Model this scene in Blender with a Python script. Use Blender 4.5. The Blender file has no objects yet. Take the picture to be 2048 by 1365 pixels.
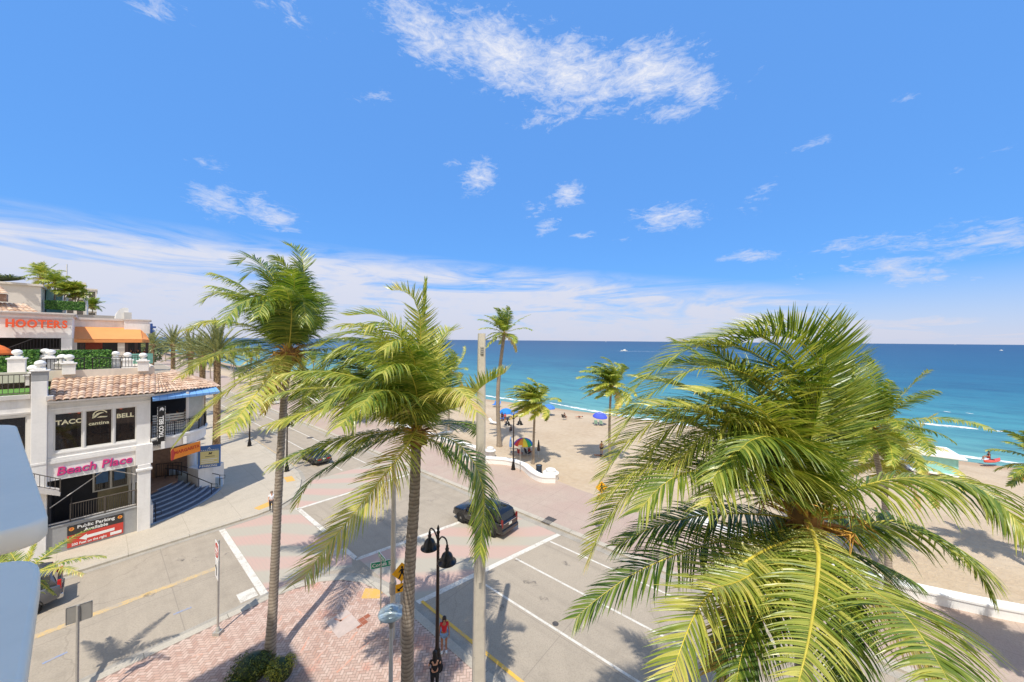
import bpy, bmesh, math, random
from mathutils import Vector, Matrix, Quaternion
R = math.radians
rnd = random.Random(7)
# constants tuned by eye
EXPOSURE = 0.34
SUN_E = 3.5
SKY_E = 0.145
SKY_TINT = (0.75, 0.98, 1.1)
SKY_SAT = 1.2
CLOUD_LOW = (3.7, 3.7, 4.3)
AZURE = (.88, 2.17, 5.2)
CLOUD_FILL = (6.2, 5.7, 5.1)
CLOUD_HI = (5.0, 5.0, 5.2)
# px, py (of the photograph), radius az, radius el (deg), tilt, gain
CLOUDS = [(860, 75, 9, 3.6, -14, 1.0), (1000, 110, 11, 4.4, -14, 1.15), (1140, 150, 12, 4.6, -14, 1.1), (1290, 150, 9, 4.2, -10, 1.1), (1390, 175, 5, 3, -20, 1.0),
          (1120, 225, 9, 2.2, 8, .75), (1350, 225, 7, 1.8, -4, .75),
          (955, 355, 4.2, 2.8, 28, .95), (1135, 390, 3.6, 2.4, 15, .85), (1095, 450, 3, 1.8, 20, .7), (1165, 470, 3, .8, 0, .7), (1340, 435, 7, 2.4, -4, .9), (1520, 395, 3.5, 1.6, 30, .6),
          (435, 400, 4, 2.4, -5, .85), (545, 430, 4.2, 2.4, -20, .9), (750, 190, 5, 1.2, 15, .6), (1510, 150, 3, .5, 35, .55),
          (310, 8, 4, 2, 0, .7), (560, 20, 10, 2, 0, .5), (1500, 512, 5, 1.2, -2, .85), (1800, 545, 6, 2.6, -8, .85), (1850, 480, 11, 2.2, 4, .6), (1990, 480, 6, 2.6, 0, .8), (1700, 490, 6, 1.2, 3, .7), (1930, 560, 4, 1.2, 12, .6), (1250, 480, 3, .8, 0, .5), (1600, 560, 3, 1.4, 5, .5), (430, 330, 4, 1.5, 10, .5), (1080, 420, 5, 2.0, 10, .55), (905, 325, 3, 1, 5, .6), (1810, 198, 1.4, .5, 0, .7), (1610, 295, 4, .8, 5, .5), (1960, 330, 5, 1.2, 10, .45)]

scene = bpy.context.scene
COL = scene.collection

# ---------------------------------------------------------------- camera model (metres, camera 14.5 m above the street)
F, CX, CY, ROLL, CAMZ = 700.0, 1024.0, 681.0, R(0.5), 14.5
PHI = R(50.0)                      # street grid: a = towards the sea, b = along the coast road
CP, SP = math.cos(PHI), math.sin(PHI)
def ray(px, py):
    xc, yc = (px-CX)/F, -(py-CY)/F
    c, s = math.cos(ROLL), math.sin(ROLL)
    return xc*c - yc*s, xc*s + yc*c
def G(px, py, z=0.0):              # measured point -> place on a level plane
    x, t = ray(px, py); d = (z-CAMZ)/t
    return Vector((x*d, d, z))
def D(px, py, Y):
    x, t = ray(px, py)
    return Vector((x*Y, Y, CAMZ+t*Y))
def AB(a, b, z=0.0): return Vector((a*CP-b*SP, a*SP+b*CP, z))
def toAB(p): return (p.x*CP+p.y*SP, -p.x*SP+p.y*CP)

# ---------------------------------------------------------------- materials
def lin(c):
    return tuple(((x/255.0)/12.92 if x/255.0 <= .04045 else ((x/255.0+.055)/1.055)**2.4) for x in c)
MATS = {}
class NT:
    def __init__(s, nt): s.nt = nt
    def n(s, t, **kw):
        nd = s.nt.nodes.new(t)
        for k, v in kw.items():
            if k.startswith('i_'):
                key = k[2:]; key = int(key) if key.isdigit() else key.replace('_', ' ')
                nd.inputs[key].default_value = v
            else: setattr(nd, k, v)
        return nd
    def l(s, a, b): s.nt.links.new(a, b)
    def m(s, op, a, b=None, c=None, clamp=False):
        nd = s.nt.nodes.new('ShaderNodeMath'); nd.operation = op; nd.use_clamp = clamp
        for i, x in enumerate((a, b, c)):
            if x is None: continue
            if isinstance(x, (int, float)): nd.inputs[i].default_value = x
            else: s.l(x, nd.inputs[i])
        return nd.outputs[0]
    def mix(s, fac, a, b, blend='MIX'):
        nd = s.nt.nodes.new('ShaderNodeMix'); nd.data_type = 'RGBA'; nd.blend_type = blend
        for sock, x in ((nd.inputs[0], fac), (nd.inputs[6], a), (nd.inputs[7], b)):
            if isinstance(x, (int, float)): sock.default_value = x
            elif isinstance(x, tuple): sock.default_value = (*x[:3], 1)
            else: s.l(x, sock)
        return nd.outputs[2]
    def ramp(s, fac, stops, interp='LINEAR'):
        nd = s.nt.nodes.new('ShaderNodeValToRGB'); cr = nd.color_ramp; cr.interpolation = interp
        while len(cr.elements) < len(stops): cr.elements.new(0.5)
        for e, (p, c) in zip(cr.elements, stops):
            e.position = p; e.color = (*c[:3], 1) if isinstance(c, tuple) else (c, c, c, 1)
        s.l(fac, nd.inputs[0]); return nd.outputs[0]
    def noise(s, vec, scale, detail=4, rough=.55, dist=0, out=0):
        nd = s.nt.nodes.new('ShaderNodeTexNoise'); nd.inputs['Scale'].default_value = scale
        nd.inputs['Detail'].default_value = detail; nd.inputs['Roughness'].default_value = rough
        nd.inputs['Distortion'].default_value = dist
        if vec is not None: s.l(vec, nd.inputs['Vector'])
        return nd.outputs[out]
    def mapping(s, vec, rot=(0,0,0), scale=(1,1,1), loc=(0,0,0)):
        nd = s.nt.nodes.new('ShaderNodeMapping'); nd.inputs['Rotation'].default_value = rot
        nd.inputs['Scale'].default_value = scale; nd.inputs['Location'].default_value = loc
        s.l(vec, nd.inputs['Vector']); return nd.outputs[0]
def newmat(name):
    m = bpy.data.materials.new(name); m.use_nodes = True
    t = NT(m.node_tree); b = m.node_tree.nodes['Principled BSDF']; MATS[name] = m
    return m, t, b
def pos(t): return t.n('ShaderNodeNewGeometry').outputs['Position']
def obj_co(t): return t.n('ShaderNodeTexCoord').outputs['Object']
def street(t): return t.mapping(pos(t), rot=(0, 0, -PHI))
def bump(t, b, h, strength=.3, dist=.02):
    nd = t.n('ShaderNodeBump'); nd.inputs['Strength'].default_value = strength; nd.inputs['Distance'].default_value = dist
    t.l(h, nd.inputs['Height']); t.l(nd.outputs[0], b.inputs['Normal'])
def simple(name, rgb, rough=.6, metal=0.0, var=.12, scale=3.0, bmp=.0, spec=.5, emit=None):
    """one colour with weathering noise"""
    if name in MATS: return MATS[name]
    m, t, b = newmat(name); c = lin(rgb)
    b.inputs['Roughness'].default_value = rough; b.inputs['Metallic'].default_value = metal
    b.inputs['Specular IOR Level'].default_value = spec
    if var > 0:
        v = obj_co(t); n1 = t.noise(v, scale, 6, .65); n2 = t.noise(v, scale*9, 3)
        f = t.m('ADD', t.m('MULTIPLY', n1, .7), t.m('MULTIPLY', n2, .3))
        col = t.ramp(f, [(.3, tuple(x*(1-var*1.6) for x in c)), (.55, c), (.75, tuple(min(1, x*(1+var)) for x in c))])
        t.l(col, b.inputs['Base Color'])
        if bmp: bump(t, b, n2, bmp, .01)
    else: b.inputs['Base Color'].default_value = (*c, 1)
    if emit: b.inputs['Emission Color'].default_value = (*lin(rgb), 1); b.inputs['Emission Strength'].default_value = emit
    return m

# ---------------------------------------------------------------- mesh builder
class MB:
    def __init__(s): s.v=[]; s.f=[]; s.mi=[]; s.tn=[]; s.sm=[]; s.M=None
    def add(s, vs, fs, mat=0, tint=0.0, smooth=False):
        o = len(s.v)
        if s.M is not None: vs = [s.M @ Vector(v) for v in vs]
        s.v.extend([tuple(v) for v in vs])
        for f in fs:
            s.f.append([i+o for i in f]); s.mi.append(mat); s.tn.append(tint); s.sm.append(smooth)
        return s
    def box(s, x0, x1, y0, y1, z0, z1, mat=0, tint=0.0):
        return s.add([(x0,y0,z0),(x1,y0,z0),(x1,y1,z0),(x0,y1,z0),(x0,y0,z1),(x1,y0,z1),(x1,y1,z1),(x0,y1,z1)],
              [(0,3,2,1),(4,5,6,7),(0,1,5,4),(1,2,6,5),(2,3,7,6),(3,0,4,7)], mat, tint)
    def cbox(s, x0, x1, y0, y1, z0, z1, c=.02, mat=0):
        """box with chamfered edges"""
        bm = bmesh.new(); M = Matrix.Translation(((x0+x1)/2,(y0+y1)/2,(z0+z1)/2)) @ Matrix.Diagonal((x1-x0,y1-y0,z1-z0,1))
        bmesh.ops.create_cube(bm, size=1, matrix=M)
        bmesh.ops.bevel(bm, geom=bm.edges[:], offset=c, segments=2, affect='EDGES', profile=.5)
        bm.verts.index_update(); s.add([v.co.copy() for v in bm.verts], [[v.index for v in f.verts] for f in bm.faces], mat); bm.free(); return s
    def prism(s, pts, z0, z1, mat=0, top=None):
        n = len(pts)
        vs = [(x,y,z0) for x,y in pts]+[(x,y,z1) for x,y in pts]
        s.add(vs, [tuple(range(n-1,-1,-1))]+[(i,(i+1)%n,n+(i+1)%n,n+i) for i in range(n)], mat)
        s.add([(x,y,z1) for x,y in pts], [tuple(range(n))], mat if top is None else top); return s
    def sheet(s, pts, z, mat=0): return s.add([(x,y,z) for x,y in pts], [tuple(range(len(pts)))], mat)
    def slab(s, poly3, nrm, th, mat=0):
        """3-D polygon given a thickness"""
        n = len(poly3); q = [Vector(p) for p in poly3]; o = Vector(nrm)*th
        s.add(q+[p+o for p in q], [tuple(range(n-1,-1,-1)), tuple(range(n,2*n))]+[(i,(i+1)%n,n+(i+1)%n,n+i) for i in range(n)], mat); return s
    def tube(s, pts, rad, n=8, mat=0, tint=0.0, cap=True, smooth=True, flat=1.0):
        pts = [Vector(p) for p in pts]; k = len(pts)
        if not isinstance(rad, (list, tuple)): rad = [rad]*k
        vs = []; ref = None
        for i, p in enumerate(pts):
            t = (pts[min(i+1,k-1)]-pts[max(i-1,0)]).normalized()
            if ref is None:
                ref = Vector((0,0,1)) if abs(t.z) < .9 else Vector((1,0,0))
            x = (ref - t*ref.dot(t)).normalized(); y = t.cross(x); ref = x
            for j in range(n):
                a = 2*math.pi*j/n
                vs.append(p + x*(rad[i]*flat*math.cos(a)) + y*(rad[i]*math.sin(a)))
        fs = [(i*n+j, i*n+(j+1)%n, (i+1)*n+(j+1)%n, (i+1)*n+j) for i in range(k-1) for j in range(n)]
        s.add(vs, fs, mat, tint, smooth)
        if cap:
            s.add(vs[:n], [tuple(range(n-1,-1,-1))], mat, tint); s.add(vs[-n:], [tuple(range(n))], mat, tint)
        return s
    def lathe(s, prof, c=(0,0,0), n=20, mat=0, smooth=True):
        vs = []; c = Vector(c)
        for r, z in prof:
            for j in range(n):
                a = 2*math.pi*j/n; vs.append(c+Vector((r*math.cos(a), r*math.sin(a), z)))
        k = len(prof)
        s.add(vs, [(i*n+j, i*n+(j+1)%n, (i+1)*n+(j+1)%n, (i+1)*n+j) for i in range(k-1) for j in range(n)], mat, 0.0, smooth)
        if prof[0][0] > 1e-4: s.add(vs[:n], [tuple(range(n-1,-1,-1))], mat)
        if prof[-1][0] > 1e-4: s.add(vs[-n:], [tuple(range(n))], mat)
        return s
    def ball(s, c, r, n=12, m=8, mat=0):
        if not isinstance(r, (tuple, list)): r = (r,r,r)
        vs = [(c[0], c[1], c[2]-r[2])]; fs = []
        for i in range(1, m):
            t = math.pi*i/m - math.pi/2
            for j in range(n):
                a = 2*math.pi*j/n
                vs.append((c[0]+r[0]*math.cos(t)*math.cos(a), c[1]+r[1]*math.cos(t)*math.sin(a), c[2]+r[2]*math.sin(t)))
        vs.append((c[0], c[1], c[2]+r[2])); L = len(vs)-1
        for j in range(n):
            fs.append((0, 1+(j+1)%n, 1+j)); fs.append((L, 1+(m-2)*n+j, 1+(m-2)*n+(j+1)%n))
            for i in range(m-2): fs.append((1+i*n+j, 1+i*n+(j+1)%n, 1+(i+1)*n+(j+1)%n, 1+(i+1)*n+j))
        return s.add(vs, fs, mat, 0.0, True)
    def text(s, body, size, M, ext=.01, mat=0, align='CENTER', shear=0.0, sx=1.0, bold=0.0):
        cu = bpy.data.curves.new('lettering', 'FONT'); cu.body = body; cu.size = size; cu.extrude = ext
        cu.align_x = align; cu.align_y = 'CENTER'; cu.shear = shear; cu.offset = bold; cu.resolution_u = 3
        ob = bpy.data.objects.new('lettering', cu); COL.objects.link(ob)
        dg = bpy.context.evaluated_depsgraph_get(); dg.update()
        me = bpy.data.meshes.new_from_object(ob.evaluated_get(dg))
        S = Matrix.Diagonal((sx, 1, 1, 1))
        s.add([M @ (S @ v.co) for v in me.vertices], [tuple(p.vertices) for p in me.polygons], mat)
        bpy.data.meshes.remove(me); bpy.data.objects.remove(ob); bpy.data.curves.remove(cu); return s
    def wall(s, axis, c0, c1, u0, u1, z0, z1, holes=(), mat=0, reveal=None):
        """wall with real openings. axis 'x': runs along x, occupies y c0..c1"""
        us = sorted({u0, u1, *[h[0] for h in holes], *[h[1] for h in holes]}); zs = sorted({z0, z1, *[h[2] for h in holes], *[h[3] for h in holes]})
        us = [u for u in us if u0 <= u <= u1]; zs = [z for z in zs if z0 <= z <= z1]
        P = (lambda u, c, z: (u, c, z)) if axis == 'x' else (lambda u, c, z: (c, u, z))
        def solid(i, j):
            if i < 0 or j < 0 or i >= len(us)-1 or j >= len(zs)-1: return False
            u, z = (us[i]+us[i+1])/2, (zs[j]+zs[j+1])/2
            return not any(h[0] < u < h[1] and h[2] < z < h[3] for h in holes)
        rv = mat if reveal is None else reveal
        for i in range(len(us)-1):
            for j in range(len(zs)-1):
                if not solid(i, j): continue
                a, b, c, d = us[i], us[i+1], zs[j], zs[j+1]
                for cc in (c0, c1): s.add([P(a,cc,c),P(b,cc,c),P(b,cc,d),P(a,cc,d)], [(0,1,2,3)], mat)
                if not solid(i-1, j): s.add([P(a,c0,c),P(a,c1,c),P(a,c1,d),P(a,c0,d)], [(0,1,2,3)], rv)
                if not solid(i+1, j): s.add([P(b,c0,c),P(b,c1,c),P(b,c1,d),P(b,c0,d)], [(0,1,2,3)], rv)
                if not solid(i, j-1): s.add([P(a,c0,c),P(b,c0,c),P(b,c1,c),P(a,c1,c)], [(0,1,2,3)], rv)
                if not solid(i, j+1): s.add([P(a,c0,d),P(b,c0,d),P(b,c1,d),P(a,c1,d)], [(0,1,2,3)], rv)
        return s
    def build(s, name, mats, parent=None, fixn=True):
        me = bpy.data.meshes.new(name); me.from_pydata(s.v, [], s.f)
        if not isinstance(mats, (list, tuple)): mats = [mats]
        for m in mats: me.materials.append(m)
        me.polygons.foreach_set('material_index', s.mi); me.polygons.foreach_set('use_smooth', s.sm)
        if any(s.tn):
            at = me.attributes.new('tint', 'FLOAT', 'FACE'); at.data.foreach_set('value', s.tn)
        me.update()
        o = bpy.data.objects.new(name, me); COL.objects.link(o)
        if parent is not None: o.parent = parent
        return o
def tag(o, label=None, cat=None, group=None, kind=None):
    if label: o['label'] = label
    if cat: o['category'] = cat
    if group: o['group'] = group
    if kind: o['kind'] = kind
    return o
def thing(name, label, cat, loc=(0,0,0), rz=0.0, group=None):
    o = bpy.data.objects.new(name, None); COL.objects.link(o); o.empty_display_size = .3
    o.location = loc; o.rotation_euler = (0, 0, rz); return tag(o, label, cat, group)
def struct(mb, name, mats):
    return tag(mb.build(name, mats), kind='structure')
def copy_tree(o, parent=None, **kw):
    c = o.copy(); COL.objects.link(c)
    if parent is not None: c.parent = parent; c.matrix_parent_inverse = o.matrix_parent_inverse
    for ch in list(o.children): copy_tree(ch, c)
    return c
def TM(loc, rx=0, ry=0, rz=0):
    return Matrix.Translation(loc) @ Matrix.Rotation(rz,4,'Z') @ Matrix.Rotation(ry,4,'Y') @ Matrix.Rotation(rx,4,'X')
FACE = lambda x, y, z: TM((x, y, z), rx=R(90))      # text on a face looking to -y

# ---------------------------------------------------------------- camera
cam = bpy.data.cameras.new('camera'); camo = bpy.data.objects.new('camera', cam); COL.objects.link(camo)
cam.sensor_width = 36.0; cam.lens = 36.0*F/2048.0; cam.clip_start = .05; cam.clip_end = 80000
cam.shift_y = -1.5/2048.0
c_, s_ = math.cos(ROLL), math.sin(ROLL)
camo.matrix_world = Matrix(((c_, -s_, 0, 0), (0, 0, -1, 0), (s_, c_, 0, CAMZ), (0, 0, 0, 1)))
scene.camera = camo
vs = scene.view_settings; vs.view_transform = 'Standard'; vs.look = 'None'; vs.gamma = 1.0; vs.exposure = EXPOSURE
scene.render.engine = 'CYCLES'; scene.cycles.max_bounces = 6; scene.cycles.transparent_max_bounces = 12

# ---------------------------------------------------------------- sun and sky
SUN_EL, SUN_AZ = R(63), R(8)
Lv = Vector((math.sin(SUN_AZ)*math.cos(SUN_EL), math.cos(SUN_AZ)*math.cos(SUN_EL), -math.sin(SUN_EL)))
sl = bpy.data.lights.new('sun', 'SUN'); sl.energy = SUN_E; sl.angle = R(.5); sl.color = (1, .955, .88)
so = bpy.data.objects.new('sun', sl); COL.objects.link(so); so.rotation_euler = Lv.to_track_quat('-Z', 'Y').to_euler()
so.location = (0, -40, 80)
W = bpy.data.worlds.new('World'); scene.world = W; W.use_nodes = True
t = NT(W.node_tree); bg = W.node_tree.nodes['Background']
sky = t.n('ShaderNodeTexSky', sky_type='NISHITA', sun_disc=False, sun_elevation=SUN_EL, sun_rotation=R(180)+SUN_AZ,
          altitude=0, air_density=1.0, dust_density=.3, ozone_density=2.5)
dv = t.n('ShaderNodeTexCoord').outputs['Generated']
sx = t.n('ShaderNodeSeparateXYZ'); t.l(dv, sx.inputs[0]); dx, dy, dz = sx.outputs
az = t.m('MULTIPLY', t.m('ARCTAN2', dx, dy), 57.2958); el = t.m('MULTIPLY', t.m('ARCSINE', dz), 57.2958)
skyc = t.mix(1.0, sky.outputs[0], SKY_TINT, 'MULTIPLY')
hs = t.n('ShaderNodeHueSaturation'); hs.inputs['Saturation'].default_value = SKY_SAT; hs.inputs['Value'].default_value = 1.0
t.l(skyc, hs.inputs['Color']); skyc = t.mix(.75, hs.outputs[0], AZURE)
# cloud field: noise in azimuth / elevation, stretched into wind streaks
cmb = t.n('ShaderNodeCombineXYZ'); t.l(az, cmb.inputs[0]); t.l(el, cmb.inputs[1])
streak = t.mapping(cmb.outputs[0], rot=(0,0,R(12)), scale=(.075,.24,1))
n1 = t.noise(streak, 2.4, 10, .70, 1.2); n2 = t.noise(t.mapping(cmb.outputs[0], rot=(0,0,R(-30)), scale=(.12,.3,1), loc=(7,3,0)), 4.2, 9, .72, .8)
n3 = t.noise(t.mapping(cmb.outputs[0], rot=(0,0,R(9)), scale=(.045,.30,1), loc=(2,9,0)), 1.3, 10, .62, 1.2)
def blob(ca, ce, ra, re, rot, gain):
    c, s = math.cos(R(rot)), math.sin(R(rot)); da = t.m('SUBTRACT', az, ca); de = t.m('SUBTRACT', el, ce)
    u = t.m('DIVIDE', t.m('ADD', t.m('MULTIPLY', da, c), t.m('MULTIPLY', de, s)), ra)
    v = t.m('DIVIDE', t.m('SUBTRACT', t.m('MULTIPLY', de, c), t.m('MULTIPLY', da, s)), re)
    q = t.m('ADD', t.m('MULTIPLY', u, u), t.m('MULTIPLY', v, v))
    return t.m('MULTIPLY', t.m('POWER', 2.718, t.m('MULTIPLY', q, -1.0)), gain)
def pxang(px, py):
    x, z = ray(px, py); return math.degrees(math.atan2(x, 1)), math.degrees(math.atan2(z, math.hypot(x, 1)))
tot = None
for px, py, ra, re, rot, g in CLOUDS:
    a_, e_ = pxang(px, py); q = blob(a_, e_, ra, re, rot, g)
    tot = q if tot is None else t.m('MAXIMUM', tot, q)
nn = t.m('ADD', t.m('MULTIPLY', n1, .5), t.m('MULTIPLY', n2, .5))
body = t.m('ADD', t.m('MULTIPLY', tot, .95), t.m('MULTIPLY_ADD', nn, 2.7, -1.82))
cir = t.m('MULTIPLY', t.m('MULTIPLY', body, 1.1, clamp=True), t.m('MULTIPLY', tot, 3.0, clamp=True))
cir = t.m('MINIMUM', cir, .95)
# the long bank of cloud over the horizon
eb = t.m('SUBTRACT', t.m('MULTIPLY_ADD', az, -.075, 12.2), t.m('MULTIPLY', t.m('MULTIPLY', az, az), .00125))
low = t.m('SUBTRACT', eb, el)
lowm = t.m('MULTIPLY', t.m('MULTIPLY_ADD', low, .30, .1, clamp=True), t.m('MULTIPLY_ADD', t.m('ADD', n3, t.m('MULTIPLY', low, .02)), 4.2, -1.6, clamp=True))
lowm = t.m('MULTIPLY', lowm, t.m('MULTIPLY_ADD', t.noise(streak, 3.1, 8, .6), .9, .45, clamp=True))
haze = t.m('MULTIPLY_ADD', el, -.12, 1.0, clamp=True)
lowm = t.m('MAXIMUM', lowm, t.m('MULTIPLY', haze, .84))
dens = t.m('MAXIMUM', cir, t.m('MINIMUM', lowm, .88))
cc = t.mix(t.m('MULTIPLY_ADD', el, .05, .0, clamp=True), CLOUD_LOW, CLOUD_HI)
final = t.mix(dens, skyc, cc)
# unseen warm-white cloud, added behind the view point to lift and neutralise blue shadows
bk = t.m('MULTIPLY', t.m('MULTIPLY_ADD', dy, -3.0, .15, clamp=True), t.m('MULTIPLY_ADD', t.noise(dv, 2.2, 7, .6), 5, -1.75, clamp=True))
final = t.mix(bk, final, CLOUD_FILL)
below = t.m('LESS_THAN', dz, -.002)
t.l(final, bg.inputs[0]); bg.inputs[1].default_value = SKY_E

SEA = [(0, lin((132,168,152))), (.27, lin((100,156,150))), (.41, lin((66,136,144))), (.52, lin((34,106,128))), (.62, lin((18,82,112))), (.8, lin((12,64,98))), (1, lin((11,60,94)))]
# ---------------------------------------------------------------- ground materials
def grid_line(t, v, sx, sy, w):
    sp = t.n('ShaderNodeSeparateXYZ'); t.l(v, sp.inputs[0])
    def ln(c, s):
        fr = t.m('FRACT', t.m('DIVIDE', c, s)); return t.m('LESS_THAN', t.m('ABSOLUTE', t.m('SUBTRACT', fr, .5)), w/s/2)
    return t.m('MAXIMUM', ln(sp.outputs[0], sx), ln(sp.outputs[1], sy))
def paved(name, rgb, joint=None, jw=.03, jcol=(120,110,100), stain=.25, rough=.85, tint2=None, cracks=0.0, lanes=False):
    m, t, b = newmat(name); v = street(t); c = lin(rgb)
    big = t.noise(v, .12, 5, .6); mid = t.noise(v, 1.1, 6, .65); fine = t.noise(v, 14, 3, .6)
    col = t.ramp(t.m('ADD', t.m('MULTIPLY', big, .45), t.m('MULTIPLY', mid, .55)),
                 [(.3, tuple(x*(1-stain) for x in c)), (.5, c), (.72, tuple(min(.95, x*(1+stain*.45)) for x in c))])
    if tint2: col = t.mix(t.m('MULTIPLY_ADD', t.noise(v, .35, 3), 3, -1.2, clamp=True), col, lin(tint2))
    col = t.mix(t.m('MULTIPLY', t.m('MULTIPLY_ADD', fine, 5, -2.2, clamp=True), .3), col, tuple(x*.5 for x in c))
    # dark spots: gum, oil
    vo = t.n('ShaderNodeTexVoronoi'); vo.inputs['Scale'].default_value = .8; t.l(v, vo.inputs['Vector'])
    sp = t.m('LESS_THAN', vo.outputs['Distance'], t.m('MULTIPLY_ADD', t.noise(v, .6, 2), .11, -.02))
    col = t.mix(t.m('MULTIPLY', sp, .4), col, tuple(x*.3 for x in c))
    if lanes:   # tyre tracks along the travel direction
        st = t.noise(t.mapping(v, scale=(1.1, .035, 1)), 1.0, 5, .6)
        col = t.mix(t.m('MULTIPLY', t.m('MULTIPLY_ADD', st, 4, -1.9, clamp=True), .28), col, tuple(x*.5 for x in c))
    if cracks:
        w = t.n('ShaderNodeTexVoronoi', feature='DISTANCE_TO_EDGE'); w.inputs['Scale'].default_value = cracks
        dn = t.n('ShaderNodeVectorMath', operation='ADD'); nz = t.n('ShaderNodeTexNoise'); nz.inputs['Scale'].default_value = .8; nz.inputs['Detail'].default_value = 6; t.l(v, nz.inputs['Vector'])
        t.l(v, dn.inputs[0]); t.l(nz.outputs['Color'], dn.inputs[1]); t.l(dn.outputs[0], w.inputs['Vector'])
        col = t.mix(t.m('MULTIPLY', t.m('LESS_THAN', w.outputs['Distance'], .003), .22), col, tuple(x*.35 for x in c))
    if joint: col = t.mix(t.m('MULTIPLY', grid_line(t, v, joint[0], joint[1], jw), .75), col, lin(jcol))
    t.l(col, b.inputs['Base Color']); b.inputs['Roughness'].default_value = rough; b.inputs['Specular IOR Level'].default_value = .25
    bump(t, b, t.m('ADD', fine, t.m('MULTIPLY', mid, .6)), .25, .01); return m
def worn(name, rgb, under, wear=.5):
    """road paint, scuffed through to the concrete"""
    m, t, b = newmat(name); v = street(t)
    w = t.m('MULTIPLY_ADD', t.m('ADD', t.m('MULTIPLY', t.noise(v, 2.2, 7, .75), .6), t.m('MULTIPLY', t.noise(v, 17, 4, .7), .4)), 7, -3.5-.9*(.5-wear)*2, clamp=True)
    t.l(t.mix(w, lin(rgb), lin(under)), b.inputs['Base Color']); b.inputs['Roughness'].default_value = .8; return m
ROADC = (171,158,139)
m_road = paved('road_concrete', ROADC, joint=(5.9, 6.1), jw=.035, jcol=(140,130,116), stain=.2, cracks=.10, lanes=True)
m_walk = paved('sidewalk_concrete', (190,178,158), joint=(3.05, 3.05), jw=.03, jcol=(160,148,130), stain=.14)
m_prom = paved('promenade_paver', (181,162,146), joint=(2.4, 2.4), jw=.025, jcol=(150,132,120), stain=.13, tint2=(178,154,140))
m_kerb = paved('kerb_concrete', (188,178,160), joint=(3.0, 3.0), jw=.03, jcol=(110,104,92), stain=.25)
m_gutter = paved('gutter', (168,160,146), stain=.3)
m_white = worn('white_paint', (214,208,194), ROADC, .54)
m_yel = worn('yellow_paint', (226,178,72), ROADC, .5)
m_yelfade = worn('faded_yellow_paint', (212,176,108), ROADC, .85)
m_tact = worn('tactile_yellow', (214,168,84), (196,168,142), .42)
m_mortar = simple('brick_mortar', (150,128,114), .9, var=.2)
# brick: every brick its own shade
m, t, b = newmat('herringbone_brick'); v = street(t)
at = t.n('ShaderNodeAttribute', attribute_name='tint'); big = t.noise(v, .5, 5, .6)
col = t.ramp(at.outputs['Fac'], [(0, lin((178,144,126))), (.35, lin((194,164,146))), (.7, lin((205,178,160))), (1, lin((186,150,130)))])
col = t.mix(t.m('MULTIPLY_ADD', big, 2.6, -1.25, clamp=True), col, lin((202,180,162)))
rust = t.m('MULTIPLY', t.m('MULTIPLY_ADD', t.noise(v, .33, 6, .7), 8, -4.6, clamp=True), .55)
col = t.mix(rust, col, lin((206,112,78)))
t.l(col, b.inputs['Base Color']); b.inputs['Roughness'].default_value = .9
# crosswalk: pink and grey-green wavy pavers
m_cross, t, b = newmat('wavy_crosswalk_paver'); v = street(t)
wv = t.n('ShaderNodeTexWave', wave_type='BANDS', bands_direction='DIAGONAL'); wv.inputs['Scale'].default_value = .16; wv.inputs['Distortion'].default_value = 5; wv.inputs['Detail'].default_value = 2; wv.inputs['Detail Scale'].default_value = .5
t.l(v, wv.inputs['Vector'])
col = t.ramp(wv.outputs['Fac'], [(.30, lin((172,166,148))), (.5, lin((184,160,144))), (.75, lin((192,156,142)))])
fw = t.n('ShaderNodeTexWave', wave_type='BANDS', bands_direction='X'); fw.inputs['Scale'].default_value = 1.5; fw.inputs['Distortion'].default_value = 2.2; fw.inputs['Detail'].default_value = 1; fw.inputs['Detail Scale'].default_value = 1.2
t.l(v, fw.inputs['Vector'])
col = t.mix(t.m('MULTIPLY', t.m('MULTIPLY_ADD', fw.outputs['Fac'], 4, -3.0, clamp=True), .35), col, lin((172,152,140)))
col = t.mix(t.m('MULTIPLY', t.noise(v, .5, 5), .6), col, lin((182,168,148)))
t.l(col, b.inputs['Base Color']); b.inputs['Roughness'].default_value = .85
# sand
m_sand, t, b = newmat('beach_sand'); v = street(t)
sp = t.n('ShaderNodeSeparateXYZ'); t.l(v, sp.inputs[0])
fp = t.noise(v, 1.6, 6, .7); fp2 = t.noise(t.mapping(v, scale=(1, .4, 1)), .22, 5, .6)
col = t.ramp(t.m('ADD', t.m('MULTIPLY', fp, .5), t.m('MULTIPLY', fp2, .5)), [(.3, lin((174,152,126))), (.5, lin((188,169,143))), (.7, lin((199,181,156)))])
shore = t.m('ADD', sp.outputs[0], t.m('MULTIPLY', sp.outputs[1], .10))       # wet strip by the water line
wet = t.m('MULTIPLY_ADD', t.m('ADD', shore, t.m('MULTIPLY', t.noise(v, .15, 3), 3)), .45, -30.6, clamp=True)
col = t.mix(t.m('MULTIPLY', wet, .6), col, lin((168,140,112)))
t.l(col, b.inputs['Base Color']); b.inputs['Roughness'].default_value = .95; b.inputs['Specular IOR Level'].default_value = .15
bump(t, b, t.m('ADD', fp, t.m('MULTIPLY', t.noise(v, 5, 3), .7)), .9, .10)
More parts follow.
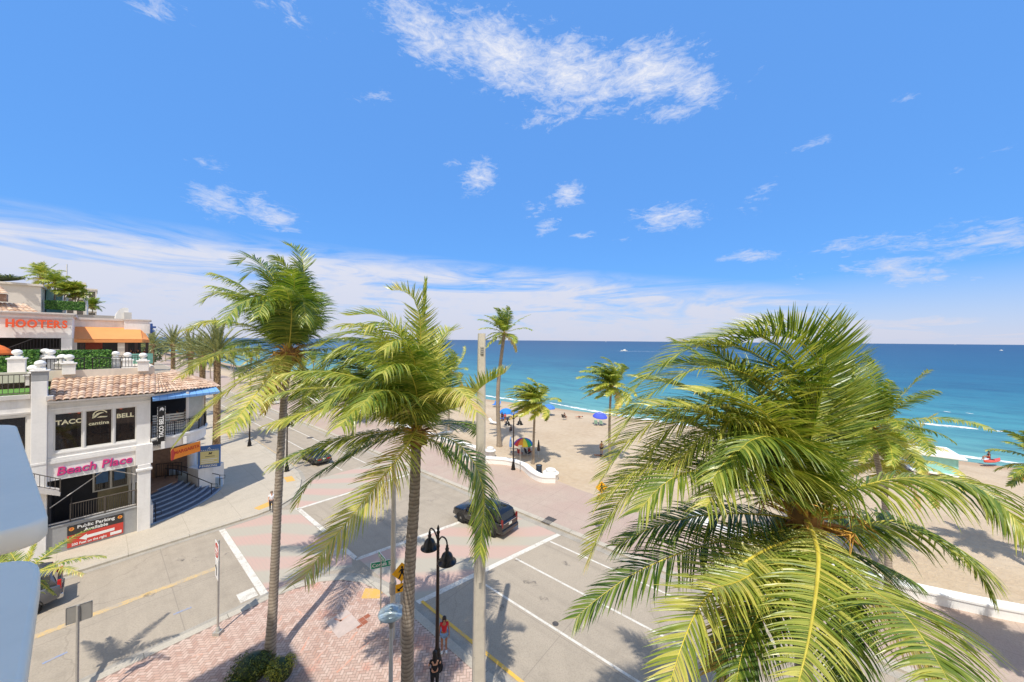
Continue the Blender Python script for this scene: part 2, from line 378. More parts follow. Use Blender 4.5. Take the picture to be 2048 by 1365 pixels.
# sea
m_sea, t, b = newmat('sea_water'); v = street(t)
sp = t.n('ShaderNodeSeparateXYZ'); t.l(v, sp.inputs[0])
off = t.m('SUBTRACT', t.m('ADD', sp.outputs[0], t.m('MULTIPLY', sp.outputs[1], .10)), 70.0)      # metres off the beach
off = t.m('ADD', off, t.m('MULTIPLY', t.m('SUBTRACT', t.noise(t.mapping(v, scale=(.02,.004,1)), 1, 5, .6), .5), t.m('MULTIPLY_ADD', off, .55, 12)))
lg = t.m('DIVIDE', t.m('LOGARITHM', t.m('MAXIMUM', t.m('ADD', off, 4), 1.0), 10.0), 4.0)
col = t.ramp(lg, SEA)
chop = t.noise(t.mapping(v, scale=(.22,.07,1)), 1.0, 6, .7); chop2 = t.noise(t.mapping(v, scale=(.03,.009,1)), 1.0, 5, .6)
col = t.mix(t.m('MULTIPLY', t.m('MULTIPLY_ADD', chop, 5, -2.3, clamp=True), .45), col, tuple(x*1 for x in lin((8,48,84))))
col = t.mix(t.m('MULTIPLY', t.m('MULTIPLY_ADD', chop2, 5, -2.6, clamp=True), .4), col, lin((9,58,92)))
cap = t.m('MULTIPLY_ADD', t.noise(t.mapping(v, scale=(.35,.11,1)), 1.0, 5, .75), 30, -21.2, clamp=True)
col = t.mix(t.m('MULTIPLY', cap, .6), col, (.8,.85,.85))
t.l(col, b.inputs['Base Color']); b.inputs['Roughness'].default_value = .35; b.inputs['Specular IOR Level'].default_value = .16
bump(t, b, t.m('ADD', chop, t.m('MULTIPLY', t.noise(t.mapping(v, scale=(.9,.4,1)), 1, 4), .25)), .5, .5)
m_foam, t, b = newmat('sea_foam'); v = street(t)
fo = t.noise(t.mapping(v, scale=(1.3,.5,1)), 1.2, 7, .75)
al = t.m('MULTIPLY_ADD', fo, 6, -2.3, clamp=True)
b.inputs['Base Color'].default_value = (.86,.88,.86,1); b.inputs['Roughness'].default_value = .8; t.l(al, b.inputs['Alpha'])

# ---------------------------------------------------------------- ground, beach, sea, road
def rotz(o): o.rotation_euler = (0, 0, PHI); return o
mb = MB(); mb.add([(-4000,-4000,-.06),(31,-4000,-.06),(31,4000,-.06),(-4000,4000,-.06)], [(0,1,2,3)])
rotz(struct(mb, 'ground', m_walk))
mb = MB(); bs = list(range(-300, 0, 20))+list(range(0, 200, 10))+[300, 600, 1200, 4000]
prof = [(28, .02), (33, .06), (44, .12), (54, .06), (62, -.12), (68, -.42), (74, -.75), (90, -2.0)]
def shore_a(b): return -.10*b if b < 200 else -20-(b-200)*.02
vsx = [(a + (shore_a(b) if a > 40 else 0)*(1 if a > 60 else .5), b, z+.05*math.sin(a*1.3+b*.7)*(1 if 30 < a < 64 else 0)) for b in bs for a, z in prof]
k = len(prof); mb.add(vsx, [(i*k+j, i*k+j+1, (i+1)*k+j+1, (i+1)*k+j) for i in range(len(bs)-1) for j in range(k-1)], 0, 0, True)
rotz(struct(mb, 'beach', m_sand))
mb = MB(); mb.add([(50,-60000,-.55),(60000,-60000,-.55),(60000,60000,-.55),(50,60000,-.55)], [(0,1,2,3)])
mb.v = [(v[0]+(-.1*v[1] if False else 0), v[1], v[2]) for v in mb.v]
rotz(struct(mb, 'sea', m_sea))
mb = MB(); mb.sheet([(-90,-80),(23,-80),(23,420),(-90,420)], 0.0); rotz(struct(mb, 'road', m_road))
# wavelets of surf
def surf(name, pts, z=-.50):
    mb = MB(); up = []; lo = []; r = random.Random(len(pts)*31+int(pts[0][0]))
    for i in range(len(pts)-1):
        (a0,b0,w0),(a1,b1,w1) = pts[i], pts[i+1]
        for k in range(8):
            f = k/8; a = a0+(a1-a0)*f; b = b0+(b1-b0)*f; w = (w0+(w1-w0)*f)
            up.append((a+w*(.5+.35*r.random()), b, z)); lo.append((a-w*(.5+.35*r.random()), b, z))
    n = len(up); mb.add(up+lo, [(i, i+1, n+i+1, n+i) for i in range(n-1)])
    rotz(struct(mb, name, m_foam))
def ab(px, py, z=-.5): return toAB(G(px, py, z))
def surf_px(pts): surf('surf', [(*ab(x, y), w) for x, y, w in pts])
surf_px([(1100,806,.5),(1160,818,1.1),(1230,829,1.2),(1330,845,1.2),(1430,858,1.1)])
surf_px([(1790,897,.9),(1830,901,1.6),(1910,911,1.2),(1990,921,.8),(2060,931,1.2),(2200,950,1)])
surf_px([(960,790,.6),(1000,796,1.2),(1050,803,1.0),(1090,809,.4)])
surf_px([(1828,846,.3),(1862,849,1.6),(1900,853,1.8),(1935,856,1.4),(1960,859,.3)])
surf_px([(1975,861,.3),(2000,863,.8),(2016,864,.3)])
surf_px([(1886,823,.2),(1895,824,.8),(1903,825,.2)]); surf_px([(1930,826,.2),(1938,827,.7),(1948,828,.2)])
surf_px([(1215,702.4,.5),(1260,703,3.5),(1300,703.6,3),(1345,704,1)])
# sidewalks, kerbs
ARC = [(6.2,22.9),(7.6,22.7),(8.8,22.2),(9.8,21.3),(10.5,20.1),(10.9,18.6),(11.0,16.8)]
SW = [(-80,-70),(11,-70),*reversed(ARC),(-80,22.9)]
mb = MB(); mb.prism(SW, -.05, .13); rotz(struct(mb, 'sidewalk', [m_mortar]))
def strip(path, off0, off1, z0, z1, mat, name):
    """kerb / gutter following a path (left of travel = positive)"""
    mb = MB(); L = []; Q = []
    for i, p in enumerate(path):
        d = Vector((*path[min(i+1,len(path)-1)],)) - Vector((*path[max(i-1,0)],)); d.normalize(); nrm = Vector((-d.y, d.x))
        L.append((p[0]+nrm.x*off0, p[1]+nrm.y*off0)); Q.append((p[0]+nrm.x*off1, p[1]+nrm.y*off1))
    n = len(L)
    vs_ = [(*q, z0) for q in L]+[(*q, z0) for q in Q]+[(*q, z1) for q in L]+[(*q, z1) for q in Q]
    fs = []
    for i in range(n-1):
        fs += [(2*n+i, 2*n+i+1, 3*n+i+1, 3*n+i), (i, i+1, 2*n+i+1, 2*n+i), (n+i, 3*n+i, 3*n+i+1, n+i+1)]
    mb.add(vs_, fs); return rotz(struct(mb, name, mat))
KSW = [(-80,22.9),*ARC,(11,-70)]
strip(KSW, .06, -.34, -.02, .142, m_kerb, 'kerb'); strip(KSW, .5, .055, -.02, .012, m_gutter, 'gutter')
NWC = [(8.6,34.15),(10.2,34.5),(11.6,35.5),(12.7,37.2),(13.6,39.4),(14.1,41.8),(14.35,45),(14.4,60)]
mb = MB(); mb.prism([(-80,34.15),*NWC,(14.4,420),(-80,420)], -.05, .13); rotz(struct(mb, 'sidewalk', [m_walk]))
KNW = [(14.4,420),*reversed(NWC),(-80,34.15)]
strip(KNW, -.06+.12, -.3, -.02, .139, m_kerb, 'kerb'); strip(KNW, .46, .055, -.02, .012, m_gutter, 'gutter')
mb = MB(); mb.prism([(23,-80),(32.2,-80),(32.2,-12),(30.3,-3),(29.9,8),(30.2,17),(31.4,24),(31.8,60),(31.8,420),(23,420)], -.05, .13); rotz(struct(mb, 'promenade', [m_prom]))
KE = [(23,-80),(23,420)]
strip(KE, .06, -.38, -.02, .142, m_kerb, 'kerb'); strip(KE, .6, .055, -.02, .012, m_gutter, 'gutter')
# herringbone bricks, clipped to the corner
def inside(p, poly):
    c = False; j = len(poly)-1
    for i in range(len(poly)):
        if (poly[i][1] > p[1]) != (poly[j][1] > p[1]) and p[0] < (poly[j][0]-poly[i][0])*(p[1]-poly[i][1])/(poly[j][1]-poly[i][1])+poly[i][0]: c = not c
        j = i
    return c
mb = MB(); bw = .135; g = .018; ca, sa = math.cos(R(45)), math.sin(R(45)); r = random.Random(3)
inner = [(-30,-4),(10.62,-4),(10.62,16.8),(10.52,18.5),(10.15,19.95),(9.5,21.05),(8.6,21.85),(7.5,22.33),(6.2,22.54),(-30,22.54)]
for i in range(-170, 170):
    for j in range(-90, 90):
        # classic 2x1 herringbone lattice
        for (x0, y0, w, h) in ((i+4*j, i, 2, 1), (i+4*j+2, i-1, 1, 2)):
            xc, yc = (x0+w/2)*bw, (y0+h/2)*bw
            x, y = xc*ca-yc*sa, xc*sa+yc*ca + 12
            p = AB(x, y)
            if p.y < 13.6 or abs(p.x) > p.y*1.55+1 or not inside((x, y), inner): continue
            hw, hh = w*bw/2-g/2, h*bw/2-g/2
            q = [((xc+u)*ca-(yc+v_)*sa, (xc+u)*sa+(yc+v_)*ca+12, .136) for u, v_ in ((-hw,-hh),(hw,-hh),(hw,hh),(-hw,hh))]
            mb.add(q, [(0,1,2,3)], 0, .02+.98*r.random())
rotz(struct(mb, 'brick_paving', [MATS['herringbone_brick']]))
# crosswalks
mb = MB()
mb.sheet([(6.45,23.4),(6.45,33.7),(8.6,33.7),(9.9,34.0),(11.0,33.1),(11.0,22.9),(10.6,22.0),(9.4,22.65),(8,23.2)], .004)
mb.sheet([(11.25,16.5),(22.4,14.3),(22.4,20.1),(11.25,22.4)], .0045)
mb.sheet([(11.0,33.1),(22.4,33.1),(22.4,38.5),(14.0,38.5),(12.9,36.4),(11.6,34.9)], .005)
rotz(struct(mb, 'crosswalk', m_cross))
# painted lines
mb = MB()
def line(mb, p, q, w=.16, z=.009, mat=0):
    p, q = Vector(p), Vector(q); d = (q-p).normalized(); n_ = Vector((-d.y, d.x))*w/2
    mb.sheet([tuple(p+n_), tuple(p-n_), tuple(q-n_), tuple(q+n_)], z, mat)
line(mb, (6.25,23.35), (6.25,33.75), .36); line(mb, (11.2,27.2), (11.2,32.9), .34); line(mb, (11.02,33.0), (17.5,32.75), .32); line(mb, (18,32.7), (22.4,32.5), .32)
line(mb, (11.4,16.3), (22.45,14.05), .36); line(mb, (11.1,22.55), (22.4,20.2), .32); line(mb, (11.15,22.6), (11.15,24.4), .3)
for a in (14.95, 18.05, 21.2): line(mb, (a, 15.6-.2*(a-11.4)+.4), (a, -60), .14, .0088)
for a in (17.6, 20.4): line(mb, (a, 39), (a, 200), .13, .0088)
mb.sheet([(5.2,23.55),(6.0,23.55),(6.0,24.5),(5.2,24.5)], .0085)
rotz(struct(mb, 'lane_marking', m_white))
mb = MB(); line(mb, (11.72,16.2), (11.72,-60), .17, .0132); rotz(struct(mb, 'yellow_line', m_yel))
mb = MB(); line(mb, (-60,29.0), (5.0,28.3), .42, .0086); line(mb, (14.75,44), (14.75,66), .16, .0132)
line(mb, (-60,25.6), (-6,25.3), .1, .0086); rotz(struct(mb, 'yellow_line', m_yelfade))
mb = MB(); mb.sheet([(9.55,18.75),(10.2,18.0),(10.75,18.45),(10.1,19.35)], .139); mb.sheet([(8.9,34.9),(10.0,35.1),(9.8,36.0),(8.7,35.6)], .136); mb.sheet([(12.4,39.6),(13.1,39.4),(13.3,41.0),(12.6,41.2)], .136)
rotz(struct(mb, 'tactile_paving', m_tact))
# manholes and drains
m_iron = simple('cast_iron', (96,90,84), .6, .3, .25, 8)
def plate(px, py, r, nm, lab, z=.004, box=None):
    p = G(px, py, z); mb = MB(); a, b = toAB(p)
    if box:
        for i in range(7): mb.box(a-box[0]/2, a+box[0]/2, b-box[1]/2+i*box[1]/7, b-box[1]/2+(i+.6)*box[1]/7, z, z+.012)
        mb.box(a-box[0]/2-.03, a+box[0]/2+.03, b-box[1]/2-.03, b+box[1]/2+.02, z-.02, z+.006)
    else: mb.lathe([(r,z-.02),(r,z+.008),(r*.86,z+.012),(r*.8,z+.006),(r*.1,z+.012),(0,z+.012)], (a,b,0), 24)
    return tag(rotz(mb.build(nm, m_iron)), lab, 'cover')
plate(1098, 1041, .4, 'drain_grate', 'square iron drain grate set in the promenade beside the kerb', .134, (1.0, .75))
plate(1111, 1248, .16, 'valve_cover', 'small round iron valve cover in the near traffic lane')
plate(620, 876, .45, 'manhole_cover', 'round manhole cover in the coast road behind the middle palm')
mb = MB(); p = G(735,1246,.13); a,b = toAB(p)
for i,j in ((0,0),(1,0),(1,1),(2,1),(0,1)): mb.box(a-.5+i*.28, a-.24+i*.28, b+j*.28, b+.26+j*.28, .137, .1385+.0005*i)
rotz(struct(mb, 'brick_patch', simple('patch_brick', (158,92,66), .9)))
mb = MB(); p = G(686,1247,.13); a,b = toAB(p); mb.box(a-.55,a+.55,b-.75,b+.75,.12,.1395); mb.box(a-.3,a+.2,b-.4,b+.1,.1396,.1415)
tag(rotz(mb.build('utility_cover', simple('utility_slab', (196,176,162), .85))), 'pale square concrete utility cover in the brick corner', 'cover')

m_chalk = worn('utility_blue_paint', (124,146,184), ROADC, .74); m_chalko = worn('utility_orange_paint', (206,146,118), (200,172,154), .82)
r = random.Random(12); mb = MB()
for px, py in ((365,1222),(110,1316)):
    a, b = toAB(G(px, py, .01)); an = r.uniform(-.5,.5); line(mb, (a-.35*math.cos(an), b-.35*math.sin(an)), (a+.35*math.cos(an), b+.35*math.sin(an)), .14, .0102)
rotz(struct(mb, 'utility_marking', m_chalk)); mb = MB()
for px, py in ((676,1240),(690,1236),(610,1290),(650,1262),(600,1225),(705,1275),(640,1310),(720,1300),(690,1330),(560,1240),(395,1310)):
    a, b = toAB(G(px, py, .14)); an = r.uniform(0,3); L_ = r.uniform(.2,.5); line(mb, (a-L_*math.cos(an), b-L_*math.sin(an)), (a+L_*math.cos(an), b+L_*math.sin(an)), .1, .1405)
rotz(struct(mb, 'utility_marking', m_chalko))
# dry fronds' litter, stains left by cars: dark irregular marks on the concrete
m_stain, t, b = newmat('oil_stain'); v = street(t); b.inputs['Base Color'].default_value = (.14,.125,.11,1); b.inputs['Roughness'].default_value = .7
t.l(t.m('MULTIPLY_ADD', t.noise(v, 2.6, 6, .7), 2.6, -1.25, clamp=True), b.inputs['Alpha'])
mb = MB()
for px, py, s_ in ((362,1118,.35),(392,1120,.3),(1135,1128,.35),(1090,1200,.3),(1060,1165,.4),(455,1108,.2),(1035,1120,.2),(1000,1215,.3),(300,1190,.3),(1150,1260,.3),(640,1050,.4),(760,1040,.4),(860,1000,.4)):
    a, b_ = toAB(G(px, py, .01)); mb.sheet([(a+s_*math.cos(k*.7)*r.uniform(.6,1.1), b_+s_*math.sin(k*.7)*r.uniform(.6,1.4)) for k in range(9)], .0115)
rotz(struct(mb, 'oil_stain', m_stain))

# ---------------------------------------------------------------- palms
def leafmat(name, stops, trans=.3, rough=.42, spec=.4):
    m, t, b = newmat(name); nt = m.node_tree
    at = t.n('ShaderNodeAttribute', attribute_name='tint')
    v = pos(t); f = t.m('ADD', at.outputs['Fac'], t.m('MULTIPLY_ADD', t.noise(v, 2.2, 3), .3, -.15))
    col = t.ramp(f, [(p, lin(c)) for p, c in stops]); t.l(col, b.inputs['Base Color'])
    b.inputs['Roughness'].default_value = rough; b.inputs['Specular IOR Level'].default_value = spec
    tr = t.n('ShaderNodeBsdfTranslucent'); mx = t.n('ShaderNodeMixShader'); mx.inputs[0].default_value = trans
    hs = t.n('ShaderNodeHueSaturation'); hs.inputs['Saturation'].default_value = 1.1; hs.inputs['Value'].default_value = 1.25; t.l(col, hs.inputs['Color']); t.l(hs.outputs[0], tr.inputs[0])
    out = nt.nodes['Material Output']; t.l(b.outputs[0], mx.inputs[1]); t.l(tr.outputs[0], mx.inputs[2]); t.l(mx.outputs[0], out.inputs[0]); return m
m_leaf = leafmat('coconut_leaflet', [(0, (48,76,32)), (.3, (106,132,48)), (.6, (170,176,74)), (.85, (218,208,110)), (1, (206,176,122))], .36, .34, .6)
m_leaf_dry = leafmat('dry_leaflet', [(0, (104,104,44)), (.4, (150,140,60)), (.8, (190,160,84)), (1, (180,136,86))])
m_date = leafmat('date_leaflet', [(0, (84,98,62)), (.4, (128,136,88)), (.75, (168,168,112)), (1, (190,178,120))], .2, .5)
m_rachis, t, b = newmat('frond_rachis'); v = pos(t)
t.l(t.ramp(t.noise(v, 3, 4), [(.3, lin((186,168,50))), (.7, lin((216,200,84)))]), b.inputs['Base Color']); b.inputs['Roughness'].default_value = .4
m_bract = simple('palm_fibre', (156,112,62), .9, var=.35, scale=9)
m_bract2 = simple('palm_flower_stalk', (216,164,72), .7, var=.25, scale=7)
m_coco = simple('green_coconut', (150,150,52), .5, var=.2)
m_trunk, t, b = newmat('palm_trunk'); v = obj_co(t)
sp = t.n('ShaderNodeSeparateXYZ'); t.l(v, sp.inputs[0])
wob = t.m('ADD', sp.outputs[2], t.m('MULTIPLY', t.noise(v, 2.2, 4), .16))
ring = t.m('FRACT', t.m('MULTIPLY', wob, 7.5)); nz = t.noise(v, 7, 6, .7)
colr = t.ramp(ring, [(0, lin((96,84,72))), (.10, lin((140,126,110))), (.6, lin((178,164,146))), (.92, lin((160,146,128))), (1, lin((104,90,78)))])
colr = t.mix(t.m('MULTIPLY_ADD', nz, 3, -1.3, clamp=True), colr, lin((128,112,96)))
low_ = t.m('MULTIPLY', t.m('MULTIPLY_ADD', t.noise(v, 1.1, 4), 4, -2, clamp=True), .35)
t.l(t.mix(low_, colr, lin((104,86,70))), b.inputs['Base Color']); b.inputs['Roughness'].default_value = .9
bump(t, b, t.m('ADD', ring, nz), .6, .02)
m_datetrunk, t, b = newmat('date_palm_trunk'); v = obj_co(t)
br = t.n('ShaderNodeTexVoronoi', feature='F1'); br.inputs['Scale'].default_value = 1.0; t.l(t.mapping(v, scale=(5,5,4)), br.inputs['Vector'])
t.l(t.ramp(br.outputs['Distance'], [(0, lin((176,152,116))), (.6, lin((140,112,80))), (1, lin((76,58,42)))]), b.inputs['Base Color']); b.inputs['Roughness'].default_value = .9
bump(t, b, br.outputs['Distance'], .8, .05)

UP = Vector((0,0,1)); WIND = Vector((-.86,-.30,-.05))
def catmull(P, n):
    P = [Vector(p) for p in P]; Q = [P[0]*2-P[1]]+P+[P[-1]*2-P[-2]]; out = []
    for i in range(len(P)-1):
        a, b, c, d = Q[i:i+4]
        for k in range(n):
            t = k/n; out.append(.5*((2*b)+(c-a)*t+(2*a-5*b+4*c-d)*t*t+(3*b-a-3*c+d)*t**3))
    out.append(P[-1]); return out
def resample(P, n):
    L = [0]
    for i in range(1, len(P)): L.append(L[-1]+(P[i]-P[i-1]).length)
    out = []; j = 0
    for k in range(n+1):
        s = L[-1]*k/n
        while j < len(P)-2 and L[j+1] < s: j += 1
        f = (s-L[j])/max(1e-6, L[j+1]-L[j]); out.append(P[j].lerp(P[j+1], min(1, f)))
    return out, L[-1]
def frond(mb, pts, r, nleaf=70, ll=.95, seg=4, droop=.55, wind=.35, lift=.12, w=.042, base=.12, tint=.5, roll=0.0, rach=.035, fold=False, mleaf=0, mrach=1, up=UP, dry_tip=.25, minlen=.34, spread=(16, 36), jit=.12):
    """one feather frond along pts: rachis tube + two rows of tapered leaflets"""
    P, L = resample(pts, 40)
    mb.tube(P[::2], [max(.004, rach*(1-(i/20.0)**.8*.9)) for i in range(21)], 6, mrach, .0, flat=.75)
    prevS = None
    k = 0
    for side in (-1, 1):
        prevS = None
        for i in range(nleaf):
            t = base+(1-base)*(i+.5*(side > 0))/nleaf*.995
            x = t*40; j = min(39, int(x)); p = P[j].lerp(P[j+1], x-j); T = (P[min(40,j+1)]-P[max(0,j-1)]).normalized()
            S = T.cross(up)
            if S.length < .25: S = (prevS if prevS is not None else T.cross(Vector((.3,-1,.2))))
            S = (S-T*S.dot(T)).normalized()
            if prevS is not None and S.dot(prevS) < 0: S = -S
            prevS = S.copy()
            N = S.cross(T).normalized()
            if N.dot(up) < -.2: N = -N
            if roll:
                q = Quaternion(T, roll*t); S2 = q @ S; N = q @ N
            else: S2 = S
            u = (t-base)/(1-base)
            prof = min(1.0, .5+2.2*u)*(1-(1-minlen)*max(0, (u-.25)/.75)**1.5)
            ln = ll*prof*(1+r.uniform(-jit, jit)); be = R(90-(spread[0]+(90-spread[0]-spread[1])*u**1.3)+r.uniform(-6,6))
            be = R(spread[1])+(R(90-spread[0])-R(spread[1]))*(1-u)+R(r.uniform(-5,5))
            be *= 1+r.uniform(-.12,.12); d = (S2*side*math.sin(be)+T*math.cos(be)+N*(lift+r.uniform(-.08,.08))).normalized()
            stp = ln/seg; q = p.copy(); vs = []; W0 = None
            wd = w*(.55+.45*prof)*(1+r.uniform(-.15,.15)); tw = r.uniform(-.55,.55)
            dr = droop*(1+r.uniform(-.25,.35)); wn = wind*(1+r.uniform(-.4,.4)); wt = WIND-T*max(0, WIND.dot(T))*.85
            for s in range(seg+1):
                f = s/seg
                wv = T-d*T.dot(d)
                if wv.length < .05: wv = N
                wv.normalize(); wv = Quaternion(d, tw*(.4+f)) @ wv
                ww = wd*(.7+.9*f if f < .3 else 1.0-((f-.3)/.7)**1.6*.96)*.5
                if fold:
                    nn_ = d.cross(wv)
                    vs += [q-wv*ww, q+nn_*ww*.55, q+wv*ww]
                else: vs += [q-wv*ww, q+wv*ww]
                if s < seg:
                    d = (d+(-UP*dr+wt*wn)*(.30+.55*f)*(4.0/seg)*.5).normalized(); q = q+d*stp
            tt = min(1, max(.02, tint+r.uniform(-.26,.24)+(dry_tip*.5 if u > .9 else 0)))
            m_ = 3 if fold else 2
            fs = []
            for s in range(seg):
                for c in range(m_-1): fs.append((s*m_+c, s*m_+c+1, (s+1)*m_+c+1, (s+1)*m_+c))
            mb.add(vs, fs, mleaf, tt)
    return mb
def frond_curve(root, azd, elev, L, grav, wind, r, n=14):
    """a rachis that leaves the crown at azimuth/elevation and bends under its weight and the wind"""
    a = R(azd); d = Vector((math.cos(a)*math.cos(R(elev)), math.sin(a)*math.cos(R(elev)), math.sin(R(elev)))); p = Vector(root); P = [p.copy()]
    for i in range(n):
        f = i/n; p = p+d*(L/n); P.append(p.copy())
        d = (d-UP*grav*(.25+f)*2/n+WIND*wind*(.35+f)*2/n+Vector((r.uniform(-1,1),r.uniform(-1,1),r.uniform(-1,1)))*.02).normalized()
    return P
def frond_px(root, pts, L, sign):
    """measured frond: points of the photograph, depth found from the real frond length"""
    def mk(Dm):
        q = [Vector(root)]; n = len(pts)
        for i, (x, y) in enumerate(pts): q.append(D(x, y, root.y+sign*Dm*((i+1)/n)**1.1))
        return q
    def ln(q): return sum((q[i+1]-q[i]).length for i in range(len(q)-1))
    lo, hi = 0, min(root.y*.55, L*.95)
    for _ in range(24):
        md = (lo+hi)/2
        if ln(mk(md)) < L: lo = md
        else: hi = md
    return catmull(mk(lo), 8)
def trunk_mesh(mb, P, r0, r1, n=12, mat=0, flare=1.5):
    P = catmull(P, 14); P, L = resample(P, max(30, int(sum((P[i+1]-P[i]).length for i in range(len(P)-1))*7.5)))
    k = len(P); rad = []
    for i in range(k):
        f = i/(k-1); rr = r0+(r1-r0)*f; rr *= 1+(flare-1)*math.exp(-f*16); rad.append(rr*(1.045 if i % 2 else .975))
    mb.tube(P, rad, n, mat); return mb
def crown_core(mb, c, r, sc=1.0, mf=0, mc=1, mg=2, ncoco=7):
    """fibre sheath, boot stubs, flower stalks and coconuts at the crown"""
    c = Vector(c); mb.ball(c-UP*.12*sc, (.2*sc,.2*sc,.38*sc), 10, 8, mf)
    for i in range(26):
        a = r.uniform(0, 6.28); e = r.uniform(-.9, 1.0); d = Vector((math.cos(a)*math.cos(e), math.sin(a)*math.cos(e), math.sin(e)))
        q = c+d*.12*sc; ln = r.uniform(.25,.6)*sc
        mb.tube([q, q+d*ln*.6, q+d*ln-UP*.12*sc], [.035*sc,.02*sc,.006], 5, mf if r.random() < .6 else mc)
    for i in range(9):
        a = r.uniform(0, 6.28); d = Vector((math.cos(a), math.sin(a), r.uniform(-.1,.7))).normalized(); q = c+d*.15*sc
        mid = q+d*.35*sc
        for j in range(5):
            e = Vector((r.uniform(-.3,.3), r.uniform(-.3,.3), r.uniform(-.35,.05)))*sc; mb.tube([q, mid, mid+e], [.012*sc,.01*sc,.004], 4, mc)
    for i in range(ncoco):
        a = r.uniform(0, 6.28); mb.ball(c+Vector((math.cos(a)*.27*sc, math.sin(a)*.27*sc, -.18*sc+r.uniform(-.12,.1))), (.1*sc,.1*sc,.125*sc), 8, 6, mg)
PALM = 'coconut palms of the beach road'
def near_palm(label, base, root, trunk_mid, r0, r1, specs, extra, seed, nleaf, ll, w, fold, seg, L=5.4, group=PALM, core=1.0, lls=1.0):
    r = random.Random(seed); o = thing('coconut_palm', label, 'palm tree', (base.x, base.y, base.z), 0, group); off = Vector(base)
    def fix(mb): mb.v = [(v[0]-off.x, v[1]-off.y, v[2]-off.z) for v in mb.v]; return mb
    mb = MB(); trunk_mesh(mb, [base]+trunk_mid+[root-UP*.15], r0, r1, 14); fix(mb).build('trunk', m_trunk, o)
    mb = MB(); crown_core(mb, root, r, core); fix(mb).build('crown_heart', [m_bract, m_bract2, m_coco], o)
    for sp_ in specs:
        pts, sign = sp_[0], sp_[1]; kw = dict(sp_[2]) if len(sp_) > 2 else {}
        LL = kw.pop('L', L); mb = MB(); P = frond_px(root+Vector((r.uniform(-.06,.06), r.uniform(-.06,.06), r.uniform(-.05,.12))), pts, LL, sign)
        a = dict(nleaf=nleaf, ll=ll, w=w, fold=fold, seg=seg, tint=r.uniform(.38,.66)); a.update(kw); a['ll'] *= lls; frond(mb, P, r, **a); fix(mb).build('frond', [m_leaf, m_rachis], o)
    for azd, el_, LL, gr, wn, kw in extra:
        mb = MB(); a = dict(nleaf=nleaf, ll=ll, w=w, fold=fold, seg=seg, tint=r.uniform(.2,.5)); a.update(kw); mleaf = a.pop('dry', False); a['ll'] *= lls
        frond(mb, frond_curve(root, azd, el_, LL, gr, wn, r), r, **a); fix(mb).build('frond', [m_leaf_dry if mleaf else m_leaf, m_rachis], o)
    return o
def far_palm(label, base, root, seed, n=20, L=3.6, nleaf=32, ll=.95, w=.115, grav=.55, wind=1.0, parent_group=PALM, r0=.17, lean=None, tint=.45, seg=3):
    r = random.Random(seed); base = Vector(base); root = Vector(root)
    o = thing('coconut_palm', label, 'palm tree', base, 0, parent_group)
    def fix(mb): mb.v = [(v[0]-base.x, v[1]-base.y, v[2]-base.z) for v in mb.v]; return mb
    mid = base.lerp(root, .5)+Vector(lean or (r.uniform(-.2,.2), r.uniform(-.2,.2), 0))
    mb = MB(); trunk_mesh(mb, [base, mid, root-UP*.1], r0, r0*.72, 9); fix(mb).build('trunk', m_trunk, o)
    mb = MB(); crown_core(mb, root, r, .9, 2, 3, 4, 5)
    for i in range(n):
        azd = i*137.5+r.uniform(-15,15); f = i/n; el_ = 82-112*f**1.1+r.uniform(-8,8)
        P = frond_curve(root+UP*.15*(1-f), azd, el_, L*(.8+.2*math.sin(math.pi*min(1,f*1.3)))*r.uniform(.9,1.08), grav*(1+.3*f), wind, r)
        frond(mb, P, r, nleaf, ll, seg, .5, wind*.8, .1, w, .12, tint+.12*(f-.4)+r.uniform(-.12,.12)+(.35 if f > .93 else 0), r.uniform(-.6,.6), .03)
    fix(mb).build('crown', [m_leaf, m_rachis, m_bract, m_bract2, m_coco], o); return o
def date_palm(label, base, H, seed, n=46, L=3.6, nleaf=34, r0=.4, group='date palms along the coast road'):
    r = random.Random(seed); base = Vector(base); o = thing('date_palm', label, 'palm tree', base, 0, group)
    mb = MB(); trunk_mesh(mb, [Vector((0,0,0)), Vector((.03,0,H*.5)), Vector((0,0,H-.2))], r0, r0*.92, 12, 0, 1.15)
    mb.ball((0,0,H-.3), (r0*1.5,r0*1.5,.7), 12, 8, 0); mb.build('trunk', m_datetrunk, o)
    mb = MB(); root = Vector((0,0,H))
    for i in range(n):
        f = i/n; azd = i*137.5+r.uniform(-10,10); el_ = 86-108*f**1.05+r.uniform(-6,6)
        P = frond_curve(root+UP*(.2-.5*f), azd, el_, L*r.uniform(.88,1.1), .38, .07, r)
        frond(mb, P, r, nleaf, .55, 2, .12, .12, .38, .075, .12, .45+r.uniform(-.25,.25)-.15*f, 0, .03, minlen=.3, spread=(44, 26))
    mb.build('crown', [m_date, m_rachis], o); return o

